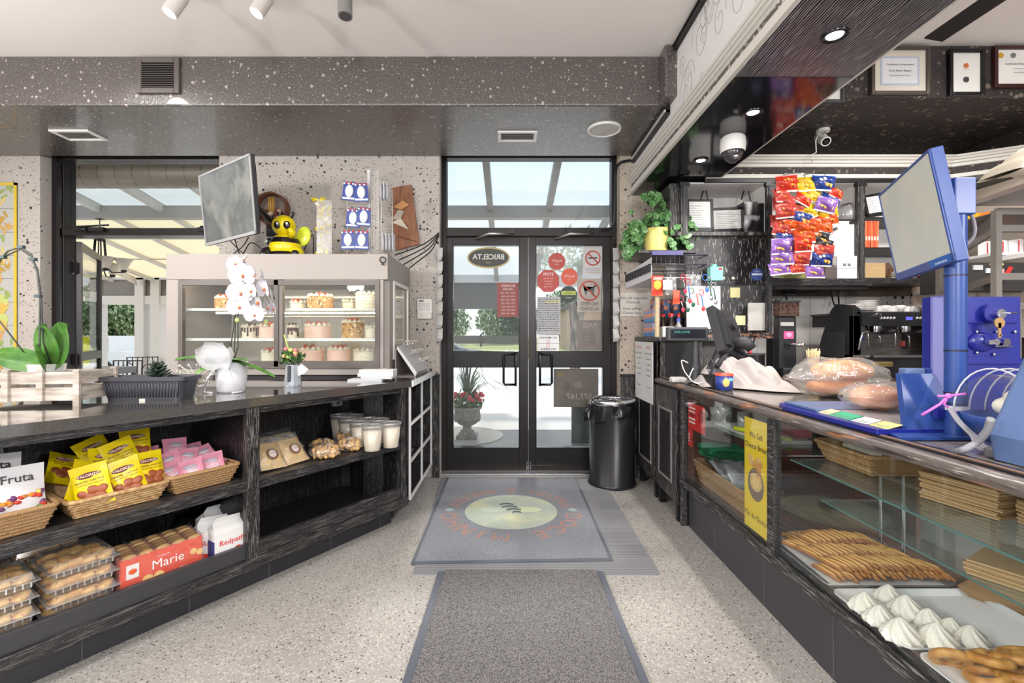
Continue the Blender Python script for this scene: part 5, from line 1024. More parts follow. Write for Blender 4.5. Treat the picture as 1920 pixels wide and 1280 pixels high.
# paper stacks by the case
a = at(706, 700, 3.1); r = random.Random(3); gr = 'white boxes of papers by the case'
for k, (x, y, w_, d_, z, h_, l) in enumerate(((-.93, 3.08, .22, .13, ZT, .012, 'thin leaflets at the bottom of the pile before the cake case'), (-.86, 3.09, .2, .12, ZT+.0125, .014, 'second layer of leaflets in the pile before the case'), (-.87, 3.1, .23, .11, ZT+.027, .022, 'white flat box on the leaflet pile'), (-.865, 3.1, .22, .11, ZT+.0495, .022, 'topmost white flat box before the cake case'))):
    b = B(); b.box(x-w_/2, x+w_/2, y-d_/2, y+d_/2, z, z+h_, WHT if k > 1 else P(206, 208, 210)); [b.box(x-w_/2-.001, x+w_/2+.001, y-d_/2-.001, y+d_/2, z+.004+.005*j, z+.0045+.005*j, P(170, 170, 170)) for j in range(2)]; one('leaflet_box', b, l, 'paper', gr)
# tilted acrylic display with lollipop sticks
a = at(760, 690, 3.45); t = thing('acrylic_display', 'tilted clear display tray of small silver-topped sticks', 'display tray', (-.735, 3.6, ZT))
b = B(); A0, A1 = at(742, 652, 3.5), at(790, 701, 3.5); b.add([(-.80, 3.35, ZT+.22), (-.80, 3.85, ZT+.22), (-.66, 3.85, ZT+.03), (-.66, 3.35, ZT+.03), (-.805, 3.35, ZT+.2), (-.67, 3.35, ZT), (-.67, 3.85, ZT), (-.805, 3.85, ZT+.2)], [(0, 3, 2, 1), (4, 7, 6, 5), (0, 4, 5, 3), (1, 2, 6, 7)], P(200, 200, 202, .2)); b.box(-.82, -.67, 3.36, 3.84, ZT, ZT+.008, P(120, 110, 110)); b.box(-.82, -.81, 3.36, 3.84, ZT, ZT+.2, P(130, 118, 116)); mesh('tray', b, t)
for i in range(3):
    for j in range(5):
        b = B(); p0 = V((-.785+i*.05, 3.4+j*.1, ZT+.205-i*.065)); b.tube([p0, p0+V((.035, 0, .045))], .0025, CHR, 5); b.ball(p0+V((.037, 0, .048)), .007, P(214, 204, 190, .2), n=8, k=5); mesh('stick', b, t)
# left: orchid with bare stems in a wooden crate
a = V((-2.02, 2.05, ZT)); t = thing('wooden_crate', 'whitewashed slatted wooden crate at the left end of the counter', 'crate', a, .1); WW = mat('whitewashed_wood', c(196, 186, 176), .7, layers=[('n', 8, (1, 1, 6), .4, .6, c(160, 148, 136))])
b = B()
for z0, z1 in ((.02, .075), (.09, .14)):
    b.box(-.2, .2, -.1, -.09, z0, z1, WW); b.box(-.2, .2, .09, .1, z0, z1, WW); b.box(-.2, -.19, -.09, .09, z0, z1, WW); b.box(.19, .2, -.09, .09, z0, z1, WW)
b.box(-.19, .19, -.09, .09, .02, .03, WW); mesh('slats', b, t, local=True)
for x in (-.2, -.07, .06, .2):
    b = B(); b.box(x-.012, x+.012, -.112, -.1, .0 if abs(x) > .1 else .02, .15, WW); mesh('upright', b, t, local=True)
for x in (-.2, .2): b = B(); b.box(x-.012, x+.012, .1, .112, 0, .15, WW); mesh('upright', b, t, local=True)
a = V((-2.02, 2.05, ZT+.03)); t = thing('leafy_orchid', 'orchid with broad green leaves and bare arched stems in the crate', 'potted orchid', a)
b = B(); b.lathe([(.001, 0), (.05, 0), (.065, .14), (.06, .14), (.05, .02)], a, clear('clear_pot', (1, 1, 1, 1), .1, .1, (.8, .8, .8, 1), .5), 24); mesh('pot', b, t)
b = B(); b.lathe([(.001, .11), (.058, .11)], a, BARK, 20); mesh('bark', b, t)
for (dx, dy, dz, l, w) in ((.35, -.2, 1.0, .2, .075), (.6, -.1, .7, .24, .085), (.45, -.5, .35, .16, .065), (-.9, -.2, .35, .18, .045), (-.7, -.4, .2, .17, .04), (.2, .2, 1, .17, .05)):
    b = B(); petal(b, a+V((0, 0, .13)), (dx, dy, dz), (-.3*dx, -1, .2), l, w, LEAF, .25, 9); mesh('leaf', b, t)
b = B(); Yq = 2.0; b.tube([a+V((.03, 0, .1)), at(74, 660, Yq), at(75, 560, Yq), at(70, 510, Yq), at(58, 476, Yq), at(38, 463, Yq), at(15, 470, Yq), at(2, 485, Yq), at(-12, 510, Yq)], .004, P(70, 76, 66), 7); b.tube([a+V((.03, 0, .1)), at(81, 640, Yq), at(78, 570, Yq), at(71, 505, Yq), at(58, 480, Yq), at(38, 467, Yq), at(10, 480, Yq)], .003, P(50, 50, 50), 7); b.tube([at(-2, 600, Yq), a+V((-.03, 0, .1))], .003, BLK, 6); mesh('stem', b, t)
b = B(); [b.box(at(p, q, Yq).x-.012, at(p, q, Yq).x+.012, Yq-.008, Yq+.008, at(p, q, Yq).z-.006, at(p, q, Yq).z+.006, P(60, 74, 80)) for p, q in ((72, 555), (62, 486), (40, 463), (5, 482))]; mesh('stem_clip', b, t)
print('D ok')
# ================================================================ RIGHT SERVING COUNTER
XR = 1.10
DKP = mat('charcoal_laminate', c(58, 57, 62), .35); BASEW = wood_along('worn_base_wood', (34, 2, 34), (30, 29, 31), (130, 128, 126), .55)
WOODBR = mat('brown_case_wood', c(112, 70, 48), .4, layers=[('n', 8, (14, 14, 1), .4, .65, c(88, 52, 36))]); WORN = mat('worn_varnish_rail', c(92, 84, 80), .34, layers=[('n', 5, (6, .9, 6), .58, .64, c(142, 92, 62), 6), ('n', 9, (14, .8, 14), .56, .64, c(44, 38, 38), 5), ('n', 12, (20, 1, 20), .62, .66, c(160, 152, 146), 5)])
sc = thing('serving_counter', 'long glass fronted pastry display counter on the right', 'display counter', (1.45, 1.6, 0))
b = B(); b.box(1.142, 1.165, .3, 2.99, 0, .262, DKP); b.box(1.165, 1.8, .3, 2.99, 0, .24, P(40, 38, 40))
for y in (.75, 1.2, 1.65, 2.1, 2.6): b.box(1.1405, 1.142, y, y+.004, 0, .262, P(92, 90, 94))
mesh('plinth', b, sc)
b = B(); b.box(XR-.005, 1.17, .3, 3.03, .26, .302, BASEW); mesh('base_rail', b, sc, bevel=.003)
b = B(); b.box(1.16, 1.84, .3, 3.03, .285, .31, mat('worn_shelf_board', c(128, 104, 88), .45, layers=[('n', 5, (10, 1, 1), .4, .65, c(98, 76, 64))])); mesh('case_floor', b, sc)
for y0, y1, nm in ((1.955, 2.007, 'mullion'), (2.99, 3.03, 'corner_post')):
    b = B(); b.box(XR, XR+.035, y0, y1, .0 if y0 > 2.5 else .3, .865, BASEW); mesh(nm, b, sc, bevel=.003)
b = B(); b.box(1.15, 1.19, 2.95, 3.03, 0, .3, BASEW); mesh('corner_post', b, sc)
for y0, y1 in ((.3, 1.955), (2.007, 2.99)): b = B(); b.box(XR+.012, XR+.017, y0, y1, .302, .862, GLASS); mesh('front_glass', b, sc)
b = B(); 
prof = [(1.115+.035*math.cos(math.radians(a)), .882+.022*math.sin(math.radians(a))) for a in range(90, 271, 20)]
b.add([(x, y, z) for y in (.3, 3.5) for x, z in prof], [(i, i+1, len(prof)+i+1, len(prof)+i) for i in range(len(prof)-1)], WORN, True)
b.box(1.11, 1.15, .3, 3.5, .862, .9045, BLK); mesh('front_rail', b, sc)
b = B(); b.box(1.15, 1.88, .3, 3.47, .885, .905, mat('counter_stone_top', c(118, 112, 106), .14, layers=[('n', 4, (1, 1, 1), .4, .6, c(142, 134, 126)), ('n', 30, (1, 1, 1), .5, .7, c(84, 78, 76))])); b.box(1.118, 1.16, .3, 3.48, .895, .908, P(40, 36, 38, .25)); b.box(1.13, 1.134, .3, 3.48, .907, .911, P(150, 120, 100)); mesh('worktop', b, sc)
b = B(); b.box(1.82, 1.84, .3, .9, .31, .885, WOODBR); b.box(1.82, 1.84, 2.1, 3.03, .31, .885, WOODBR); mesh('back_door', b, sc)
b = B(); b.box(1.14, 1.84, 3.0, 3.02, .31, .885, WOODBR); mesh('end_panel', b, sc)
def gshelf(x0, x1, y0, y1, z):
    b = B(); b.box(x0, x1, y0, y1, z-.006, z, GLS2); b.box(x0-.002, x0, y0, y1, z-.006, z, GEDGE); mesh('glass_shelf', b, sc)
gshelf(1.17, 1.62, .3, 1.955, .70); gshelf(1.17, 1.62, 2.01, 2.98, .70); gshelf(1.30, 1.62, .3, 1.955, .53)
b = B(); 
for y in (1.0, 1.93, 2.05, 2.9): b.cyl((1.62, y, .31), (1.62, y, .88), .007, CHR, n=8)
mesh('shelf_support', b, sc)
# cabinets at the entrance end
ec = thing('end_cabinet', 'black worn cabinet with two panelled doors at the entrance end of the counter', 'cabinet', (1.3, 3.5, 0))
b = B(); b.box(1.095, 1.5, 3.04, 3.47, .12, .862, BLKW); b.box(1.10, 1.42, 3.47, 4.0, .12, 1.17, BLKW)
b.box(1.12, 1.42, 3.04, 3.46, .0, .12, BLK) if 0 else None; mesh('body', b, ec)
for y0, y1, zz in ((3.05, 3.46, .855), (3.5, 3.97, .855)):
    b = B(); b.box(1.08, 1.095, y0, y1, .13, zz, WCAP); mesh('door', b, ec, bevel=.003); d = C.objects[-1] if 0 else b
    b = B(); X = 1.074
    for a in ((y0+.07, y1-.07, .235, .25), (y0+.07, y1-.07, .70, .715), (y0+.07, y0+.085, .25, .70), (y1-.085, y1-.07, .25, .70)): b.box(X, 1.081, a[0], a[1], a[2], a[3], P(132, 128, 126, .3))
    b.box(1.078, 1.081, y0+.085, y1-.085, .25, .7, BLKW); mesh('panel_moulding', b, ec)
for y in (3.06, 3.42, 3.52, 3.92): b = B(); b.box(1.1, 1.14, y, y+.04, 0, .13, BLK); mesh('foot', b, ec)
b = B(); b.box(1.095, 1.11, 3.47, 3.50, .12, 1.17, WCAP); b.box(1.40, 1.42, 3.46, 3.49, .9, 1.17, WCAP); b.box(1.11, 1.15, 3.455, 3.47, .9, 1.17, WCAP); mesh('stile', b, ec)
b = B(); b.box(1.07, 1.50, 3.44, 4.02, 1.17, 1.205, WCAP); mesh('cabinet_top', b, ec, bevel=.006)
b = B(); b.box(1.15, 1.40, 3.45, 3.468, .905, 1.165, P(16, 14, 16)); mesh('niche', b, ec)
b = B(); b.box(1.066, 1.07, 3.49, 3.97, .70, 1.165, P(214, 214, 212)); F = lambda y, z: FR((1.0655, y, z), (-1, 0, 0))
for k, (y, h) in enumerate(((3.86, 'ATTENTION'), (3.6, 'NOTICE'))):
    b.text(h, F(y, 1.12), .034, P(200, 60, 60), sx=.85)
    for j, s in enumerate(('Please do not touch', 'any of the bread', 'or pastries', 'Please ask staff', 'for assistance', 'Thank you')): b.text(s, F(y, 1.075-j*.042-(.05 if j == 5 else 0)), .021, P(70, 70, 74), sx=.95)
one('notice_sheet', b, 'white notice sheets with red headings on the side of the end cabinet', 'sign')
# sign on wall
a = at(1163, 549, 4.03); e = at(1224, 593, 4.03); b = B(); b.box(a.x, e.x, 4.03, 4.04, e.z, a.z, P(206, 200, 192)); b.text('We sell Vegetable', FR(((a.x+e.x)/2-.02, 4.029, a.z-.045)), .032, BLK); b.text('Charcoal', FR(((a.x+e.x)/2-.03, 4.029, a.z-.08)), .032, BLK); b.text('Now selling', FR(((a.x+e.x)/2-.04, 4.029, a.z-.135)), .032, BLK); b.text('Canvas bags', FR(((a.x+e.x)/2-.04, 4.029, a.z-.17)), .032, BLK)
one('wall_notice', b, 'paper notice about vegetable charcoal on the wall right of the doors', 'sign')
# ---- things on the case floor: finger biscuits
TRAYM = P(206, 206, 208, .25, .7)
def tray(lab, x0, x1, y0, y1, z, m, cat='tray', rz=0):
    t = thing('serving_tray', lab, cat, ((x0+x1)/2, (y0+y1)/2, z), rz); w = (x1-x0)/2; d = (y1-y0)/2; b = B()
    rg = [rr(w-.02, d-.02, .002), rr(w-.004, d-.004, .016), rr(w, d, .017), rr(w, d, .012), rr(w-.02, d-.02, -.001)]
    b.add([p for g in rg for p in g], [(k*24+i, k*24+(i+1) % 24, (k+1)*24+(i+1) % 24, (k+1)*24+i) for k in range(4) for i in range(24)]+[tuple(range(24)), tuple(range(119, 95, -1))], m); mesh('dish', b, t, local=True); 
    return t
t = tray('steel tray piled with golden finger biscuits', 1.13, 1.60, 1.66, 2.06, .312, TRAYM)
b = B(); b.add([(-.225, -.2, .018), (.2, -.19, .004), (.2, .19, .004), (-.225, .2, .03), (-.236, -.1, .03)], [(0, 1, 2, 3), (0, 3, 4)], P(230, 230, 232)); mesh('paper_liner', b, t, local=True)
BISC = mat('golden_biscuit', c(172, 112, 44), .4, layers=[('n', 22, (1, 1, 1), .4, .62, c(214, 162, 84))])
BISD = P(168, 108, 48, .45); BIST = mat('biscuit_top', c(226, 176, 100), .45); b = B(); b.tube([(0, -.058, 0), (0, -.05, .002), (0, -.03, .005), (0, .02, .006), (0, .048, .003), (0, .058, 0)], [.003, .0072, .0088, .009, .0072, .003], BISD, 9); b.tube([(0, -.053, .004), (0, -.03, .0115), (0, .02, .0125), (0, .051, .008)], [.0025, .0052, .0054, .0025], BIST, 7)
r = random.Random(21); f0 = None; ORD = 'first second third fourth fifth sixth seventh eighth ninth tenth eleventh twelfth thirteenth fourteenth fifteenth sixteenth seventeenth eighteenth nineteenth twentieth twenty-first twenty-second'.split()
for row, (yb0, zb0, n, xa0, xb0, nm) in enumerate(((1.725, .326, 22, 1.165, 1.57, 'front row'), (1.74, .345, 18, 1.19, 1.54, 'top layer over the front row'), (1.835, .345, 19, 1.17, 1.52, 'middle row'), (1.93, .332, 19, 1.16, 1.52, 'row before the back one'), (1.92, .362, 13, 1.22, 1.46, 'upper back layer'), (2.0, .33, 15, 1.19, 1.5, 'back row'))):
    for k in range(n):
        q = k/(n-1); lab = 'finger biscuit, %s from the left in the %s' % (ORD[k], nm)
        if f0 is None: o = mesh('finger_biscuit', b, local=True); f0 = o; tag(o, lab, 'biscuit', 'finger biscuits on the steel tray')
        else: o = dup(f0, label=lab)
        yw = (.3, .42, .35, .5, .3, .4)[row]
        place(o, Matrix.Translation((xa0+(xb0-xa0)*q+r.uniform(-.002, .002), yb0+r.uniform(-.008, .008), zb0+.01+r.uniform(0, .004)+.014*math.sin(PI*q))) @ Euler((r.uniform(-.05, .16), 0, yw+r.uniform(-.07, .07))).to_matrix().to_4x4())
t = tray('white tray with meringues, in front of the biscuits', 1.12, 1.62, 1.325, 1.64, .312, P(228, 228, 230, .2))
MER = mat('meringue', c(238, 232, 222), .7)
def mering():
    b = B(); vs = []; nu, nv = 36, 12
    def f(u, v):
        a = u*2*PI; rr_ = .045*(1-v)**.75*(1+.2*math.sin(9*a+v*9))*(1 if v > .12 else .75+v*2); return V((rr_*math.cos(a), rr_*math.sin(a), .055*v**.85))
    b.grid(f, nu, nv, MER, True, True); return b
b = mering(); m0 = None
for k, (p, q, s, l) in enumerate(((1622, 1136, 1.1, 'meringue at the back left corner of the white tray'), (1667, 1118, 1.0, 'meringue at the back, with its peak highest'), (1650, 1160, 1.05, 'meringue at the left edge, second from the back'), (1700, 1145, 1.2, 'large meringue in the middle of the group'), (1742, 1165, 1.0, 'meringue right of the large middle one'), (1690, 1190, 1.2, 'meringue near the front left edge of the tray'), (1757, 1200, 1.2, 'front meringue with sharp peak'), (1822, 1198, 1.0, 'flat meringue farthest right in the white tray'), (1784, 1178, .85, 'small meringue between the peaked and the rightmost one'))):
    if m0 is None: o = mesh('meringue', b, local=True); m0 = o; tag(o, l, 'meringue', 'meringues on the white tray')
    else: o = dup(m0, label=l)
    a = atz(p, q, .33); place(o, Matrix.Translation((a.x, a.y, .316)) @ Matrix.Rotation(k*1.3, 4, 'Z') @ Matrix.Scale(s, 4))
t = tray('white tray of ring biscuits at the bottom right corner', 1.13, 1.6, .98, 1.31, .312, P(226, 226, 230, .25))
b = B(); b.tube([(.032*math.cos(i*2*PI/20), .032*math.sin(i*2*PI/20), 0) for i in range(20)], .0105, BISC, 9, True); g0 = None
for k, (x, y, z, rx) in enumerate(((1.19, 1.265, .33, .9), (1.24, 1.27, .335, .7), (1.22, 1.2, .33, .2), (1.29, 1.26, .34, .6), (1.29, 1.19, .34, .3), (1.35, 1.26, .335, .8), (1.36, 1.19, .35, .3), (1.42, 1.25, .34, .6), (1.43, 1.18, .345, .2), (1.49, 1.24, .335, .5), (1.27, 1.13, .335, .3), (1.34, 1.12, .34, .2), (1.41, 1.11, .34, .4), (1.25, 1.22, .36, .3), (1.33, 1.225, .367, .3), (1.40, 1.21, .37, .4))):
    l = 'ring biscuit, %s of the corner tray' % (('far left back', 'second at the back', 'left, lying flat', 'third at the back', 'in the middle row, second', 'fourth at the back', 'in the middle row, third', 'fifth at the back', 'in the middle row, fourth', 'back right corner', 'near side, first', 'near side, second', 'near side, third', 'on top, leftmost', 'on top, middle', 'on top, rightmost')[k])
    if g0 is None: o = mesh('ring_biscuit', b, local=True); g0 = o; tag(o, l, 'biscuit', 'ring biscuits on the corner tray')
    else: o = dup(g0, label=l)
    place(o, Matrix.Translation((x, y, z+.01)) @ Euler((-rx, r.uniform(-.3, .3), r.uniform(-.5, .5))).to_matrix().to_4x4() @ Matrix.Scale(1.15, 4))
# baskets and paper bags
basket('wicker basket of paper on the upper glass shelf', 1.43, 1.82, .3, .3, .075, None, (.702, 0), 6)
b = B(); [b.cb((1.40+.012*k, 1.84, .80), (.004, .2, .1), P(222, 214, 196), (0, .5, 0)) for k in range(6)]; one('napkin_bundle', b, 'upright pale paper napkins in the wicker basket on the glass shelf', 'napkins')
KR = mat('kraft_paper', c(170, 134, 92), .8); KR2 = P(196, 164, 120, .8)
def stack(lab, x, y, z, w, d, n, h, rz, grp='stacks of kraft paper bags', m=None):
    t = thing('paper_bag_stack', lab, 'paper bags', (x, y, z), rz, grp); r = random.Random(n)
    for k in range(n): b = B(); b.cb((r.uniform(-.004, .004), r.uniform(-.004, .004), (k+.5)*h), (w, d, h*.85), m or (KR if k % 2 else KR2), (0, 0, r.uniform(-.03, .03))); mesh('paper_bag', b, t, local=True)
stack('thick stack of kraft paper bags on the upper glass shelf', 1.45, 1.42, .702, .26, .2, 16, .0052, .25)
stack('second dark kraft stack at the right end of the glass shelf', 1.5, 1.19, .702, .24, .16, 12, .0052, -.1)
stack('low stack of kraft bags on the lower glass shelf', 1.47, 1.3, .532, .24, .24, 7, .006, .5)
stack('flat brown paper sheets lying on the case floor behind the trays', 1.72, 1.55, .312, .18, .3, 8, .004, .5, m=KR)
# first bay: basket, foil bags, green cloths, signs, glassware
basket('long wicker basket behind the first glass pane', 1.25, 2.62, .2, .62, .13, None, (.312, 0), 10)
FOI = mat('silver_foil_bag', c(176, 178, 182), .25, .4, bump=.5, bscale=30); b = B(); pouch_geo(b, .16, .2, .07, FOI, seed=5, wob=.012); q0 = None
for k, (x, y, z, rx, rz, l) in enumerate(((1.24, 2.42, .36, -.5, .5, 'silver foil bag nearest the yellow poster'), (1.27, 2.6, .37, -.7, 1.2, 'silver foil bag in the middle of the long basket'), (1.25, 2.52, .41, -1.1, .2, 'silver foil bag lying on top of the others'))):
    if q0 is None: o = mesh('foil_bag', b, local=True); q0 = o; tag(o, l, 'snack bag', 'silver foil bags')
    else: o = dup(q0, label=l)
    place(o, Matrix.Translation((x, y, z)) @ Euler((rx, 0, rz)).to_matrix().to_4x4())
GRN = mat('green_cloth', c(20, 140, 92), .8); b = B(); r = random.Random(2)
for k in range(7):
    b.grid(lambda u, v, k=k: V((1.28+(u-.5)*.24+.008*math.sin(v*7+k), 2.8+(v-.5)*.22, .50+k*.008+.006*math.sin(u*6+k)+.004*math.sin(v*9))), 10, 10, GRN)
b.box(1.2, 1.36, 2.72, 2.88, .442, .497, P(60, 66, 64)); one('green_cloths', b, 'stack of folded green cloths behind the age limit sign', 'cloth')
b = B(); b.box(1.12, 1.122, 2.69, 2.94, .64, .80, P(214, 40, 40)); F = lambda y, z: FR((1.1195, y, z), (-1, 0, 0)); b.text('19', F(2.745, .73), .12, BLK, sx=.7, bold=.01)
for k in range(5): b.box(1.119, 1.12, 2.83, 2.925, .765-k*.022, .775-k*.022, P(236, 230, 230) if k not in (2,) else P(120, 20, 20))
b.box(1.12, 1.122, 2.87, 2.94, .53, .635, P(214, 40, 40)); b.text('19', F(2.893, .575), .06, BLK, sx=.7, bold=.01); [b.box(1.119, 1.12, 2.91, 2.937, .60-k*.014, .606-k*.014, WHT) for k in range(4)]
one('age_limit_sign', b, 'red and white age limit sign with a big 19 behind the glass', 'sign')
b = B(); y0, y1 = 2.03, 2.235; b.box(1.12, 1.122, y0, y1, .32, .83, P(232, 200, 50)); ym = (y0+y1)/2
b.text('We Sell', F(ym, .755), .036, P(50, 44, 40), bold=.01); b.text('Cheese Bread', F(ym, .705), .035, P(50, 44, 40), bold=.01); b.text('P\u00e3o de Queijo', F(ym, .385), .034, P(50, 44, 40))
for k in range(9): r1 = random.Random(k); b.ball((1.119, ym+r1.uniform(-.05, .05), .6+r1.uniform(-.04, .05)), (.002, .022, .018), P(206, 150, 90) if k % 2 else P(222, 178, 120))
b.ball((1.119, ym, .535), (.0015, .07, .075), P(130, 110, 96)); b.ball((1.1185, ym, .545), (.002, .055, .045), P(210, 180, 120))
one('cheese_bread_poster', b, 'tall yellow poster about cheese bread inside the glass', 'poster')
for k, (y, x, h, l) in enumerate(((2.86, 1.28, .09, 'clear glass beaker at the back of the first upper shelf'), (2.72, 1.25, .11, 'stemmed glass on the first upper shelf'), (2.6, 1.3, .09, 'squat glass jar in the middle of the first upper shelf'), (2.92, 1.36, .08, 'small glass in the far corner of the first upper shelf'))):
    b = B(); b.lathe([(.03, 0), (.034, .004), (.036, h), (.033, h), (.03, .008)] if k != 1 else [(.03, 0), (.006, .01), (.006, .045), (.034, .07), (.036, h), (.033, h), (.03, .07)], (x, y, .702), CLR2, 20); one('drinking_glass', b, l, 'glass', 'glasses in the first bay')
b = B(); b.box(1.25, 1.42, 2.2, 2.42, .702, .72, P(226, 222, 220)); b.box(1.3, 1.45, 2.25, 2.4, .72, .76, P(200, 60, 80)); b.box(1.299, 1.3, 2.27, 2.38, .725, .755, WHT); one('packet_box', b, 'pink and white carton on the upper shelf behind the poster', 'carton')
b = B(); b.tube([(1.2, 2.5, .72), (1.25, 2.4, .725), (1.3, 2.3, .72), (1.32, 2.2, .722)], .012, P(220, 230, 40), 8); one('yellow_strip_roll', b, 'bright yellow rolled strip on the upper shelf by the yellow poster', 'roll')
for k, (y, l) in enumerate(((2.66, 'white flyer lying flat left on the first upper shelf'), (2.47, 'white flyer lying flat right on the first upper shelf'))):
    b = B(); b.box(1.2, 1.38, y-.08, y+.08, .702, .706, P(226, 226, 228)); one('flyer', b, l, 'paper')
# ---------------------------------------------------------------- on the serving counter
ZC = .912
# customer display on a pole
px_, py_ = 1.17, 2.95; t = thing('customer_display', 'black customer display on a ribbed pole', 'display', (px_, py_, .905)); a = at(1286, 625, py_)
b = B(); b.cyl((px_, py_, .905), (px_, py_, 1.02), .024, P(62, 62, 66), n=20); b.cyl((px_, py_, 1.02), (px_, py_, a.z-.04), .018, P(62, 62, 66), n=16); b.lathe([(.05, 0), (.05, .01), (.026, .018)], (px_, py_, .905), BLK, 24); b.cyl((px_, py_, 1.0), (px_, py_, 1.03), .028, P(62, 62, 66)); mesh('pole', b, t)
hx = a.x; b = B(); b.box(hx-.125, hx+.125, py_-.04, py_+.015, a.z-.045, a.z+.04, P(66, 66, 70, .4)); mesh('display_head', b, t, bevel=.008)
b = B(); b.box(hx-.11, hx+.11, py_-.0425, py_-.04, a.z-.03, a.z+.025, P(28, 30, 34, .15)); b.text('WELCOME', FR((hx-.04, py_-.044, a.z+.008)), .02, P(60, 160, 150)); mesh('screen', b, t)
# POS monitor seen from behind
o = at(1360, 635, 2.95); t = thing('cash_register_monitor', 'black till monitor seen from behind on its angled foot', 'monitor', (o.x, 2.95, .905)); DG = P(48, 48, 52, .5)
TM = Matrix.Translation(o+V((.0, 0, .02))) @ Euler((-.45, .35, .6)).to_matrix().to_4x4(); b = B(TM); b.box(-.13, .13, -.03, .02, -.16, .16, DG); b.box(-.1, .1, -.05, -.03, -.12, .12, P(40, 40, 44)); b.cyl((0, -.05, .06), (0, -.075, .06), .04, DG, n=20)
for k in range(14): b.box(-.12, .12, -.0315, -.03, -.15+k*.022, -.145+k*.022, P(30, 30, 33))
mesh('screen_housing', b, t, bevel=.006)
b = B(TM); b.box(-.12, .12, .02, .022, -.15, .15, P(120, 130, 140, .2)); mesh('screen', b, t)
b = B(); b.tube([o+V((-.02, -.05, .04)), o+V((-.06, -.06, -.08)), (o.x-.13, 2.86, 1.0)], .03, DG, 10); b.add([(o.x-.17, 2.75, .985), (o.x+.02, 2.75, .985), (o.x+.1, 3.0, .985), (o.x-.12, 3.0, .985), (o.x-.1, 2.86, 1.06), (o.x+.02, 2.88, 1.08)], [(0, 1, 5, 4), (1, 2, 5), (2, 3, 4, 5), (3, 0, 4)], DG); mesh('stand', b, t)
b = B(); b.tube([o+V((.02, -.08, -.03)), o+V((.06, -.14, -.02)), o+V((.09, -.15, -.06))], [.035, .04, .03], DG, 10); b.tube([o+V((.0, -.1, -.04)), (o.x-.12, 2.8, 1.03)], .016, DG, 8); mesh('card_reader_arm', b, t)
b = B(); b.box(1.18, 1.46, 2.72, 3.05, .905, .98, P(28, 27, 30)); b.box(1.17, 1.2, 2.71, 2.72, .91, .97, P(40, 40, 42)); b.ball((1.265, 2.718, .943), (.027, .004, .032), P(216, 206, 182)); b.ball((1.265, 2.715, .943), (.018, .004, .024), P(176, 160, 130)); one('till_box', b, 'black box with oval cream label under the till monitor', 'box', bevel=.004)
b = B(); a = at(1358, 690, 2.62); b.lathe([(.001, 0), (.045, 0), (.046, .08), (.001, .08)], (a.x, 2.62, .912), P(50, 70, 150, .3), 28); b.lathe([(.048, .078), (.048, .09), (.001, .092)], (a.x, 2.62, .912), P(226, 84, 60, .3), 28); b.ball((a.x-.01, 2.575, .955), (.02, .004, .024), P(230, 200, 120)); b.ball((a.x+.015, 2.576, .97), (.014, .004, .01), P(120, 190, 220)); one('biscuit_tin', b, 'blue round tub with orange lid beside the till', 'tub')
b = B(); a = at(1272, 709, 3.1); b.box(a.x-.05, a.x+.05, 3.07, 3.14, .905, .94, P(206, 204, 200)); one('white_router', b, 'small rounded white device left of the display pole', 'device', bevel=.012)
for k, (pts, m, l) in enumerate((([at(1290, 680, 2.9), at(1278, 676, 2.9), at(1283, 695, 2.9), at(1296, 712, 2.85)], WHT, 'white cable looping left of the display pole'), ([at(1300, 690, 2.85), at(1293, 708, 2.8), at(1305, 718, 2.8), at(1320, 716, 2.8)], WHT, 'white cable trailing right of the display pole'), ([at(1338, 680, 2.65), at(1325, 665, 2.8), at(1330, 700, 2.65)], P(60, 60, 64), 'grey cable over the black box with the oval label'))): cable(l, pts, .0035, m)
# white cloth
b = B(); CLO = mat('white_cloth', c(176, 167, 163), .85, bump=.3, bscale=300); 
def clothf(u, v):
    p0 = atz(1290, 718, ZC); x = 1.14+u*.46+.03*(v-.5); y = 2.9-u*.3+(v-.5)*.34; 
    h = math.exp(-((u-.28)/.2)**2-((v-.5)/.24)**2)*.115+math.exp(-((u-.62)/.22)**2-((v-.55)/.26)**2)*.1; h += (.034*abs(math.sin(v*6+u*10))+.03*abs(math.sin(u*15-v*7))+.012*abs(math.sin(u*31+v*13)))*math.sin(PI*u)*math.sin(PI*v)
    return V((x, y+.04*math.sin(u*7), ZC+.002+max(0, h)))
b.grid(clothf, 110, 70, CLO); one('white_cloth', b, 'crumpled white cloth heaped on the counter top', 'cloth')
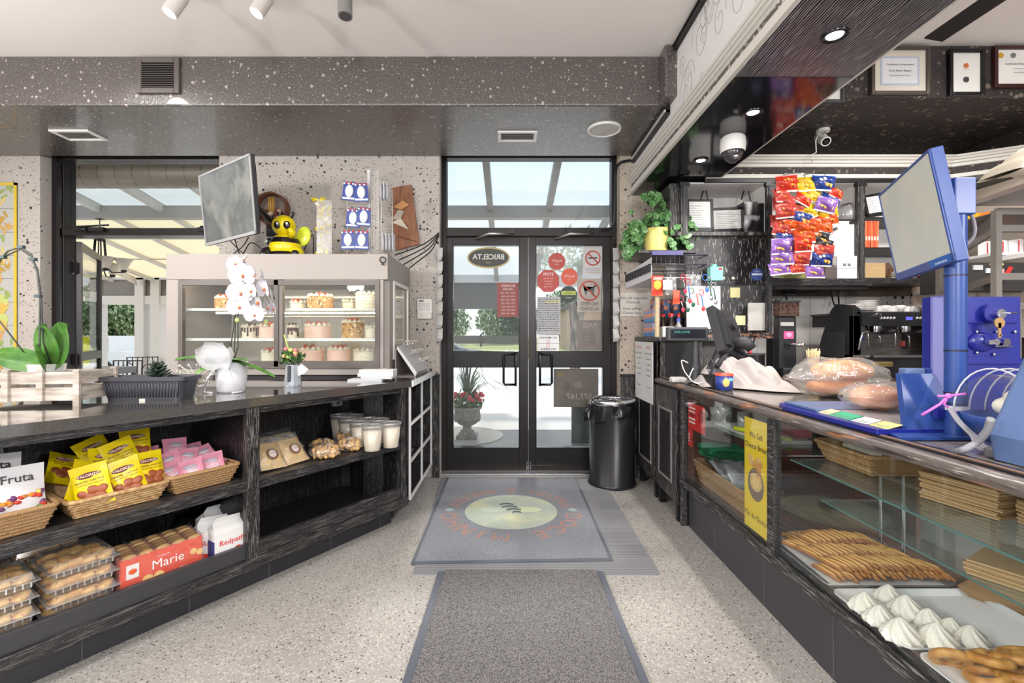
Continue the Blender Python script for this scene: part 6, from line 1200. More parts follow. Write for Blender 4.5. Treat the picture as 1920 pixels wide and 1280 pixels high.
# bagged bread
BRD = mat('bread_crust', c(172, 100, 44), .55, layers=[('n', 7, (1, 1, 2), .42, .58, c(204, 148, 86)), ('n', 16, (1, 1, 1), .58, .66, c(176, 98, 40))]); BAGF = clear('bread_bag_film', (1, .99, .97, 1), .1, .12, (.98, .94, .9, 1), .16, .9, 14)
def bread(lab, cpos, parts, bag, grp='bagged breads'):
    t = thing('bagged_bread', lab, 'bread', cpos, 0, grp)
    for k, (dx, dy, dz, rx, ry, rz, a) in enumerate(parts): b = B(); b.ball((dx, dy, dz), (rx, ry, rz), BRD, (0, 0, a), 24, 12); mesh('loaf', b, t, local=True)
    b = B(); b.grid(bag, 40, 24, BAGF, True, True); mesh('plastic_bag', b, t, local=True)
def bagshape(rx, ry, rz, neck, seed=0):
    def f(u, v):
        a = u*2*PI; s = v*2-1; w = max(.02, (1-abs(s)**3))**.55; nz = 1+.07*math.sin(7*a+seed+s*4)+.05*math.sin(13*a-s*8)
        x = s*rx
        if s < -.55 and neck < 0: w = max(.12, w*(1-.85*((-.55-s)/.45)))
        if s > .45 and neck > 0: w = max(.15, .8-1.4*(s-.45)) if s < .8 else .3+(s-.8)*2.5
        return V((x, math.cos(a)*ry*w*nz, max(0.002, rz+math.sin(a)*rz*w*nz)))
    return f
a = atz(1555, 742, ZC); bread('large bagged loaves with rounded top, left of the smaller bag', (1.6, 2.3, ZC+.002), [(.02, 0, .05, .16, .1, .045, 0), (.03, 0, .125, .15, .1, .055, .1)], bagshape(.25, .13, .095, -1))
bread('smaller bagged loaf with tied neck lying in front on the scale', (1.40, 1.74, ZC+.026), [(-.03, 0, .045, .105, .075, .045, .1)], bagshape(.17, .09, .05, 1, 2))
# ---- scale with blue platform
BL1 = mat('scale_blue', c(38, 66, 132), .35); BL2 = mat('scale_pale_blue', c(88, 110, 152), .35); BLD = mat('deep_blue', c(30, 38, 128), .3)
t = thing('counter_scale', 'blue counter scale with price labels along its front edge', 'scale', (1.3, 1.7, .908))
b = B(); b.prism([(1.12, 1.43), (1.5, 1.43), (1.55, 2.0), (1.15, 2.0), (1.12, 1.92)], .908, .925, BLD); b.prism([(1.15, 1.76), (1.5, 1.76), (1.52, 1.98), (1.16, 1.98)], .925, .935, BL2); b.prism([(1.24, 1.45), (1.48, 1.45), (1.5, 1.75), (1.22, 1.75)], .925, .931, BLD); mesh('platform', b, t, bevel=.004)
b = B(); b.box(1.215, 1.48, 1.46, 1.74, .931, .936, P(206, 206, 210, .2, .6)); mesh('weighing_plate', b, t)
b = B(); T = TR((1.172, 0, .927), (0, -.25, 0)); 
for k, (y0, y1, m) in enumerate(((1.71, 1.76, P(232, 200, 150)), (1.6, 1.7, P(40, 160, 120)), (1.52, 1.59, P(226, 222, 214)), (1.44, 1.51, P(226, 214, 130)))): b.box(-.035, .035, y0, y1, .0, .002, m, T); [b.box(-.02+.01*j, -.017+.01*j, y0+.008, y1-.008, .002, .0025, P(90, 110, 90), T) for j in range(3)]
mesh('price_labels', b, t)
b = B(); b.prism([(1.13, 1.36), (1.36, 1.36), (1.34, 1.43), (1.16, 1.43)], .908, .916, BL1); b.add([(1.22, 1.44, .915), (1.4, 1.42, .915), (1.36, 1.5, 1.09), (1.25, 1.5, 1.09), (1.22, 1.46, .915), (1.4, 1.45, .915), (1.36, 1.52, 1.09), (1.25, 1.52, 1.09)], [(0, 1, 2, 3), (7, 6, 5, 4), (0, 3, 7, 4), (1, 5, 6, 2), (3, 2, 6, 7)], BL1); b.box(1.3, 1.335, 1.425, 1.44, .96, 1.0, BLD); mesh('foot_bracket', b, t)
a = at(1700, 694, 1.62); b = B(); b.box(1.35, 1.42, 1.6, 1.63, 1.0, 1.1, BL2); b.box(1.42, 1.46, 1.6, 1.63, 1.0, 1.1, BL1); b.box(1.37, 1.45, 1.6, 1.64, .93, 1.0, BL1); b.text('6', FR((1.385, 1.598, 1.06)), .02, BLK); b.text('0', FR((1.385, 1.598, 1.042)), .018, BLK); mesh('control_box', b, t, bevel=.004)
# pole with tilted screen
PX, PY = 1.35, 1.42; PT = pz(350, PY); t = thing('scale_display', 'large blue framed tilted screen on a blue pole', 'monitor', (PX, PY, .905))
b = B(); b.cyl((PX, PY, .905), (PX, PY, PT), .0265, BL1, n=32); b.lathe([(.04, 0), (.04, .006), (.028, .01)], (PX, PY, .905), BL1, 24); mesh('pole', b, t)
b = B(); [b.cyl((PX, PY, z), (PX, PY, z+.004), .028, BLK, n=24) for z in (pz(737, PY), pz(658, PY), pz(518, PY), pz(757, PY))]; b.cyl((PX, PY, pz(768, PY)), (PX, PY, pz(760, PY)), .0285, P(206, 206, 210), n=24); mesh('tie_band', b, t)
TL2, TR2, BR2, BL2_ = V((1.402, 1.77, 1.745)), V((1.213, 1.35, 1.7495)), V((1.2795, 1.35, 1.4217)), V((1.462, 1.77, 1.425))
mc = (TL2+TR2+BR2+BL2_)/4; xa = (TR2-TL2).normalized(); ya = ((TL2-BL2_)-xa*(TL2-BL2_).dot(xa)).normalized(); na = xa.cross(ya); Tm = Matrix(((xa.x, ya.x, na.x, mc.x), (xa.y, ya.y, na.y, mc.y), (xa.z, ya.z, na.z, mc.z), (0, 0, 0, 1)))
mc = mc+V((.006, -.012, 0)); w2, h2 = .237, .168; b = B(Tm); b.box(-w2, w2, -h2, h2, -.03, 0, BL1); rect_frame(b, -w2, w2, 0, 0, 0, 0, 0, BL1) if 0 else None
for q in ((-w2, w2, h2-.008, h2), (-w2, -w2+.008, -h2, h2), (w2-.01, w2, -h2, h2), (-w2, w2, -h2, -h2+.028)): b.box(q[0], q[1], q[2], q[3], 0, .005, BL1)
mesh('casing', b, t, bevel=.003)
b = B(Tm); b.box(-w2+.008, w2-.01, -h2+.028, h2-.008, 0, .002, mat('blank_screen', c(196, 196, 184), .35, layers=[('n', 6, (1, 1, 1), .4, .7, c(184, 188, 184))])); mesh('screen', b, t)
b = B(Tm); b.box(.08, w2-.014, -h2+.004, -h2+.026, .005, .006, P(30, 90, 170)); [b.box(.12+.014*k, .128+.014*k, -h2+.008, -h2+.014, .006, .0065, P(190, 206, 230)) for k in range(6)]; mesh('maker_label', b, t)
b = B(); bc = mc-na*.03; b.box(PX-.03, PX+.035, PY-.03, PY+.03, PT-.09, PT+.02, BL1); b.tube([V((PX, PY, PT-.03)), bc+V((0, -.12, 0))], .024, BL1, 10); mesh('bracket', b, t, bevel=.004)
cable('grey cable looping out behind the screen bracket', [V((PX+.02, PY, PT-.07)), V((PX+.05, PY, PT-.09)), V((PX+.055, PY, PT-.15)), V((PX+.02, PY+.02, PT-.2))], .005, P(120, 116, 122))
# royal blue coin machine with a key
X0, X1, Y0 = px(1752, 1.62), px(1914, 1.62), 1.62; t = thing('coin_machine', 'royal blue machine with a key hanging from its lock', 'machine', ((X0+X1)/2, 1.75, .905)); ZT2 = pz(556, Y0)
b = B(); b.box(X0, X1, Y0, Y0+.05, .905, ZT2, BLD); b.box(X0+.07, X1-.015, Y0-.006, Y0, pz(606, Y0), ZT2-.012, BLD); b.box(X0, X1, Y0-.006, Y0, pz(683, Y0), pz(670, Y0), BLD); mesh('body', b, t, bevel=.006)
a = at(1856, 588, Y0); b = B(); b.cyl((a.x-.01, Y0, a.z), (a.x-.01, Y0-.025, a.z), .034, BLD, n=24); b.cyl((a.x, Y0-.02, a.z-.002), (a.x, Y0-.04, a.z-.002), .016, CHR, n=18); mesh('lock', b, t)
b = B(); BRA = P(186, 150, 100, .3, .7); b.tube([(a.x, Y0-.04, a.z), (a.x+.045, Y0-.045, a.z)], .0025, CHR); k_ = at(1873, 605, Y0-.045); b.cyl((k_.x, Y0-.045, k_.z), (k_.x, Y0-.048, k_.z), .018, BRA, n=14); b.box(k_.x-.005, k_.x+.005, Y0-.048, Y0-.045, k_.z-.05, k_.z, BRA); b.box(k_.x, k_.x+.009, Y0-.048, Y0-.045, k_.z-.045, k_.z-.04, BRA); b.tube([(k_.x, Y0-.046, k_.z+.015), (k_.x, Y0-.046, a.z)], .0015, CHR); mesh('key', b, t)
b = B(); a = at(1850, 641, Y0); b.ball((a.x-.02, Y0, a.z), (.05, .02, .035), BLD); b.cyl((a.x-.03, Y0-.03, a.z), (a.x, Y0-.03, a.z), .009, CHR); b.cyl((a.x+.04, Y0, a.z), (a.x+.04, Y0-.03, a.z), .012, CHR); b.cyl((a.x+.005, Y0-.02, a.z), (a.x+.005, Y0-.03, a.z), .011, CHR); b.box(a.x+.01, a.x+.07, Y0-.02, Y0, a.z-.016, a.z-.012, CHR); mesh('coin_slot', b, t)
b = B(); [b.ball((at(p, q, Y0).x, Y0-.006, at(p, q, Y0).z), (.006, .004, .006), CHR, n=8, k=4) for p, q in ((1829, 622), (1866, 622), (1900, 622), (1829, 661), (1861, 664), (1772, 570), (1775, 632))]; mesh('screws', b, t)
GRD = clear('violet_guard', (.7, .7, .95, 1), .12, .05, (.35, .35, .7, 1), .3); b = B(); b.box(px(1752, 1.6), px(1755, 1.6), 1.56, 1.615, .93, ZT2, GRD); b.box(px(1748, 1.5), px(1768, 1.5), 1.498, 1.502, .93, pz(558, 1.5), GRD); mesh('clear_guard', b, t)
# clear domed drum machine (right edge)
t = thing('drum_machine', 'blue bowl with ribbed clear dome at the right edge of the counter', 'machine', (1.37, 1.24, .905)); o = V((1.37, 1.24, .985))
b = B(); b.lathe([(.05, -.075), (.09, -.06), (.125, -.01), (.13, .01), (.12, .012), (.08, -.05), (.001, -.06)], o, BL1, 30); mesh('bowl', b, t)
b = B(); 
DG2 = clear('drum_plastic', (.93, .94, .96, 1), .12, .05, (.8, .82, .86, 1), .12)
b.grid(lambda u, v: V((o.x-.09+v*.24, o.y+.11*math.cos(u*PI), o.z+.01+.125*math.sin(u*PI)*(1 if v > .0 else .9))), 20, 2, DG2)
for k in range(6): b.tube([(o.x-.09+k*.045, o.y-.112*math.cos(j*PI/16), o.z+.012+.127*math.sin(j*PI/16)) for j in range(17)], .0025, P(214, 216, 222, .15), 5)
mesh('dome', b, t)
b = B(); [b.ball((o.x-.02+.06*(k % 3), o.y+.03*((k//3) % 2), o.z+.01+.025*(k//3)), (.035, .03, .025), P(226, 222, 206)) for k in range(8)]; mesh('white_contents', b, t)
t = thing('label_printer', 'blue machine body with a small white control panel at the right edge', 'machine', (1.33, 1.05, .905))
b = B(); b.add([(1.19, 1.0, .908), (1.6, 1.0, .908), (1.6, 1.16, .908), (1.19, 1.16, .908), (1.18, .99, .97), (1.27, 1.02, 1.17), (1.6, 1.02, 1.17), (1.6, .99, .97), (1.18, 1.16, .97), (1.27, 1.16, 1.17), (1.6, 1.16, 1.17), (1.6, 1.16, .97)], [(0, 1, 7, 4), (4, 7, 6, 5), (0, 4, 8, 3), (4, 5, 9, 8), (5, 6, 10, 9), (3, 8, 11, 2), (8, 9, 10, 11)], BL2); mesh('body', b, t, bevel=.012)
b = B(); T = Matrix.Translation((1.235, .99, 1.06)) @ Euler((-.15, .35, 0)).to_matrix().to_4x4(); b.box(-.025, .035, -.015, .01, -.022, .03, P(206, 212, 220), T); b.box(-.018, .02, -.016, -.014, .006, .02, P(120, 160, 206), T); b.box(-.018, .02, -.016, -.014, -.014, 0, P(120, 160, 206), T); mesh('control_panel', b, t, bevel=.004)
b = B(); [b.box(1.2+.012*k, 1.205+.012*k, .983, .996, .972, 1.0, BL1) for k in range(14)]; mesh('vent_ribs', b, t)
cable('thick grey cable running down beside the drum machine', [at(1858, 785, 1.1), at(1850, 808, 1.12), at(1830, 830, 1.15), at(1806, 843, 1.16), at(1796, 846, 1.2)], .0085, P(136, 136, 142))
for k, l in enumerate(('upper thin grey cable behind the pole foot', 'middle thin grey cable behind the pole foot', 'lower thin grey cable behind the pole foot')): cable(l, [at(1778+k*3, 765, 1.3), at(1795+k*3, 790, 1.28), at(1820+k*4, 815, 1.25), at(1850+k*5, 846-k*3, 1.2), V((1.4, 1.17, .91))], .004, P(140, 138, 146))
b = B(); a = at(1872, 846, 1.17); b.cb((a.x, a.y, .92), (.055, .03, .024), P(84, 84, 88), (0, 0, .2)); one('power_adapter', b, 'grey power adapter block lying on the counter cables', 'adapter', bevel=.005)
PUR = P(196, 110, 196); b = B(); b.tube([at(1728, 778, 1.33), at(1745, 768, 1.32), at(1762, 758, 1.31), at(1778, 742, 1.3), at(1810, 738, 1.3)], .004, PUR, 6); b.tube([at(1758, 742, 1.305), at(1778, 742, 1.3), at(1770, 757, 1.305), at(1782, 768, 1.3), at(1792, 772, 1.3)], .0035, PUR, 6); b.ball(at(1778, 742, 1.3), .008, PUR); one('purple_ribbon', b, 'purple curling ribbon tied around the blue pole', 'ribbon')
print('E ok')
# ================================================================ BACK BAR: SHELVES
YF = 3.6
fx = lambda p: px(p, YF); fz = lambda q: pz(q, YF)
bs = thing('back_shelving', 'black worn shelving with white lined bays behind the counter', 'shelving', (2.4, 3.8, 1.2))
xs = {'a': fx(1283), 'b': fx(1443), 'c': fx(1615), 'd': fx(1783)}
for k, (p0, p1, z0) in enumerate(((1277, 1290, fz(440)), (1438, 1448, 1.2), (1608, 1622, 1.62), (1778, 1790, 1.62))):
    b = B(); b.box(fx(p0), fx(p1), YF, YF+.03, z0, 2.39, WCAP); b.box(fx(p0)-.01, fx(p1)+.01, YF-.01, YF+.03, 2.36, 2.39, BLK); b.box((fx(p0)+fx(p1))/2-.012, (fx(p0)+fx(p1))/2+.012, YF-.006, YF, z0, 2.36, P(60, 60, 62)); mesh('pilaster', b, bs)
    b = B(); b.box((fx(p0)+fx(p1))/2-.009, (fx(p0)+fx(p1))/2+.009, YF+.03, 4.02, z0, 2.39, INNER); mesh('side_panel', b, bs)
b = B(); b.box(xs['a'], 3.4, 4.0, 4.02, 1.62, 2.39, INNER); b.box(xs['a'], 3.4, YF+.02, 4.02, 2.385, 2.395, INNER); mesh('back_lining', b, bs)
b = B(); b.add([(px(1190, 4.0), 4.0, 2.36), (xs['a'], YF, 2.36), (xs['a'], YF, fz(440)), (px(1250, 3.95), 3.95, fz(440))], [(0, 1, 2, 3)], BLK) if 0 else b.box(xs['a']-.1, xs['a'], YF+.03, 4.02, fz(440), 2.39, WCAP); mesh('side_panel', b, bs)
b = B(); b.box(xs['a']-.05, xs['b'], YF+.005, 4.0, fz(441), fz(434), WCAP); mesh('shelf', b, bs)
PBD = mat('streaky_black_panel', c(26, 25, 27), .35, layers=[('n', 9, (12, 12, 1.6), .6, .64, c(150, 148, 146), 3), ('n', 30, (6, 6, .8), .61, .67, c(96, 94, 92), 4)])
b = B(); b.box(fx(1290), xs['b'], YF+.05, YF+.07, 1.24, fz(441), PBD); b.box(fx(1290), xs['b'], YF+.045, YF+.05, fz(533), fz(531), BLK); mesh('lower_panel', b, bs)
b = B(); b.box(fx(1296), fx(1458), YF-.01, 4.0, fz(634), fz(624), mat('worn_ledge', c(40, 36, 36), .4, layers=[('n', 9, (3, 8, 8), .5, .6, c(170, 116, 84), 4), ('n', 14, (3, 8, 8), .58, .64, c(170, 166, 162), 4)])); mesh('ledge', b, bs)
b = B(); b.box(fx(1445), fx(1628), YF-.04, 4.0, fz(536), fz(523), WBX); b.box(fx(1450), fx(1625), YF-.02, YF, fz(542), fz(536), BLK); b.box(fx(1625), 3.4, YF+.02, 4.0, fz(530), fz(520), WBX); b.box(fx(1450), 3.4, 3.98, 4.02, 1.55, 1.62, P(96, 84, 74)); mesh('lower_shelf', b, bs)
for p0, p1, q in ((1448, 1608, 409), (1622, 1778, 405), (1622, 1778, 462)): b = B(); b.box(fx(p0), fx(p1), YF+.03, 4.0, fz(q+3), fz(q), BLK if q > 0 else INNER); mesh('shelf', b, bs)
b = B(); b.box(fx(1450), fx(1608), YF+.035, YF+.045, fz(520), fz(412), INNER); b.cyl((fx(1570), YF+.01, fz(428)), (fx(1570), YF+.035, fz(428)), .012, P(90, 80, 70), n=10); b.box(fx(1598), fx(1606), YF+.02, YF+.04, fz(418), fz(413), BLK); mesh('cupboard_door', b, bs)
# angled bay toward the right wall
b = B(); b.box(3.42, 3.78, 3.98, 4.02, 1.3, 2.39, P(214, 192, 170)); b.box(3.42, 3.79, 3.3, 4.0, 2.02, 2.04, BLK); b.box(3.42, 3.79, 3.3, 4.0, 1.78, 1.8, INNER); b.box(3.42, 3.79, 3.3, 4.0, 1.55, 1.57, INNER); b.box(3.77, 3.789, 2.0, 4.0, 1.2, 2.39, P(220, 206, 190)); mesh('angled_bay', b, bs)
b = B(); b.box(3.45, 3.789, 2.2, 3.3, 2.02, 2.05, INNER); b.box(3.45, 3.789, 2.2, 3.3, 1.74, 1.77, INNER); mesh('side_shelf', b, bs)
# menu boards and folders
def leaning(lab, p0, q0, p1, q1, Y, nm='menu_frame', fc=BLK, grp='black framed menus', lean=0, paper=WHT, lines=5):
    X0, X1, Z0, Z1 = px(p0, Y), px(p1, Y), pz(q1, Y), pz(q0, Y); t = thing(nm, lab, 'frame', ((X0+X1)/2, Y, Z0), 0, grp); T = TR(((X0+X1)/2, Y, Z0), (-.06, lean, 0)); w = (X1-X0)/2; h = Z1-Z0
    b = B(T); 
    for q in ((-w, -w+.02, 0, h), (w-.02, w, 0, h), (-w, w, 0, .03), (-w, w, h-.02, h)): b.box(q[0], q[1], -.008, .012, q[2], q[3], fc)
    mesh('frame', b, t); b = B(T); b.box(-w+.015, w-.015, 0, .01, .02, h-.015, paper); r = random.Random(p0)
    for k in range(lines*2): z = h*.15+k*h*.7/(lines*2); l = r.uniform(.3, .8)*w; b.box(-w*.7, -w*.7+l*1.6, -.001, 0, z, z+.004, P(150, 150, 154))
    mesh('page', b, t)
leaning('tall black framed menu at the left of the white bay', 1288, 372, 1338, 434, 3.66)
leaning('wider black framed menu leaning beside the tall one', 1334, 388, 1407, 436, 3.7, lean=-.04)
leaning('dark framed sheet in the third bay behind the screen', 1625, 362, 1668, 405, 3.72, lean=-.16, grp='black framed menus')
b = B(); b.box(px(1340, 3.9), px(1400, 3.9), 3.88, 3.9, fz(436), fz(372), BLK); one('black_board', b, 'plain black board standing behind the menus', 'board')
for k, (p0, p1, q0, l) in enumerate(((1402, 1428, 374, 'black ring binder leaning right of the menus'), (1429, 1441, 377, 'upright black file at the pilaster'))):
    b = B(); b.box(fx(p0), fx(p1), 3.66, 3.86, fz(433), fz(q0), P(26, 26, 30, .3)); b.box(fx(p0)+.004, fx(p0)+.03, 3.658, 3.66, fz(415), fz(400), P(170, 172, 180)) if k == 0 else None; one('binder', b, l, 'folder')
for k, (p, q, l) in enumerate(((1322, 358, 'pointed black bag handle behind the tall menu'), (1400, 352, 'black bag straps hanging in the white bay'))): cable(l, [at(p-10, q+22, 3.8), at(p-3, q, 3.8), at(p+2, q+2, 3.8), at(p+8, q+28, 3.8)], .006, nm='bag_strap', cat='strap')
# glass jar, boxes, packs
t = thing('glass_jar', 'glass jar with steel lid in the middle bay', 'jar', (fx(1590)-.0, 3.72, 2.13)); x = px(1588, 3.72); z = fz(409); b = B(); b.lathe([(.05, 0), (.075, .02), (.08, .07), (.06, .11), (.05, .12)], (x, 3.72, z), CLR2, 24); mesh('body', b, t); b = B(); b.lathe([(.053, .12), (.053, .14), (.001, .142)], (x, 3.72, z), CHR, 24); mesh('lid', b, t)
b = B(); x = fx(1583); b.box(x-.075, x+.075, YF-.03, YF+.02, fz(523), fz(481), WHT); [b.box(x-.03+k*.035, x-.01+k*.035, YF-.032, YF-.03, fz(500), fz(495), P(120, 120, 124)) for k in (0, 1)]; b.box(x-.07, x+.07, YF-.032, YF-.03, fz(504), fz(503), P(180, 180, 184)); one('white_switch_box', b, 'white box with two small dark windows on the middle shelf', 'box')
b = B(); x = fx(1552); b.box(x-.03, x+.04, YF-.02, YF+.02, fz(523), fz(498), P(96, 84, 80)); one('brown_box', b, 'small brown box left of the white one', 'box')
b = B(); b.box(fx(1465), fx(1515), YF-.03, YF+.02, fz(523), fz(512), P(150, 150, 90, .3)); one('green_packet', b, 'flat olive packet lying below the hanging crisps', 'packet')
STRW = P(216, 80, 50, .4); STRC = P(236, 214, 196)
for k in range(6): b = B(); x = fx(1625)+k*.022; b.cb((x, 3.66, (fz(462)+fz(412))/2), (.02, .05, (fz(412)-fz(462))), STRW if k % 2 == 0 else P(224, 110, 70, .4), (0, .03*(k % 3-1), 0)); b.cb((x, 3.633, fz(445)), (.012, .003, .03), STRC); one('straw_pack', b, 'red and cream straw pack, %s in its row' % ('leftmost', 'second', 'third', 'fourth', 'fifth', 'rightmost')[k], 'packet', 'straw packs in the third bay')
b = B(); [b.box(fx(1624), fx(1668), 3.64, 3.85, fz(519)+k*.0095, fz(519)+k*.0095+.008, KR2) for k in range(12)]; one('napkin_stack', b, 'stack of folded kraft napkins on the third bay bottom shelf', 'napkins')
b = B(); r = random.Random(3); [b.cb((fx(1680)+r.uniform(-.04, .05), 3.7, fz(515)+r.uniform(0, .09)), (.05, .02, .03), P(96, 70, 50), (r.uniform(-1, 1), r.uniform(-1, 1), 0)) for k in range(9)]; one('brown_bag', b, 'crumpled brown paper bag beside the folded napkins', 'paper bag')
for k, (p, cl, l) in enumerate(((1715, P(70, 150, 110), 'green packet half hidden under the tilted screen'), (1735, P(190, 60, 50), 'red packet half hidden under the tilted screen'), (1700, P(190, 186, 180), 'grey packet under the tilted screen'))): b = B(); b.cb((fx(p), 3.66, fz(514)), (.09, .06, .025), cl, (0, .1, 0)); one('small_packet', b, l, 'packet')
r = random.Random(5)
for k in range(5): b = B(); b.cb((3.5+.06*k, 3.55-.05*k, 2.085), (.05, .08, .09), [P(236, 176, 40), P(226, 120, 30)][k % 2], (0, 0, .4)); one('yellow_pack', b, 'yellow-orange pack, %s on the high shelf behind the steel rack' % ('leftmost', 'second', 'middle', 'fourth', 'rightmost')[k], 'packet', 'yellow packs on the high shelf')
for k in range(4): b = B(); b.cb((3.5+.07*k, 3.45-.04*k, 1.85), (.06, .06, .1), P(226, 222, 222), (0, 0, .4)); b.cb((3.49+.07*k, 3.418-.04*k, 1.85), (.03, .004, .08), P(200, 50, 60), (0, 0, .4)); one('tea_box', b, 'white and red tea box, %s behind the steel rack' % ('leftmost', 'second', 'third', 'rightmost')[k], 'box', 'tea boxes behind the steel rack')
# notes and sticker on the streaky panel
for k, (p0, q0, p1, q1, cl, l) in enumerate(((1374, 538, 1392, 557, P(214, 206, 150), 'yellow sticky note higher on the streaky panel'), (1384, 591, 1402, 609, P(216, 214, 166), 'pale yellow sticky note low on the streaky panel'), (1408, 567, 1442, 619, P(216, 214, 208), 'white sheet of paper at the right of the streaky panel'), (1291, 535, 1355, 616, P(216, 216, 216), 'large white board sheet behind the hanging keyrings'))):
    b = B(); b.box(fx(p0), fx(p1), YF+.036, YF+.05, fz(q1), fz(q0), cl); one('paper_note', b, l, 'note')
x, z = fx(1425), fz(513); b = B(); b.cyl((x, YF+.05, z), (x, YF+.043, z), .048, P(60, 82, 140), n=28); b.box(x-.04, x+.04, YF+.0425, YF+.043, z-.006, z+.008, P(206, 212, 226)); b.text('FRESH', FR((x, YF+.042, z+.022)), .014, P(200, 206, 220)); one('round_sticker', b, 'round blue sticker on the streaky panel', 'sticker')
for k, p in enumerate((1360, 1378)): b = B(); b.ball((fx(p), YF+.03, fz(521)), .014, P(206, 200, 194, .2)); b.cyl((fx(p), YF+.03, fz(521)), (fx(p), YF+.05, fz(521)), .006, CHR); mesh('knob', b, bs)
b = B(); b.box(fx(1326), fx(1349), YF-.06, YF, fz(527), fz(502), P(126, 196, 184, .4)); b.cyl((fx(1336), YF-.03, fz(502)), (fx(1336), YF-.03, fz(497)), .02, P(126, 196, 184, .4)); b.box(fx(1341), fx(1347), YF-.062, YF-.06, fz(508), fz(504), P(180, 50, 50)); one('mint_dispenser', b, 'mint green bottle on the rail at the streaky panel', 'bottle', bevel=.006)
# crisps hanging strip
YCH = 3.36; t = thing('crisp_hanger', 'chrome wire hanger holding the bags of crisps from the crown', 'hanger', (px(1512, YCH), YCH, 2.36)); b = B(); z = pz(325, YCH)
b.tube([(px(1470, YCH), YCH, z), (px(1547, YCH), YCH, z)], .004, CHR)
for p in (1487, 1525): b.tube([(px(p, YCH), YCH, z), (px(p+2, YCH), YCH, z+.04), (px(p+6, YCH), YCH+.02, z+.012), (px(p+10, YCH), YCH+.2, z+.05)], .003, CHR)
mesh('bar', b, t)
for p in (1470, 1509, 1547): b = B(); b.tube([(px(p, YCH), YCH, z), (px(p, YCH), YCH, z-.05), (px(p, YCH), YCH-.012, z-.06)], .003, CHR); b.box(px(p, YCH)-.012, px(p, YCH)+.012, YCH-.02, YCH-.008, z-.075, z-.045, CHR); mesh('clip', b, t)
CR = {'r': mat('crisp_red', c(184, 46, 30), .25), 'y': mat('crisp_yellow', c(206, 170, 36), .25), 'b': mat('crisp_blue', c(32, 58, 126), .25), 'p': mat('crisp_purple', c(132, 92, 166), .25), 'o': mat('crisp_orange', c(194, 76, 30), .25), 'k': mat('crisp_black', c(50, 48, 50), .25), 'd': mat('crisp_dark_red', c(176, 62, 56), .3)}
CN = {'r': 'red', 'y': 'yellow', 'b': 'blue', 'p': 'purple', 'o': 'orange', 'k': 'black', 'd': 'deep red'}
CHB = [(1471, 350, 'r', .1, 1.15), (1509, 346, 'y', 0, 1.15), (1543, 345, 'b', -.1, 1.1), (1566, 359, 'r', -.35, .8), (1466, 369, 'd', .1, 1), (1502, 373, 'r', -.4, .9), (1522, 367, 'y', -.1, 1.0), (1556, 375, 'b', -.4, 1), (1466, 384, 'd', 0, 1), (1540, 387, 'p', -.25, 1), (1498, 390, 'd', -.2, .9), (1516, 399, 'y', .3, 1), (1553, 397, 'y', .1, .9), (1468, 399, 'd', .1, 1), (1494, 412, 'b', -.3, 1), (1552, 411, 'o', .05, 1.05), (1466, 414, 'd', -.1, 1), (1506, 428, 'o', -.1, 1.1), (1540, 424, 'o', -.2, 1.1), (1466, 430, 'd', -.15, 1), (1470, 446, 'b', -.1, .9), (1503, 445, 'o', 0, 1.05), (1535, 445, 'k', -.15, .9), (1463, 466, 'p', .05, 1.15), (1500, 462, 'r', .1, 1.1), (1542, 457, 'k', -.3, .9), (1498, 476, 'r', -.1, 1.1), (1540, 474, 'd', -.05, 1), (1464, 485, 'p', 0, 1.05), (1497, 486, 'd', 0, .95), (1536, 488, 'b', -.05, 1), (1462, 504, 'p', .1, 1), (1494, 502, 'd', .1, .9), (1526, 510, 'p', 0, 1), (1524, 496, 'b', -.1, .85), (1485, 420, 'o', .2, .8)]
protos = {}; r = random.Random(14)
def colname(p): return 'left' if p < 1482 else ('middle' if p < 1516 else 'right')
cnts = {}
for k, (p, q, cl, ro, s) in enumerate(CHB):
    key = (cl, colname(p)); cnts[key] = cnts.get(key, 0)+1; o9 = ('uppermost', 'second', 'third', 'fourth', 'fifth', 'sixth', 'seventh', 'eighth')[cnts[key]-1]
    lab = '%s %s crisp bag counted down the %s strand' % (o9, CN[cl], colname(p))
    if cl not in protos:
        b = B(); pouch_geo(b, .13, .085, .045, CR[cl], seed=k, wob=.014, n=14, crimp=.008)
        b.box(-.06, .06, -.003, .003, -.004, .004, P(226, 216, 206, .3)); [b.ball((-.02+.02*j, -.016, .056+.006*(j % 2)), (.012, .004, .008), WHT if cl in 'bp' else P(226, 140, 60), (0, .5, 0), 8, 4) for j in range(3)]; [b.ball((-.03+.022*j, -.015, .03-.005*(j % 2)), (.014, .005, .007), P(206, 90, 40) if cl in 'rod' else P(226, 180, 90), (0, .6*j, 0), 8, 4) for j in range(4)]; b.ball((.02, -.012, .032), (.02, .007, .007), {'p': P(196, 160, 220), 'y': P(240, 214, 90), 'k': P(220, 170, 70)}.get(cl, P(238, 150, 50)))
        o = mesh('crisp_bag', b, local=True); tag(o, lab, 'crisps', 'hanging bags of crisps'); protos[cl] = o
    else: o = dup(protos[cl], label=lab)
    a = at(p, q+11, YCH-.03); a.y += r.uniform(-.035, .02); place(o, Matrix.Translation(a) @ Euler((r.uniform(-.4, .25), -ro, r.uniform(-.35, .35))).to_matrix().to_4x4() @ Matrix.Scale(s*1.12, 4))
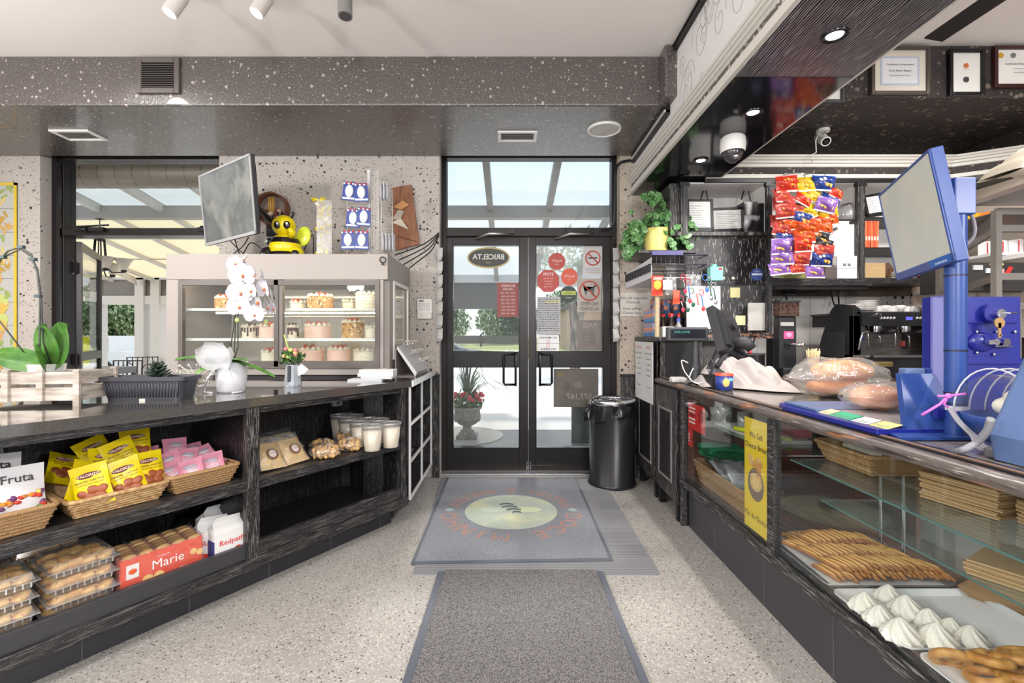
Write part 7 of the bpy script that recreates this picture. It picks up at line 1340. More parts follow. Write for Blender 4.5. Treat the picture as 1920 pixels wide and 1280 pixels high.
# ---------------------------------------------------------------- back counter with coffee gear
b = B(); b.box(1.5, 3.76, 3.1, 4.0, .88, .93, mat('back_counter_top', c(52, 42, 42), .3, layers=[('n', 5, (1, 8, 8), .5, .6, c(120, 90, 80))])); bc = thing('back_counter', 'dark back counter carrying the coffee machine', 'counter', (2.6, 3.5, 0)); mesh('worktop', b, bc); b = B(); b.box(1.5, 3.76, 3.15, 4.0, 0, .88, P(44, 36, 38)); mesh('cabinet', b, bc)
ex0, ex1, EY = px(1535, 3.2), px(1785, 3.2), 3.2; ez = lambda q: pz(q, EY); ex = lambda p: px(p, EY)
t = thing('espresso_machine', 'wide black and steel two group espresso machine', 'coffee machine', ((ex0+ex1)/2, 3.45, .93)); KB = mat('machine_black', c(30, 30, 33), .35)
sil = [(1538, 706), (1534, 660), (1540, 632), (1552, 598), (1556, 584), (1566, 570), (1590, 572), (1612, 580), (1616, 586), (1622, 612), (1606, 616), (1600, 705)]
b = B(); SX = ex(1600); pr = []
for p, q in sil:
    y = SX*FP/(min(p, 1600)-VX); pr.append((y, pz(q, y)))
b.prism(pr, SX, SX+.05, KB, Matrix(((0, 0, 1, 0), (1, 0, 0, 0), (0, 1, 0, 0), (0, 0, 0, 1)))); b.box(SX-.004, SX, 3.28, 3.46, .99, 1.24, P(44, 44, 47)); b.box(SX, SX+.08, 3.2, 3.24, 1.0, 1.35, P(60, 60, 62)); mesh('side_shell', b, t, bevel=.008)
b = B(); b.box(ex(1612), ex1, EY-.02, 3.7, ez(611), ez(586), KB); b.box(ex(1608), ex1, EY, 3.7, ez(588), ez(584), P(70, 70, 72))
b.box(ex(1694), ex(1706), EY-.022, EY-.02, ez(600), ez(594), mat('blue_display', c(90, 90, 190), .3, emis=c(90, 90, 220), es=.8))
for p0 in (1648, 1715):
    for k in range(5): b.ball((ex(p0+k*6), EY-.02, ez(596)), (.011, .005, .008), P(216, 216, 220, .3), (0, -.5, 0), 8, 5)
mesh('control_bar', b, t)
SSB = mat('machine_steel', c(150, 144, 140), .25, .8, layers=[('n', 9, (1, 1, 9), .4, .6, c(120, 114, 110))]); b = B(); b.box(ex(1602), ex1, 3.4, 3.42, ez(672), ez(610), SSB); b.box(ex(1600), ex1, EY-.02, 3.42, ez(670), ez(665), CHR); b.box(ex(1600), ex1, EY+.02, 3.6, ez(706), ez(670), P(28, 27, 29)); mesh('steel_front', b, t)
b = B(); x0, x1 = ex(1639), ex(1677); b.box(x0, x1, EY+.012, EY+.02, ez(687), ez(678), P(196, 170, 110, .3, .6)); b.text('Gemma', FR((x0+.09, EY+.011, ez(683))), .03, P(50, 44, 30)); b.box(x0+.004, x0+.022, EY+.01, EY+.012, ez(686), ez(679), P(226, 150, 40)); mesh('name_plate', b, t)
for k, p in enumerate((1662, 1718)):
    x = ex(p); b = B(); b.lathe([(.035, 0), (.038, .02), (.038, .05)], (x, 3.3, ez(622)), CHR, 20); b.tube([(x, 3.3, ez(622)), (x, 3.24, ez(624)), (x-.0, 3.12, ez(620))], [.012, .012, .014], KB, 8); b.tube([(x, 3.28, ez(624)), (x+.012, 3.27, ez(632)), (x+.012, 3.27, ez(650))], .005, CHR, 6); mesh('group_head', b, t)
for k, p in enumerate((1636, 1688, 1640)):
    b = B(); b.tube([(ex(p), 3.25, ez(614)), (ex(p), 3.24, ez(628)), (ex(p), 3.24, ez(652))], .0045, CHR, 6) if k < 2 else b.tube([(ex(1624), 3.2, ez(612)), (ex(1612), 3.12, ez(621)), (ex(1596), 3.1, ez(624)), (ex(1589), 3.1, ez(655))], .007, CHR, 7); mesh('steam_pipe', b, t)
b = B(); b.ball((ex(1617), EY-.0, ez(634)), (.022, .006, .01), P(40, 50, 110)); mesh('badge', b, t); b = B(); b.cyl((ex(1617), 3.4, ez(646)), (ex(1617), 3.39, ez(646)), .014, CHR, n=16); mesh('gauge', b, t); b = B(); b.cyl((ex(1638), EY-.02, ez(592)), (ex(1638), EY-.05, ez(592)), .018, CHR, n=18); mesh('steam_knob', b, t); b = B(); b.box(ex(1737), ex(1744), 3.38, 3.4, ez(655), ez(622), BLK); b.box(ex(1732), ex(1737), 3.37, 3.4, ez(650), ez(640), P(160, 70, 60)); mesh('portafilter_hanger', b, t)
PLT = P(222, 218, 214, .3)
for k, (p, z0, n, l) in enumerate(((1620, 584, 6, 'taller stack of white saucers on the coffee machine'), (1600, 581, 4, 'shorter stack of white saucers at the left of the taller one'))):
    t = thing('saucer_stack', l, 'saucers', (ex(p), 3.42, ez(z0)), 0, 'stacks of saucers')
    for j in range(n): b = B(); z = pz(584, 3.3)+.01+j*.0125; b.lathe([(.03, 0), (.045, .002), (.068, .011), (.066, .012), (.04, .005), (.001, .004)], (px(p+4, 3.42), 3.42, z), PLT, 24); mesh('saucer', b, t)
b = B(); b.lathe([(.001, 0), (.02, .0), (.032, .03), (.034, .045), (.031, .045), (.028, .02), (.001, .006)], (0, 0, 0), PLT, 18); b.tube([(.03, 0, .038), (.05, 0, .034), (.05, 0, .018), (.028, 0, .014)], .004, PLT, 6); c0 = None
for k, (p, y, u, l) in enumerate(((1645, 3.4, 1, 'leftmost white cup on the coffee machine'), (1658, 3.42, 0, 'second white cup from the left on the coffee machine'), (1672, 3.38, 1, 'third white cup on the coffee machine'), (1686, 3.4, 0, 'fourth white cup on the coffee machine'), (1700, 3.42, 1, 'fifth white cup on the coffee machine'), (1715, 3.38, 1, 'sixth white cup on the coffee machine'), (1729, 3.4, 0, 'seventh white cup on the coffee machine'), (1743, 3.4, 1, 'rightmost white cup on the coffee machine'))):
    if c0 is None: o = mesh('coffee_cup', b, local=True); c0 = o; tag(o, l, 'cup', 'white cups on the coffee machine')
    else: o = dup(c0, label=l)
    place(o, Matrix.Translation((px(p, y), y, ez(586)+.012+(.045 if u else 0))) @ Euler((PI if u else 0, 0, k*.8)).to_matrix().to_4x4() @ Matrix.Scale(1.1, 4))
# grinder
gx = lambda p: px(p, 3.3); gz = lambda q: pz(q, 3.3); t = thing('coffee_grinder', 'black coffee grinder with bean hopper left of the machine', 'coffee grinder', (gx(1476), 3.35, .93)); b = B(); b.box(gx(1461), gx(1494), 3.3, 3.38, gz(700), gz(593), KB); b.box(gx(1456), gx(1496), 3.22, 3.4, .93, gz(688), KB); mesh('body', b, t, bevel=.01)
b = B(); b.box(gx(1460), gx(1497), 3.29, 3.37, gz(593), gz(567), mat('bean_hopper', c(82, 62, 52), .15, layers=[('v', 90, (1, 1, 1), 0, .8, c(46, 30, 24), .1)])); b.box(gx(1459), gx(1498), 3.28, 3.38, gz(567), gz(563), BLK); b.cyl((gx(1468), 3.36, gz(563)), (gx(1468), 3.36, gz(558)), .02, BLK); mesh('hopper', b, t)
b = B(); b.box(gx(1469), gx(1487), 3.292, 3.3, gz(635), gz(621), P(206, 90, 140)); b.ball((gx(1478), 3.29, gz(628)), (.022, .003, .018), P(226, 150, 190)); b.box(gx(1463), gx(1487), 3.29, 3.3, gz(611), gz(604), P(170, 168, 166)); mesh('label', b, t)
b = B(); b.tube([(gx(1474), 3.28, gz(645)), (gx(1480), 3.22, gz(646)), (gx(1488), 3.18, gz(645))], .012, CHR); mesh('spout', b, t)
t = thing('second_grinder', 'dark round appliance on the back counter behind the till', 'appliance', (px(1410, 3.4), 3.4, .93)); b = B(); x = px(1412, 3.4); b.cyl((x, 3.4, .93), (x, 3.4, pz(665, 3.4)), .075, P(34, 33, 36, .2), n=24); mesh('body', b, t); b = B(); b.cyl((x, 3.4, pz(665, 3.4)), (x, 3.4, pz(662, 3.4)), .08, P(60, 60, 62, .3), n=24); b.ball((x-.02, 3.4, pz(660, 3.4)), .014, P(200, 60, 80)); mesh('lid', b, t)
b = B(); b.box(px(1375, 3.2), px(1440, 3.2), 3.15, 3.3, .93, pz(686, 3.2), P(60, 52, 46)); b.box(px(1382, 3.14), px(1394, 3.14), 3.13, 3.16, pz(687, 3.15), pz(676, 3.15), WHT); one('drip_tray', b, 'low dark tray with a white block on the back counter', 'tray')
b = B(); b.box(px(1438, 3.55), px(1452, 3.55), 3.5, 3.56, .93, pz(634, 3.55), BLK); one('black_post', b, 'black vertical post between the till and the grinder', 'post')
b = B(); b.box(px(1492, 3.6), px(1510, 3.6), 3.55, 3.6, .93, pz(650, 3.6), P(200, 196, 192)) if 0 else b.lathe([(.03, 0), (.034, .06), (.03, .06)], (px(1531, 3.1), 3.13, .93), P(60, 56, 52), 16)
for k in range(26): a = k*2.4; q = .024*math.sqrt(k/26); x0 = px(1531, 3.1); b.tube([(x0+q*math.cos(a), 3.13+q*math.sin(a), .98), (x0+q*2.1*math.cos(a), 3.13+q*1.6*math.sin(a), pz(656, 3.1)+.01*math.sin(k))], .0028, P(222, 198, 150), 4)
one('stir_stick_cup', b, 'dark cup full of wooden stir sticks before the coffee machine', 'cup')
# poster taped above the machine
x0, x1, z0, z1 = px(1655, 4.0), px(1745, 4.0), pz(573, 4.0), pz(541, 4.0); b = B(); b.box(x0, x1, 4.0, 4.02, z0, z1, P(190, 186, 186)); r = random.Random(6)
for k in range(18): b.cyl((x0+.04+(k % 6)*.065, 4.0, z1-.03-(k//6)*.045), (x0+.04+(k % 6)*.065, 3.998, z1-.03-(k//6)*.045), r.choice((.004, .007, .014)), BLK, n=10)
for x, s in ((x0, 1), (x1, -1)): b.cb((x, 3.996, z1), (.07, .004, .035), BLK, (0, -.7*s, 0))
one('taped_chart', b, 'grey chart taped with black tape above the coffee machine', 'poster')
for k, (pts, l) in enumerate((([at(1558, 542, 3.95), at(1560, 556, 3.95), at(1564, 572, 3.9)], 'thin black cable hanging left above the coffee machine'), ([at(1572, 541, 3.95), at(1572, 556, 3.95), at(1573, 570, 3.9)], 'black plug cable hanging above the coffee machine'), ([at(1474, 545, 3.95), at(1474, 556, 3.95), at(1475, 562, 3.6)], 'black cable dropping to the coffee grinder'), ([at(1415, 634, 3.9), at(1408, 655, 3.8), at(1395, 672, 3.6), at(1388, 684, 3.4)], 'black cable curving behind the till'), ([at(1475, 541, 3.8), at(1510, 549, 3.8), at(1532, 545, 3.8), at(1530, 538, 3.8)], 'black cable looping under the middle shelf'))): cable(l, pts, .006)
b = B(); b.box(px(1468, 3.9), px(1490, 3.9), 3.86, 3.9, pz(552, 3.9), pz(545, 3.9), BLK); one('black_adapter', b, 'black adapter under the middle shelf above the grinder', 'adapter')
# steel rack in front of the right bays
t = thing('steel_rack', 'open stainless steel rack at the right edge behind the blue machine', 'rack', (2.3, 2.4, 0)); RK = mat('rack_steel', c(150, 144, 138), .35, .5)
RX0, RY0, RX1, RY1 = px(1800, 2.9), 2.9, px(1958, 1.95), 1.95
for (x, y) in ((px(1868, 2.25), 2.25), (px(1762, 2.9), 2.9), (px(1868, 2.25)+.4, 2.25)): b = B(); b.box(x-.014, x+.014, y-.014, y+.014, .1, pz(395 if y < 2.5 else 500, y), RK); mesh('upright', b, t)
A = V((px(1795, 2.9), 2.9, 0)); Bq = V((px(1868, 2.25), 2.25, 0))
for (q0, q1) in ((392, 395), (447, 427), (540, 517), (590, 572)):
    b = B(); z0 = pz(q0, 2.9); z1 = pz(q1, 2.25); z = z1
    b.box(Bq.x, Bq.x+.5, 2.24, 2.26, z-.02, z+.012, RK); b.add([(A.x, 2.9, z-.02), (Bq.x, 2.25, z-.02), (Bq.x, 2.25, z+.012), (A.x, 2.9, z+.012), (A.x+.02, 2.9, z-.02), (Bq.x+.02, 2.25, z-.02), (Bq.x+.02, 2.25, z+.012), (A.x+.02, 2.9, z+.012)], [(0, 1, 2, 3), (7, 6, 5, 4), (3, 2, 6, 7), (0, 4, 5, 1)], RK); b.box(Bq.x+.02, Bq.x+.5, 2.26, 2.9, z-.004, z, RK) if q0 < 400 else None; mesh('shelf_rail', b, t)
b = B(); zt3 = pz(345, 1.9); b.add([(px(1800, 2.6), 2.6, pz(386, 2.6)), (px(1930, 1.9), 1.9, pz(340, 1.9)), (px(1930, 1.9), 1.9, pz(350, 1.9)), (px(1800, 2.6), 2.6, pz(393, 2.6)), (px(1800, 2.6)+.5, 2.6, pz(386, 2.6)), (px(1930, 1.9)+.5, 1.9, pz(340, 1.9))], [(0, 3, 2, 1), (0, 1, 5, 4)], RK); mesh('top_shelf', b, t)
b = B(); o = at(1902, 325, 2.1); b.grid(lambda u, v: V((o.x-.07+.2*u*1.3, o.y+.1*math.cos(v*2*PI), o.z-.02+.05*math.sin(PI*min(1, u+.05))*(1.3+math.sin(v*2*PI))*(1+.2*math.sin(u*17)))), 16, 16, P(226, 216, 196)); one('cream_sack', b, 'cream cloth sack resting on top of the steel rack', 'sack')
# orders screen / dark control box behind the rack
x0, x1 = px(1802, 3.0), px(1935, 3.0); t = thing('slush_machine', 'dark machine front with red handle behind the steel rack', 'machine', ((x0+x1)/2, 3.05, .93)); b = B(); b.box(x0, x1, 3.0, 3.3, pz(545, 3.0), pz(492, 3.0), P(44, 42, 42)); b.box(x0+.02, x1, 3.06, 3.3, .93, pz(545, 3), P(120, 112, 106)); mesh('body', b, t)
b = B(); [b.box(px(p, 3)-.03, px(p, 3)+.03, 2.992, 3.0, pz(q+9, 3), pz(q, 3), m) for p, q, m in ((1832, 497, P(180, 180, 182)), (1856, 503, P(190, 200, 200)), (1872, 504, P(200, 150, 150)))]; b.box(px(1855, 3), px(1880, 3), 2.994, 3.0, pz(497, 3), pz(494, 3), P(200, 200, 110)); b.add([(px(1876, 3), 2.98, pz(515, 3)), (px(1886, 3), 2.98, pz(500, 3)), (px(1894, 3), 2.98, pz(502, 3)), (px(1884, 3), 2.98, pz(517, 3))], [(0, 1, 2, 3)], P(206, 40, 40)); mesh('controls', b, t)
b = B(); b.cyl((px(1850, 3), 2.95, pz(560, 3)), (px(1850, 3), 2.95, pz(530, 3)), .014, BLK); b.box(px(1840, 3), px(1862, 3), 2.93, 2.99, pz(534, 3), pz(526, 3), BLK); b.box(px(1822, 3), px(1840, 3), 3.05, 3.06, pz(571, 3), pz(564, 3), P(226, 150, 40)); mesh('tap', b, t)
print('F ok')
# ================================================================ ENTRANCE END: plant, rack, drinks, bin, mats, door stickers
# trailing plant in a yellow pot
PXc = px(1230, 3.72); pz0 = pz(474, 3.72); t = thing('trailing_plant', 'trailing green plant in a yellow pot above the wire rack', 'potted plant', (PXc, 3.72, pz0))
b = B(); YP = P(214, 200, 116, .35); b.lathe([(.001, 0), (.085, 0), (.09, .02), (.083, .03), (.10, .09), (.095, .15), (.1, .185), (.093, .185), (.09, .15)], (PXc, 3.72, pz0), YP, 28); mesh('pot', b, t)
IVL = mat('variegated_leaf', c(62, 112, 56), .4, layers=[('v', 160, (1, 1, 1), 0, .8, c(140, 180, 120), .1)])
r = random.Random(31); b = B(); b2_ = B()
def ivy(b, p, s, yaw, pit):
    T = Matrix.Translation(p) @ Euler((pit, 0, yaw)).to_matrix().to_4x4(); pts = [(0, 0, 0)]
    ring = [(math.cos(a)*s*(1-.25*abs(math.cos(a/2+PI/2))), -.12*s*math.cos(2*a), math.sin(a)*s*.85) for a in [i*2*PI/9 for i in range(9)]]
    b.add(pts+ring, [(0, 1+i, 1+(i+1) % 9) for i in range(9)], IVL, False, T)
for k in range(330):
    q = r.random()
    if q < .3: c_ = (1247, 410, 34, 24)
    elif q < .5: c_ = (1283, 440, 26, 32)
    elif q < .75: c_ = (1196, 440, 22, 34)
    elif q < .87: c_ = (1222, 372, 22, 12)
    elif q < .94: c_ = (1178, 470, 10, 20)
    else: c_ = (1250, 455, 40, 14)
    p, y = c_[0]+r.gauss(0, .45)*c_[2], c_[1]+r.gauss(0, .45)*c_[3]; dep = r.uniform(-.12, .14)
    if 1208 < p < 1246 and 428 < y < 474: dep = abs(dep)+.04
    o = at(p, y, 3.72+dep); ivy(b, o, r.uniform(.022, .04), r.uniform(-.8, .8), r.uniform(-.6, .5))
mesh('foliage', b, t)
b = B(); [b.tube([(PXc, 3.72, pz0+.17), at(p0, q0, 3.7), at(p1, q1, 3.66)], .003, P(84, 110, 60), 5) for p0, q0, p1, q1 in ((1220, 395, 1222, 372), (1200, 410, 1180, 470), (1260, 400, 1290, 440), (1210, 405, 1188, 440), (1262, 420, 1286, 462))]; mesh('stem', b, t)
b = B(); b.box(PXc-.17, PXc+.28, 3.6, 4.03, pz0-.02, pz0, WCAP); one('plant_shelf', b, 'small black shelf carrying the trailing plant', 'shelf')
# wire rack with hanging keyrings
Yr = 3.5; t = thing('hanging_rack', 'dark wire rack with blue trim and rows of hooks on the counter post', 'rack', (px(1240, Yr), Yr, pz(545, Yr))); z0, z1 = pz(515, Yr), pz(478, Yr)
X0, X1 = px(1222, Yr), px(1326, Yr); RKD = P(58, 54, 66, .4)
b = B(); 
for zz in (z1, z1-.07): b.tube([(X0, Yr, zz), (X1, Yr, zz), (X1, 3.85, zz), (X0-.0, 3.85, zz)], .005, RKD, 6, True)
for k in range(13): x = X0+(X1-X0)*k/12; b.tube([(x, Yr, z1), (x, Yr, z1-.07-.02*(k % 2)), (x+.01, Yr-.05, z1-.08)], .0025, RKD, 4)
b.box(X0, px(1280, Yr), Yr-.01, Yr+.03, z1-.0, z1+.03, P(84, 80, 130, .4)); mesh('wire_frame', b, t)
b = B(); b.add([(px(1174, 3.95), 3.95, pz(540, 3.95)), (X0, Yr, pz(520, Yr)), (X0, Yr, pz(482, Yr)), (px(1174, 3.95), 3.95, pz(515, 3.95))], [(0, 1, 2, 3)], P(206, 204, 208)); 
for k in range(9): q = (k+.5)/9; xa_ = px(1174, 3.95)*(1-q)+X0*q; ya_ = 3.95*(1-q)+Yr*q; zl = pz(534, 3.95)*(1-q)+pz(514, Yr)*q; b.cb((xa_-.01, ya_-.01, zl+.05), (.02, .004, .06), P(50, 48, 54), (0, 0, -.9))
b.add([(px(1174, 3.95), 3.95, pz(540, 3.95)), (X0, Yr, pz(520, Yr)), (X0+.3, Yr, pz(520, Yr)), (px(1174, 3.95)+.3, 3.95, pz(540, 3.95))], [(0, 1, 2, 3)], P(214, 212, 214)); mesh('side_tray', b, t, solid=.004)
Yk = 3.44
t = thing('fan_packet', 'red and yellow packet hanging at the left end of the rack', 'packet', (px(1232, Yk), Yk, pz(555, Yk))); b = B(); b.T = Matrix.Translation((px(1232, Yk), Yk, pz(555, Yk))); pouch_geo(b, .085, .15, .02, P(206, 66, 40, .3), seed=3); b.ball((0, -.012, .08), (.03, .004, .035), P(236, 180, 60)); b.box(-.03, .03, -.014, -.01, .12, .135, P(230, 200, 190)); mesh('packet', b, t)
for k, (p, q, w, h, cl, l) in enumerate(((1258, 545, .08, .13, FILM, 'clear packet hanging second on the rack'), (1300, 545, .12, .15, FILM, 'wide clear packet with red straps on the rack'), (1268, 562, .05, .1, P(230, 80, 50, .4), 'orange-red hanging tag on the rack'), (1252, 535, .07, .07, WHT, 'white card hanging at the rack top'))):
    b = B(); b.T = Matrix.Translation(at(p, q+8, Yk-.01*k)); pouch_geo(b, w, h, .02, cl, seed=k); b.tube([(0, 0, h), (0, .01, h+.02)], .002, WHT, 4); one('hanging_packet', b, l, 'packet', 'packets on the rack')
KC = [P(206, 50, 80), P(196, 196, 202, .2, .8), P(30, 90, 70), P(214, 214, 214), P(206, 60, 60), P(60, 110, 190), P(60, 40, 40)]
for k, (p, q, ln, ci, l) in enumerate(((1281, 520, .1, 0, 'crimson loop keyring'), (1290, 528, .14, 4, 'red strap keyring left of the clear packet'), (1296, 545, .1, 2, 'green and white keyring'), (1306, 545, .12, 3, 'white keyring with beads'), (1315, 548, .12, 4, 'red and dark keyring'), (1322, 520, .09, 5, 'blue scissors-shaped keyring'), (1330, 525, .13, 1, 'silver chain keyring at the right end'), (1338, 535, .12, 1, 'second silver chain keyring at the right end'), (1277, 560, .08, 0, 'dangling pink keyring at the left'), (1286, 560, .08, 2, 'small dark green keyring'))):
    a = at(p, q, Yk-.02); b = B(); b.tube([a+V((.018*math.cos(j*PI/6), 0, .022*math.sin(j*PI/6))) for j in range(12)], .003, KC[ci], 5, True); b.tube([a-V((0, 0, .02)), a-V((-.01, 0, ln*.6)), a-V((-.015, 0, ln))], .004, KC[(ci+1) % 7], 5); b.ball(a-V((-.015, 0, ln)), (.014, .006, .018), KC[ci]); one('keyring', b, l+' hanging from the rack', 'keyring', 'keyrings on the rack')
b = B(); a = at(1232, 640, 3.47); b.cyl((a.x, 3.47, 1.206), (a.x, 3.47, pz(556, 3.47)), .018, P(190, 170, 136), n=14); one('wooden_pole', b, 'pale wooden pole standing on the end cabinet', 'pole')
# cans and bottles on the end cabinet
CANB = mat('blue_can', c(86, 134, 176), .3, layers=[('n', 30, (1, 1, 1), .5, .58, c(214, 130, 90))]); CANC = mat('dark_blue_can', c(60, 84, 120), .3, layers=[('n', 26, (1, 1, 1), .52, .6, c(210, 120, 70))]); c1 = {}
def can(x, y, z, m, l, h=.105, rr_=.03, grp='blue drink cans'):
    if (m.name, h) not in c1:
        t = thing('drink_can', l, 'can', (x, y, z), 0, grp); b = B(); b.lathe([(rr_*.8, 0), (rr_, .006), (rr_, h-.01), (rr_*.85, h)], (0, 0, 0), m, 20); mesh('body', b, t, local=True); b = B(); b.lathe([(rr_*.85, h), (rr_*.8, h-.003), (.001, h-.003)], (0, 0, 0), CHR, 20); b.lathe([(rr_*.8, 0), (.001, .002)], (0, 0, 0), CHR, 20); mesh('lid', b, t, local=True); c1[(m.name, h)] = t; return t
    return dup(c1[(m.name, h)], (x, y, z), label=l)
for k in range(4):
    for j in range(2): can(1.13+.064*k if 0 else 1.125, 3.62+.068*k+.0, 1.206+.107*j, CANB, '%s blue can along the aisle edge, %s layer' % (('nearest', 'second', 'third', 'farthest')[k], ('lower', 'upper')[j]))
for k, (x, y, l) in enumerate(((1.2, 3.85, 'left coffee tin on the raised back row'), (1.29, 3.85, 'middle coffee tin on the raised back row'), (1.375, 3.86, 'right coffee tin on the raised back row'))): b = B(); b.box(x-.045, x+.045, 3.78, 3.93, 1.206, 1.36, P(40, 38, 42)); can(x, y, 1.362, CANC, l, .15, .042, 'large tins'); one('riser_block', b, 'dark riser block under the '+l.split(' on')[0], 'riser')
for k, (x, y, l) in enumerate(((1.20, 3.66, 'leftmost dark bottle with red cap'), (1.245, 3.6, 'dark bottle with red cap left of the pole'), (1.27, 3.72, 'dark bottle with red cap behind the pole'), (1.32, 3.66, 'dark bottle right of the pole'))):
    if k == 0:
        t = thing('sauce_bottle', l, 'bottle', (x, y, 1.206), 0, 'dark bottles with red caps'); b = B(); b.lathe([(.001, 0), (.024, 0), (.025, .01), (.025, .09), (.011, .13), (.011, .16)], (0, 0, 0), P(40, 22, 20, .1), 18); mesh('body', b, t, local=True); b = B(); b.lathe([(.013, .155), (.013, .178), (.001, .178)], (0, 0, 0), P(200, 40, 40, .3), 14); mesh('cap', b, t, local=True); b = B(); b.lathe([(.0255, .03), (.0255, .075)], (0, 0, 0), P(206, 196, 180), 18); mesh('label', b, t, local=True); sb0 = t
    else: dup(sb0, (x, y, 1.206), label=l)
a = at(1272, 610, 3.55); t = thing('spray_bottle', 'clear bottle with blue-violet cap right of the wooden pole', 'bottle', (a.x, 3.55, 1.206)); b = B(); b.lathe([(.001, 0), (.03, 0), (.031, .07), (.012, .1), (.012, .115)], (a.x, 3.55, 1.206), CLR2, 18); mesh('body', b, t); b = B(); b.cyl((a.x, 3.55, 1.32), (a.x, 3.55, 1.345), .014, P(90, 96, 190)); mesh('cap', b, t)
a = at(1246, 622, 3.48); b = B(); b.box(px(1241, 3.48), px(1262, 3.48), 3.46, 3.52, 1.206, pz(612, 3.48), P(196, 198, 190)); [b.box(px(1243+5*k, 3.48), px(1246+5*k, 3.48), 3.458, 3.46, 1.22, 1.28, P(240, 240, 236)) for k in range(4)]; one('cut_card_box', b, 'small pale box of white cards before the display head', 'box')
# pedal bin
bx_, by_, br = .843, 3.86, .19; t = thing('waste_bin', 'tall black round waste bin with steel rim and black liner', 'bin', (bx_, by_, 0)); BP = mat('bin_black', c(30, 30, 34), .3)
b = B(); b.lathe([(.001, .0), (.192, 0), (.196, .01), (.192, .03), (.182, .035), (.182, .6), (.18, .6)], (bx_, by_, 0), BP, 48); mesh('body', b, t)
b = B(); b.lathe([(.186, .655), (.192, .66), (.192, .685), (.184, .7), (.16, .705), (.12, .68), (.16, .695), (.18, .69)], (bx_, by_, 0), CHR, 48); b.lathe([(.12, .66), (.001, .66)], (bx_, by_, 0), P(120, 120, 122, .3), 40); mesh('rim', b, t)
b = B(); b.grid(lambda u, v: V((bx_+(.187+.007*math.sin(u*38+3*v)+.004*math.sin(u*90+v*6))*math.cos(u*2*PI), by_+(.187+.007*math.sin(u*38+3*v)+.004*math.sin(u*90))*math.sin(u*2*PI), .655-v*(.11+.03*math.sin(u*14)))), 120, 8, mat('bin_liner', c(34, 34, 38), .2), True, True); lx = bx_-.19; b.tube([(lx, by_-.06, .64), (lx-.03, by_-.07, .62), (lx-.045, by_-.07, .57), (lx-.03, by_-.07, .53)], [.012, .022, .012, .02], b.mats[0], 7); mesh('liner', b, t)
# floor mats
MATD = mat('grey_pile_mat', c(84, 82, 83), .95, layers=[('n', 230, (1, 1, 1), .4, .56, c(140, 137, 136), 2), ('n', 260, (1, 1, 1), .6, .64, c(40, 38, 40), 2)], bump=1, bscale=200); RUB = P(84, 88, 98, .6)
RIBM = mat('ribbed_grey_mat', c(110, 110, 113), .9, layers=[('w', 34, (.001, 1, .001), .3, .7, c(134, 134, 138))])
def fp(p, q, z=0): return atz(p, q, z)
def slab(b, pts, z0, z1, m): b.prism([(p.x, p.y) for p in pts], z0, z1, m)
t = thing('ribbed_runner', 'ribbed grey runner lying under the logo mat', 'mat', (.3, 3.2, 0)); b = B(); slab(b, [fp(774, 1078), fp(1238, 1078), V((.78, 4.0, 0)), V((-.58, 4.0, 0))], .0, .006, RIBM); mesh('runner', b, t)
t = thing('logo_mat', 'grey entrance mat with bakery name ring around a pale oval', 'mat', (0, 3.2, .006)); Zm = .013
LG = mat('logo_mat_pile', c(108, 111, 118), .9, layers=[('n', 220, (1, 1, 1), .42, .58, c(130, 132, 138), 2)]); P4 = [fp(770, 1058, .006), fp(1150, 1052, .006), fp(1080, 896, .006), fp(838, 896, .006)]
b = B(); slab(b, P4, .0065, Zm-.002, RUB); cc_ = sum(P4, V())/4; slab(b, [cc_+(p-cc_)*.965 for p in P4], Zm-.002, Zm, LG); mesh('pile', b, t)
cen = fp(958, 957, Zm); Rr = .315; b = B(); nE = 48
PALE = mat('mat_pale_oval', c(170, 176, 164), .9, layers=[('n', 200, (1, 1, 1), .42, .58, c(150, 162, 150), 2), ('n', 4, (1, 1, 1), .5, .65, c(182, 184, 154))]); b.add([(cen.x+Rr*math.cos(i*2*PI/nE), cen.y+Rr*math.sin(i*2*PI/nE), Zm+.0008) for i in range(nE)], [tuple(range(nE))], PALE)
for k, (x0, y0, l) in enumerate(((-.03, .1, .1), (-.01, .05, .11), (.02, 0, .1), (.04, -.05, .06))): b.add([(cen.x+x0+(i/8-.5)*l, cen.y+y0+.02*math.sin(i/8*PI)+dy, Zm+.0012) for dy in (0, .028) for i in range(9)], [(i, i+1, 10+i, 9+i) for i in range(8)], P(84, 92, 96, .9))
for x0, m in ((-.12, P(196, 204, 190)), (.12, P(186, 188, 150))): b.add([(cen.x+x0+.09*math.cos(i*PI/8), cen.y+.05*math.sin(i*PI/8)+.02, Zm+.001) for i in range(16)], [tuple(range(16))], P(186, 194, 160, .9) if x0 > 0 else P(176, 186, 172, .9))
BRK = mat('mat_letter_brick', c(160, 122, 114), .9, layers=[('n', 200, (1, 1, 1), .45, .65, c(140, 114, 110), 2)])
def ringtext(s, a0, a1, R, size):   # letters run around the ring seen upside down from inside, as the mat faces the street
    n = len(s)
    for i, ch in enumerate(s):
        if ch == ' ': continue
        a = math.radians(a0+(a1-a0)*i/(n-1)); T = Matrix.Translation((cen.x+R*math.cos(a), cen.y+R*math.sin(a), Zm+.001)) @ Matrix.Rotation(a+PI/2+PI*0, 4, 'Z') @ (Matrix.Rotation(PI, 4, 'Z') if 0 else I4)
        b.text(ch, T, size*1.05, BRK, bold=0 if ch in 'M' else .018)
ringtext('DOCE MINHO', -8, -172, .425, .105) if 0 else None
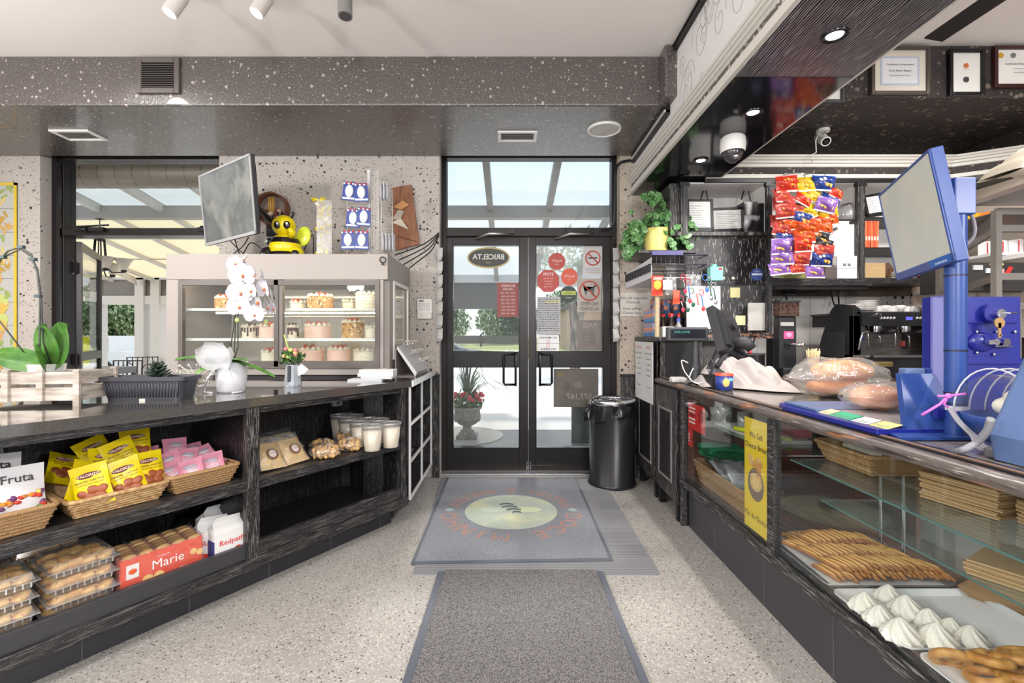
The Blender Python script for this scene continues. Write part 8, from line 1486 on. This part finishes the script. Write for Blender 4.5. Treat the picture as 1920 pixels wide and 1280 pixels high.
def ring2(s, a0, a1, R, size):
    n = len(s)
    for i, ch in enumerate(s):
        if ch == ' ': continue
        a = math.radians(a0+(a1-a0)*i/(n-1)); T = Matrix.Translation((cen.x+R*math.cos(a), cen.y+R*math.sin(a), Zm+.001)) @ Matrix.Rotation(a-PI/2+PI*0, 4, 'Z'); b.text(ch, T, size*1.05, BRK, bold=0 if ch in 'M' else .018)
ring2('DOCE MINHO', -14, -166, .42, .15); ringtext('PASTRY & BAKERY', 14, 166, .42, .12)
for a in (2, 178): a = math.radians(a); b.add([(cen.x+.425*math.cos(a)+.03*math.cos(i*PI/6), cen.y+.425*math.sin(a)+.03*math.sin(i*PI/6), Zm+.001) for i in range(12)], [tuple(range(12))], P(150, 162, 160, .9))
mesh('printed_logo', b, t)
t = thing('pile_mat', 'dark grey speckled mat with rubber edge in the foreground', 'mat', (0, 1.8, 0)); Pq = [fp(752, 1290), fp(1220, 1290), fp(1130, 1073), fp(822, 1073)]; dl = (Pq[0]-Pq[3]); dr = (Pq[1]-Pq[2]); Pq[0] = Pq[3]+dl*1.25; Pq[1] = Pq[2]+dr*1.25
b = B(); slab(b, Pq, 0, .009, RUB); mesh('rubber_base', b, t); c2_ = sum(Pq, V())/4; b = B(); slab(b, [V((p.x+(.035 if p.x < 0 else -.035), p.y-.001*(p.y > 2), 0)) for p in Pq], .009, .015, MATD); mesh('pile', b, t)
b = B(); a0, a1 = fp(1160, 1085), fp(1225, 1330); 
b.box(.497, .5, .2, 2.3, .0, .0006, P(150, 142, 132)); stru('floor_joint', b)
# stickers on the door glass (seen from the back, so their writing is mirrored)
YS = 4.186
def sticker(nm, lab, p0, q0, p1, q1, base, drw, cat='sticker', shape='r', back=None):
    X0, X1, Z0, Z1 = px(p0, YS), px(p1, YS), pz(q1, YS), pz(q0, YS); x, z = (X0+X1)/2, (Z0+Z1)/2; w, h = (X1-X0)/2, (Z1-Z0)/2; b = B(FR((x, YS, z)))
    if shape == 'r': b.box(-w, w, -h, h, 0, .0015, base)
    else:
        n = {'o': 36, '8': 8}[shape]; ph = PI/8 if shape == '8' else 0; b.prism([(w*math.cos(i*2*PI/n+ph), h*math.sin(i*2*PI/n+ph)) for i in range(n)], 0, .0015, base)
    drw(b, w, h); return one(nm, b, lab, cat)
def tx(b, s, x, y, sz, m, **k): b.text(s, Matrix.Translation((x, y, .002)), sz, m, mir=True, **k)
GOLD = P(176, 160, 100); RD = P(176, 70, 62); LT_ = P(222, 206, 200)
def brand(b, w, h):
    b.prism([(w*.93*math.cos(i*PI/18), h*.85*math.sin(i*PI/18)) for i in range(36)], .0015, .002, P(60, 62, 60)); b.text('BRICELTA', Matrix.Translation((0, .005, .0025)), .065, P(206, 204, 196), mir=True, bold=.02); b.text('CAFE', Matrix.Translation((0, -.045, .0025)), .02, GOLD, mir=True)
sticker('oval_sign', 'oval dark sign reading BRICELTA backwards on the left door', 876, 463, 956, 503, GOLD, brand, 'sign', 'o')
def hours(b, w, h):
    tx(b, 'BUSINESS', 0, h*.82, .03, LT_); tx(b, 'HOURS', 0, h*.62, .028, LT_)
    for k in range(7): tx(b, ('MON', 'TUE', 'WED', 'THU', 'FRI', 'SAT', 'SUN')[k]+'  7:00 - 8:00', 0, h*.4-k*h*.2, .018, LT_)
sticker('hours_notice', 'dark red opening hours notice on the left door', 932, 530, 973, 594, P(140, 70, 66), hours, 'notice')
def blog(b, w, h): tx(b, 'blogTO', 0, .006, .03, LT_); tx(b, 'best of', 0, -.025, .012, LT_)
sticker('round_sticker', 'round red sticker at the top of the right door', 1028, 474, 1060, 506, RD, blog, 'sticker', 'o')
sticker('round_sticker', 'orange-red round sticker beside the octagonal stop sign', 1052, 503, 1083, 535, P(204, 84, 60), blog, 'sticker', 'o')
sticker('stop_sign', 'red octagonal STOP notice on the right door', 1006, 504, 1050, 549, RD, lambda b, w, h: (tx(b, 'STOP!', 0, h*.55, .035, LT_, bold=.02), [tx(b, s, 0, h*.2-k*.024, .016, LT_) for k, s in enumerate(('Do not enter', 'if you have', 'symptoms', 'wear a mask'))]), 'notice', '8')
sticker('green_sticker', 'round black and green sticker under the red ones', 1050, 536, 1082, 567, P(46, 60, 54), lambda b, w, h: (b.box(-w*.85, w*.85, -.006, .03, .0015, .002, P(170, 180, 90)), tx(b, 'clubee', 0, .012, .026, P(40, 60, 44)), tx(b, 'Rewards', 0, -.03, .014, LT_)), 'sticker', 'o')
def letter(b, w, h):
    r = random.Random(4)
    for k in range(15): x = -w*.86; 
    for k in range(15):
        x = -w*.88; z = h*.86-k*h*.118
        while x < w*.8: l = r.uniform(.01, .03); b.box(x, min(x+l, w*.88), z-.003, z+.002+r.uniform(0, .003), .0015, .002, P(80, 84, 92)); x += l+.006
    b.box(-w*.3, w*.9, h*.7, h*.78, .0012, .0017, P(210, 210, 90))
sticker('handwritten_letter', 'grey handwritten letter taped inside the right door', 1007, 556, 1051, 627, P(166, 166, 168), letter, 'letter')
sticker('no_smoking_notice', 'white no smoking and no vaping notice low on the right door', 1007, 628, 1048, 659, P(222, 222, 222), lambda b, w, h: (tx(b, 'NO SMOKING', 0, h*.68, .025, BLK, bold=.02), tx(b, 'NO VAPING', 0, -h*.7, .025, BLK, bold=.02), [b.tube([(cxx+.014*math.cos(i*PI/8), cz_+.014*math.sin(i*PI/8), .002) for i in range(16)], .0018, P(206, 50, 50), 4, True) for cxx, cz_ in ((0, .018), (0, -.02))], b.box(-w, w, -.001, .001, .0015, .002, BLK)), 'notice')
def ban(b, w, h, cy, R, fig):
    b.tube([(R*math.cos(i*PI/16), cy+R*math.sin(i*PI/16), .003) for i in range(32)], .006, P(200, 70, 66), 5, True); fig(); b.tube([(-R*.7, cy+R*.7, .004), (R*.7, cy-R*.7, .004)], .005, P(200, 70, 66), 5)
sticker('no_smoking_sign', 'grey sign with crossed out cigarette at the upper right of the door', 1093, 461, 1130, 517, P(196, 194, 194), lambda b, w, h: (ban(b, w, h, .025, .062, lambda: b.box(-.04, .04, .02, .032, .0015, .003, P(60, 60, 60))), [b.box(-w*.8, w*.7, -h*.55-k*.018, -h*.55-k*.018+.006, .0015, .002, P(140, 140, 140)) for k in range(3)]), 'sign')
def dog():
    pass
def nopets(b, w, h):
    def fig():
        D = P(84, 80, 76); b.prism([(-.045, .0), (-.04, .03), (-.02, .034), (.03, .036), (.045, .06), (.068, .055), (.062, .042), (.048, .038), (.04, .005), (.036, -.035), (.028, -.035), (.026, .0), (-.02, -.002), (-.028, -.035), (-.036, -.035), (-.04, .0), (-.055, .045)][::-1], .0015, .003, D, Matrix.Translation((0, .035, 0)))
    ban(b, w, h, .04, .085, fig); tx(b, 'NO PETS', 0, -.077, .045, P(96, 84, 80), bold=.02, sx=.9); tx(b, 'ALLOWED', 0, -.122, .042, P(96, 84, 80), bold=.02, sx=.85)
sticker('no_pets_sign', 'grey NO PETS ALLOWED sign with crossed out dog', 1082, 522, 1128, 585, P(168, 160, 152), nopets, 'sign')
sticker('pass_notice', 'brownish grey PASS inspection notice at the right of the door', 1083, 600, 1128, 657, P(118, 110, 104), lambda b, w, h: (tx(b, 'PASS', 0, h*.65, .06, P(150, 142, 136), bold=.02), [b.box(-w*.7, w*.5, h*.1-k*.02, h*.1-k*.02+.005, .0015, .002, P(92, 86, 82)) for k in range(6)], b.box(-w*.4, w*.5, -h*.5, -h*.46, .0015, .002, P(170, 164, 158))), 'notice')
sticker('lottery_poster', 'dark lottery poster reading $77,167 backwards on the lower right glass', 1038, 691, 1122, 763, P(88, 82, 76), lambda b, w, h: (tx(b, '$77,167', .03, -h*.45, .07, P(132, 126, 120), bold=.02), b.ball((-w*.7, h*.7, 0), (.05, .04, .002), P(104, 92, 56)), b.ball((.02, h*.15, 0), (.06, .05, .002), P(108, 100, 92)), b.ball((-.08, h*.1, 0), (.05, .07, .002), P(76, 70, 66)), tx(b, 'play now', 0, -h*.8, .016, P(130, 124, 118))), 'poster')
cable('black conduit cable arching from the door header to the beam', [at(1128, 428, 4.05), at(1147, 425, 4.04), at(1153, 400, 4.02), at(1154, 330, 4.02), at(1162, 306, 4.02), at(1188, 300, 4.02)], .011)
print('G ok')
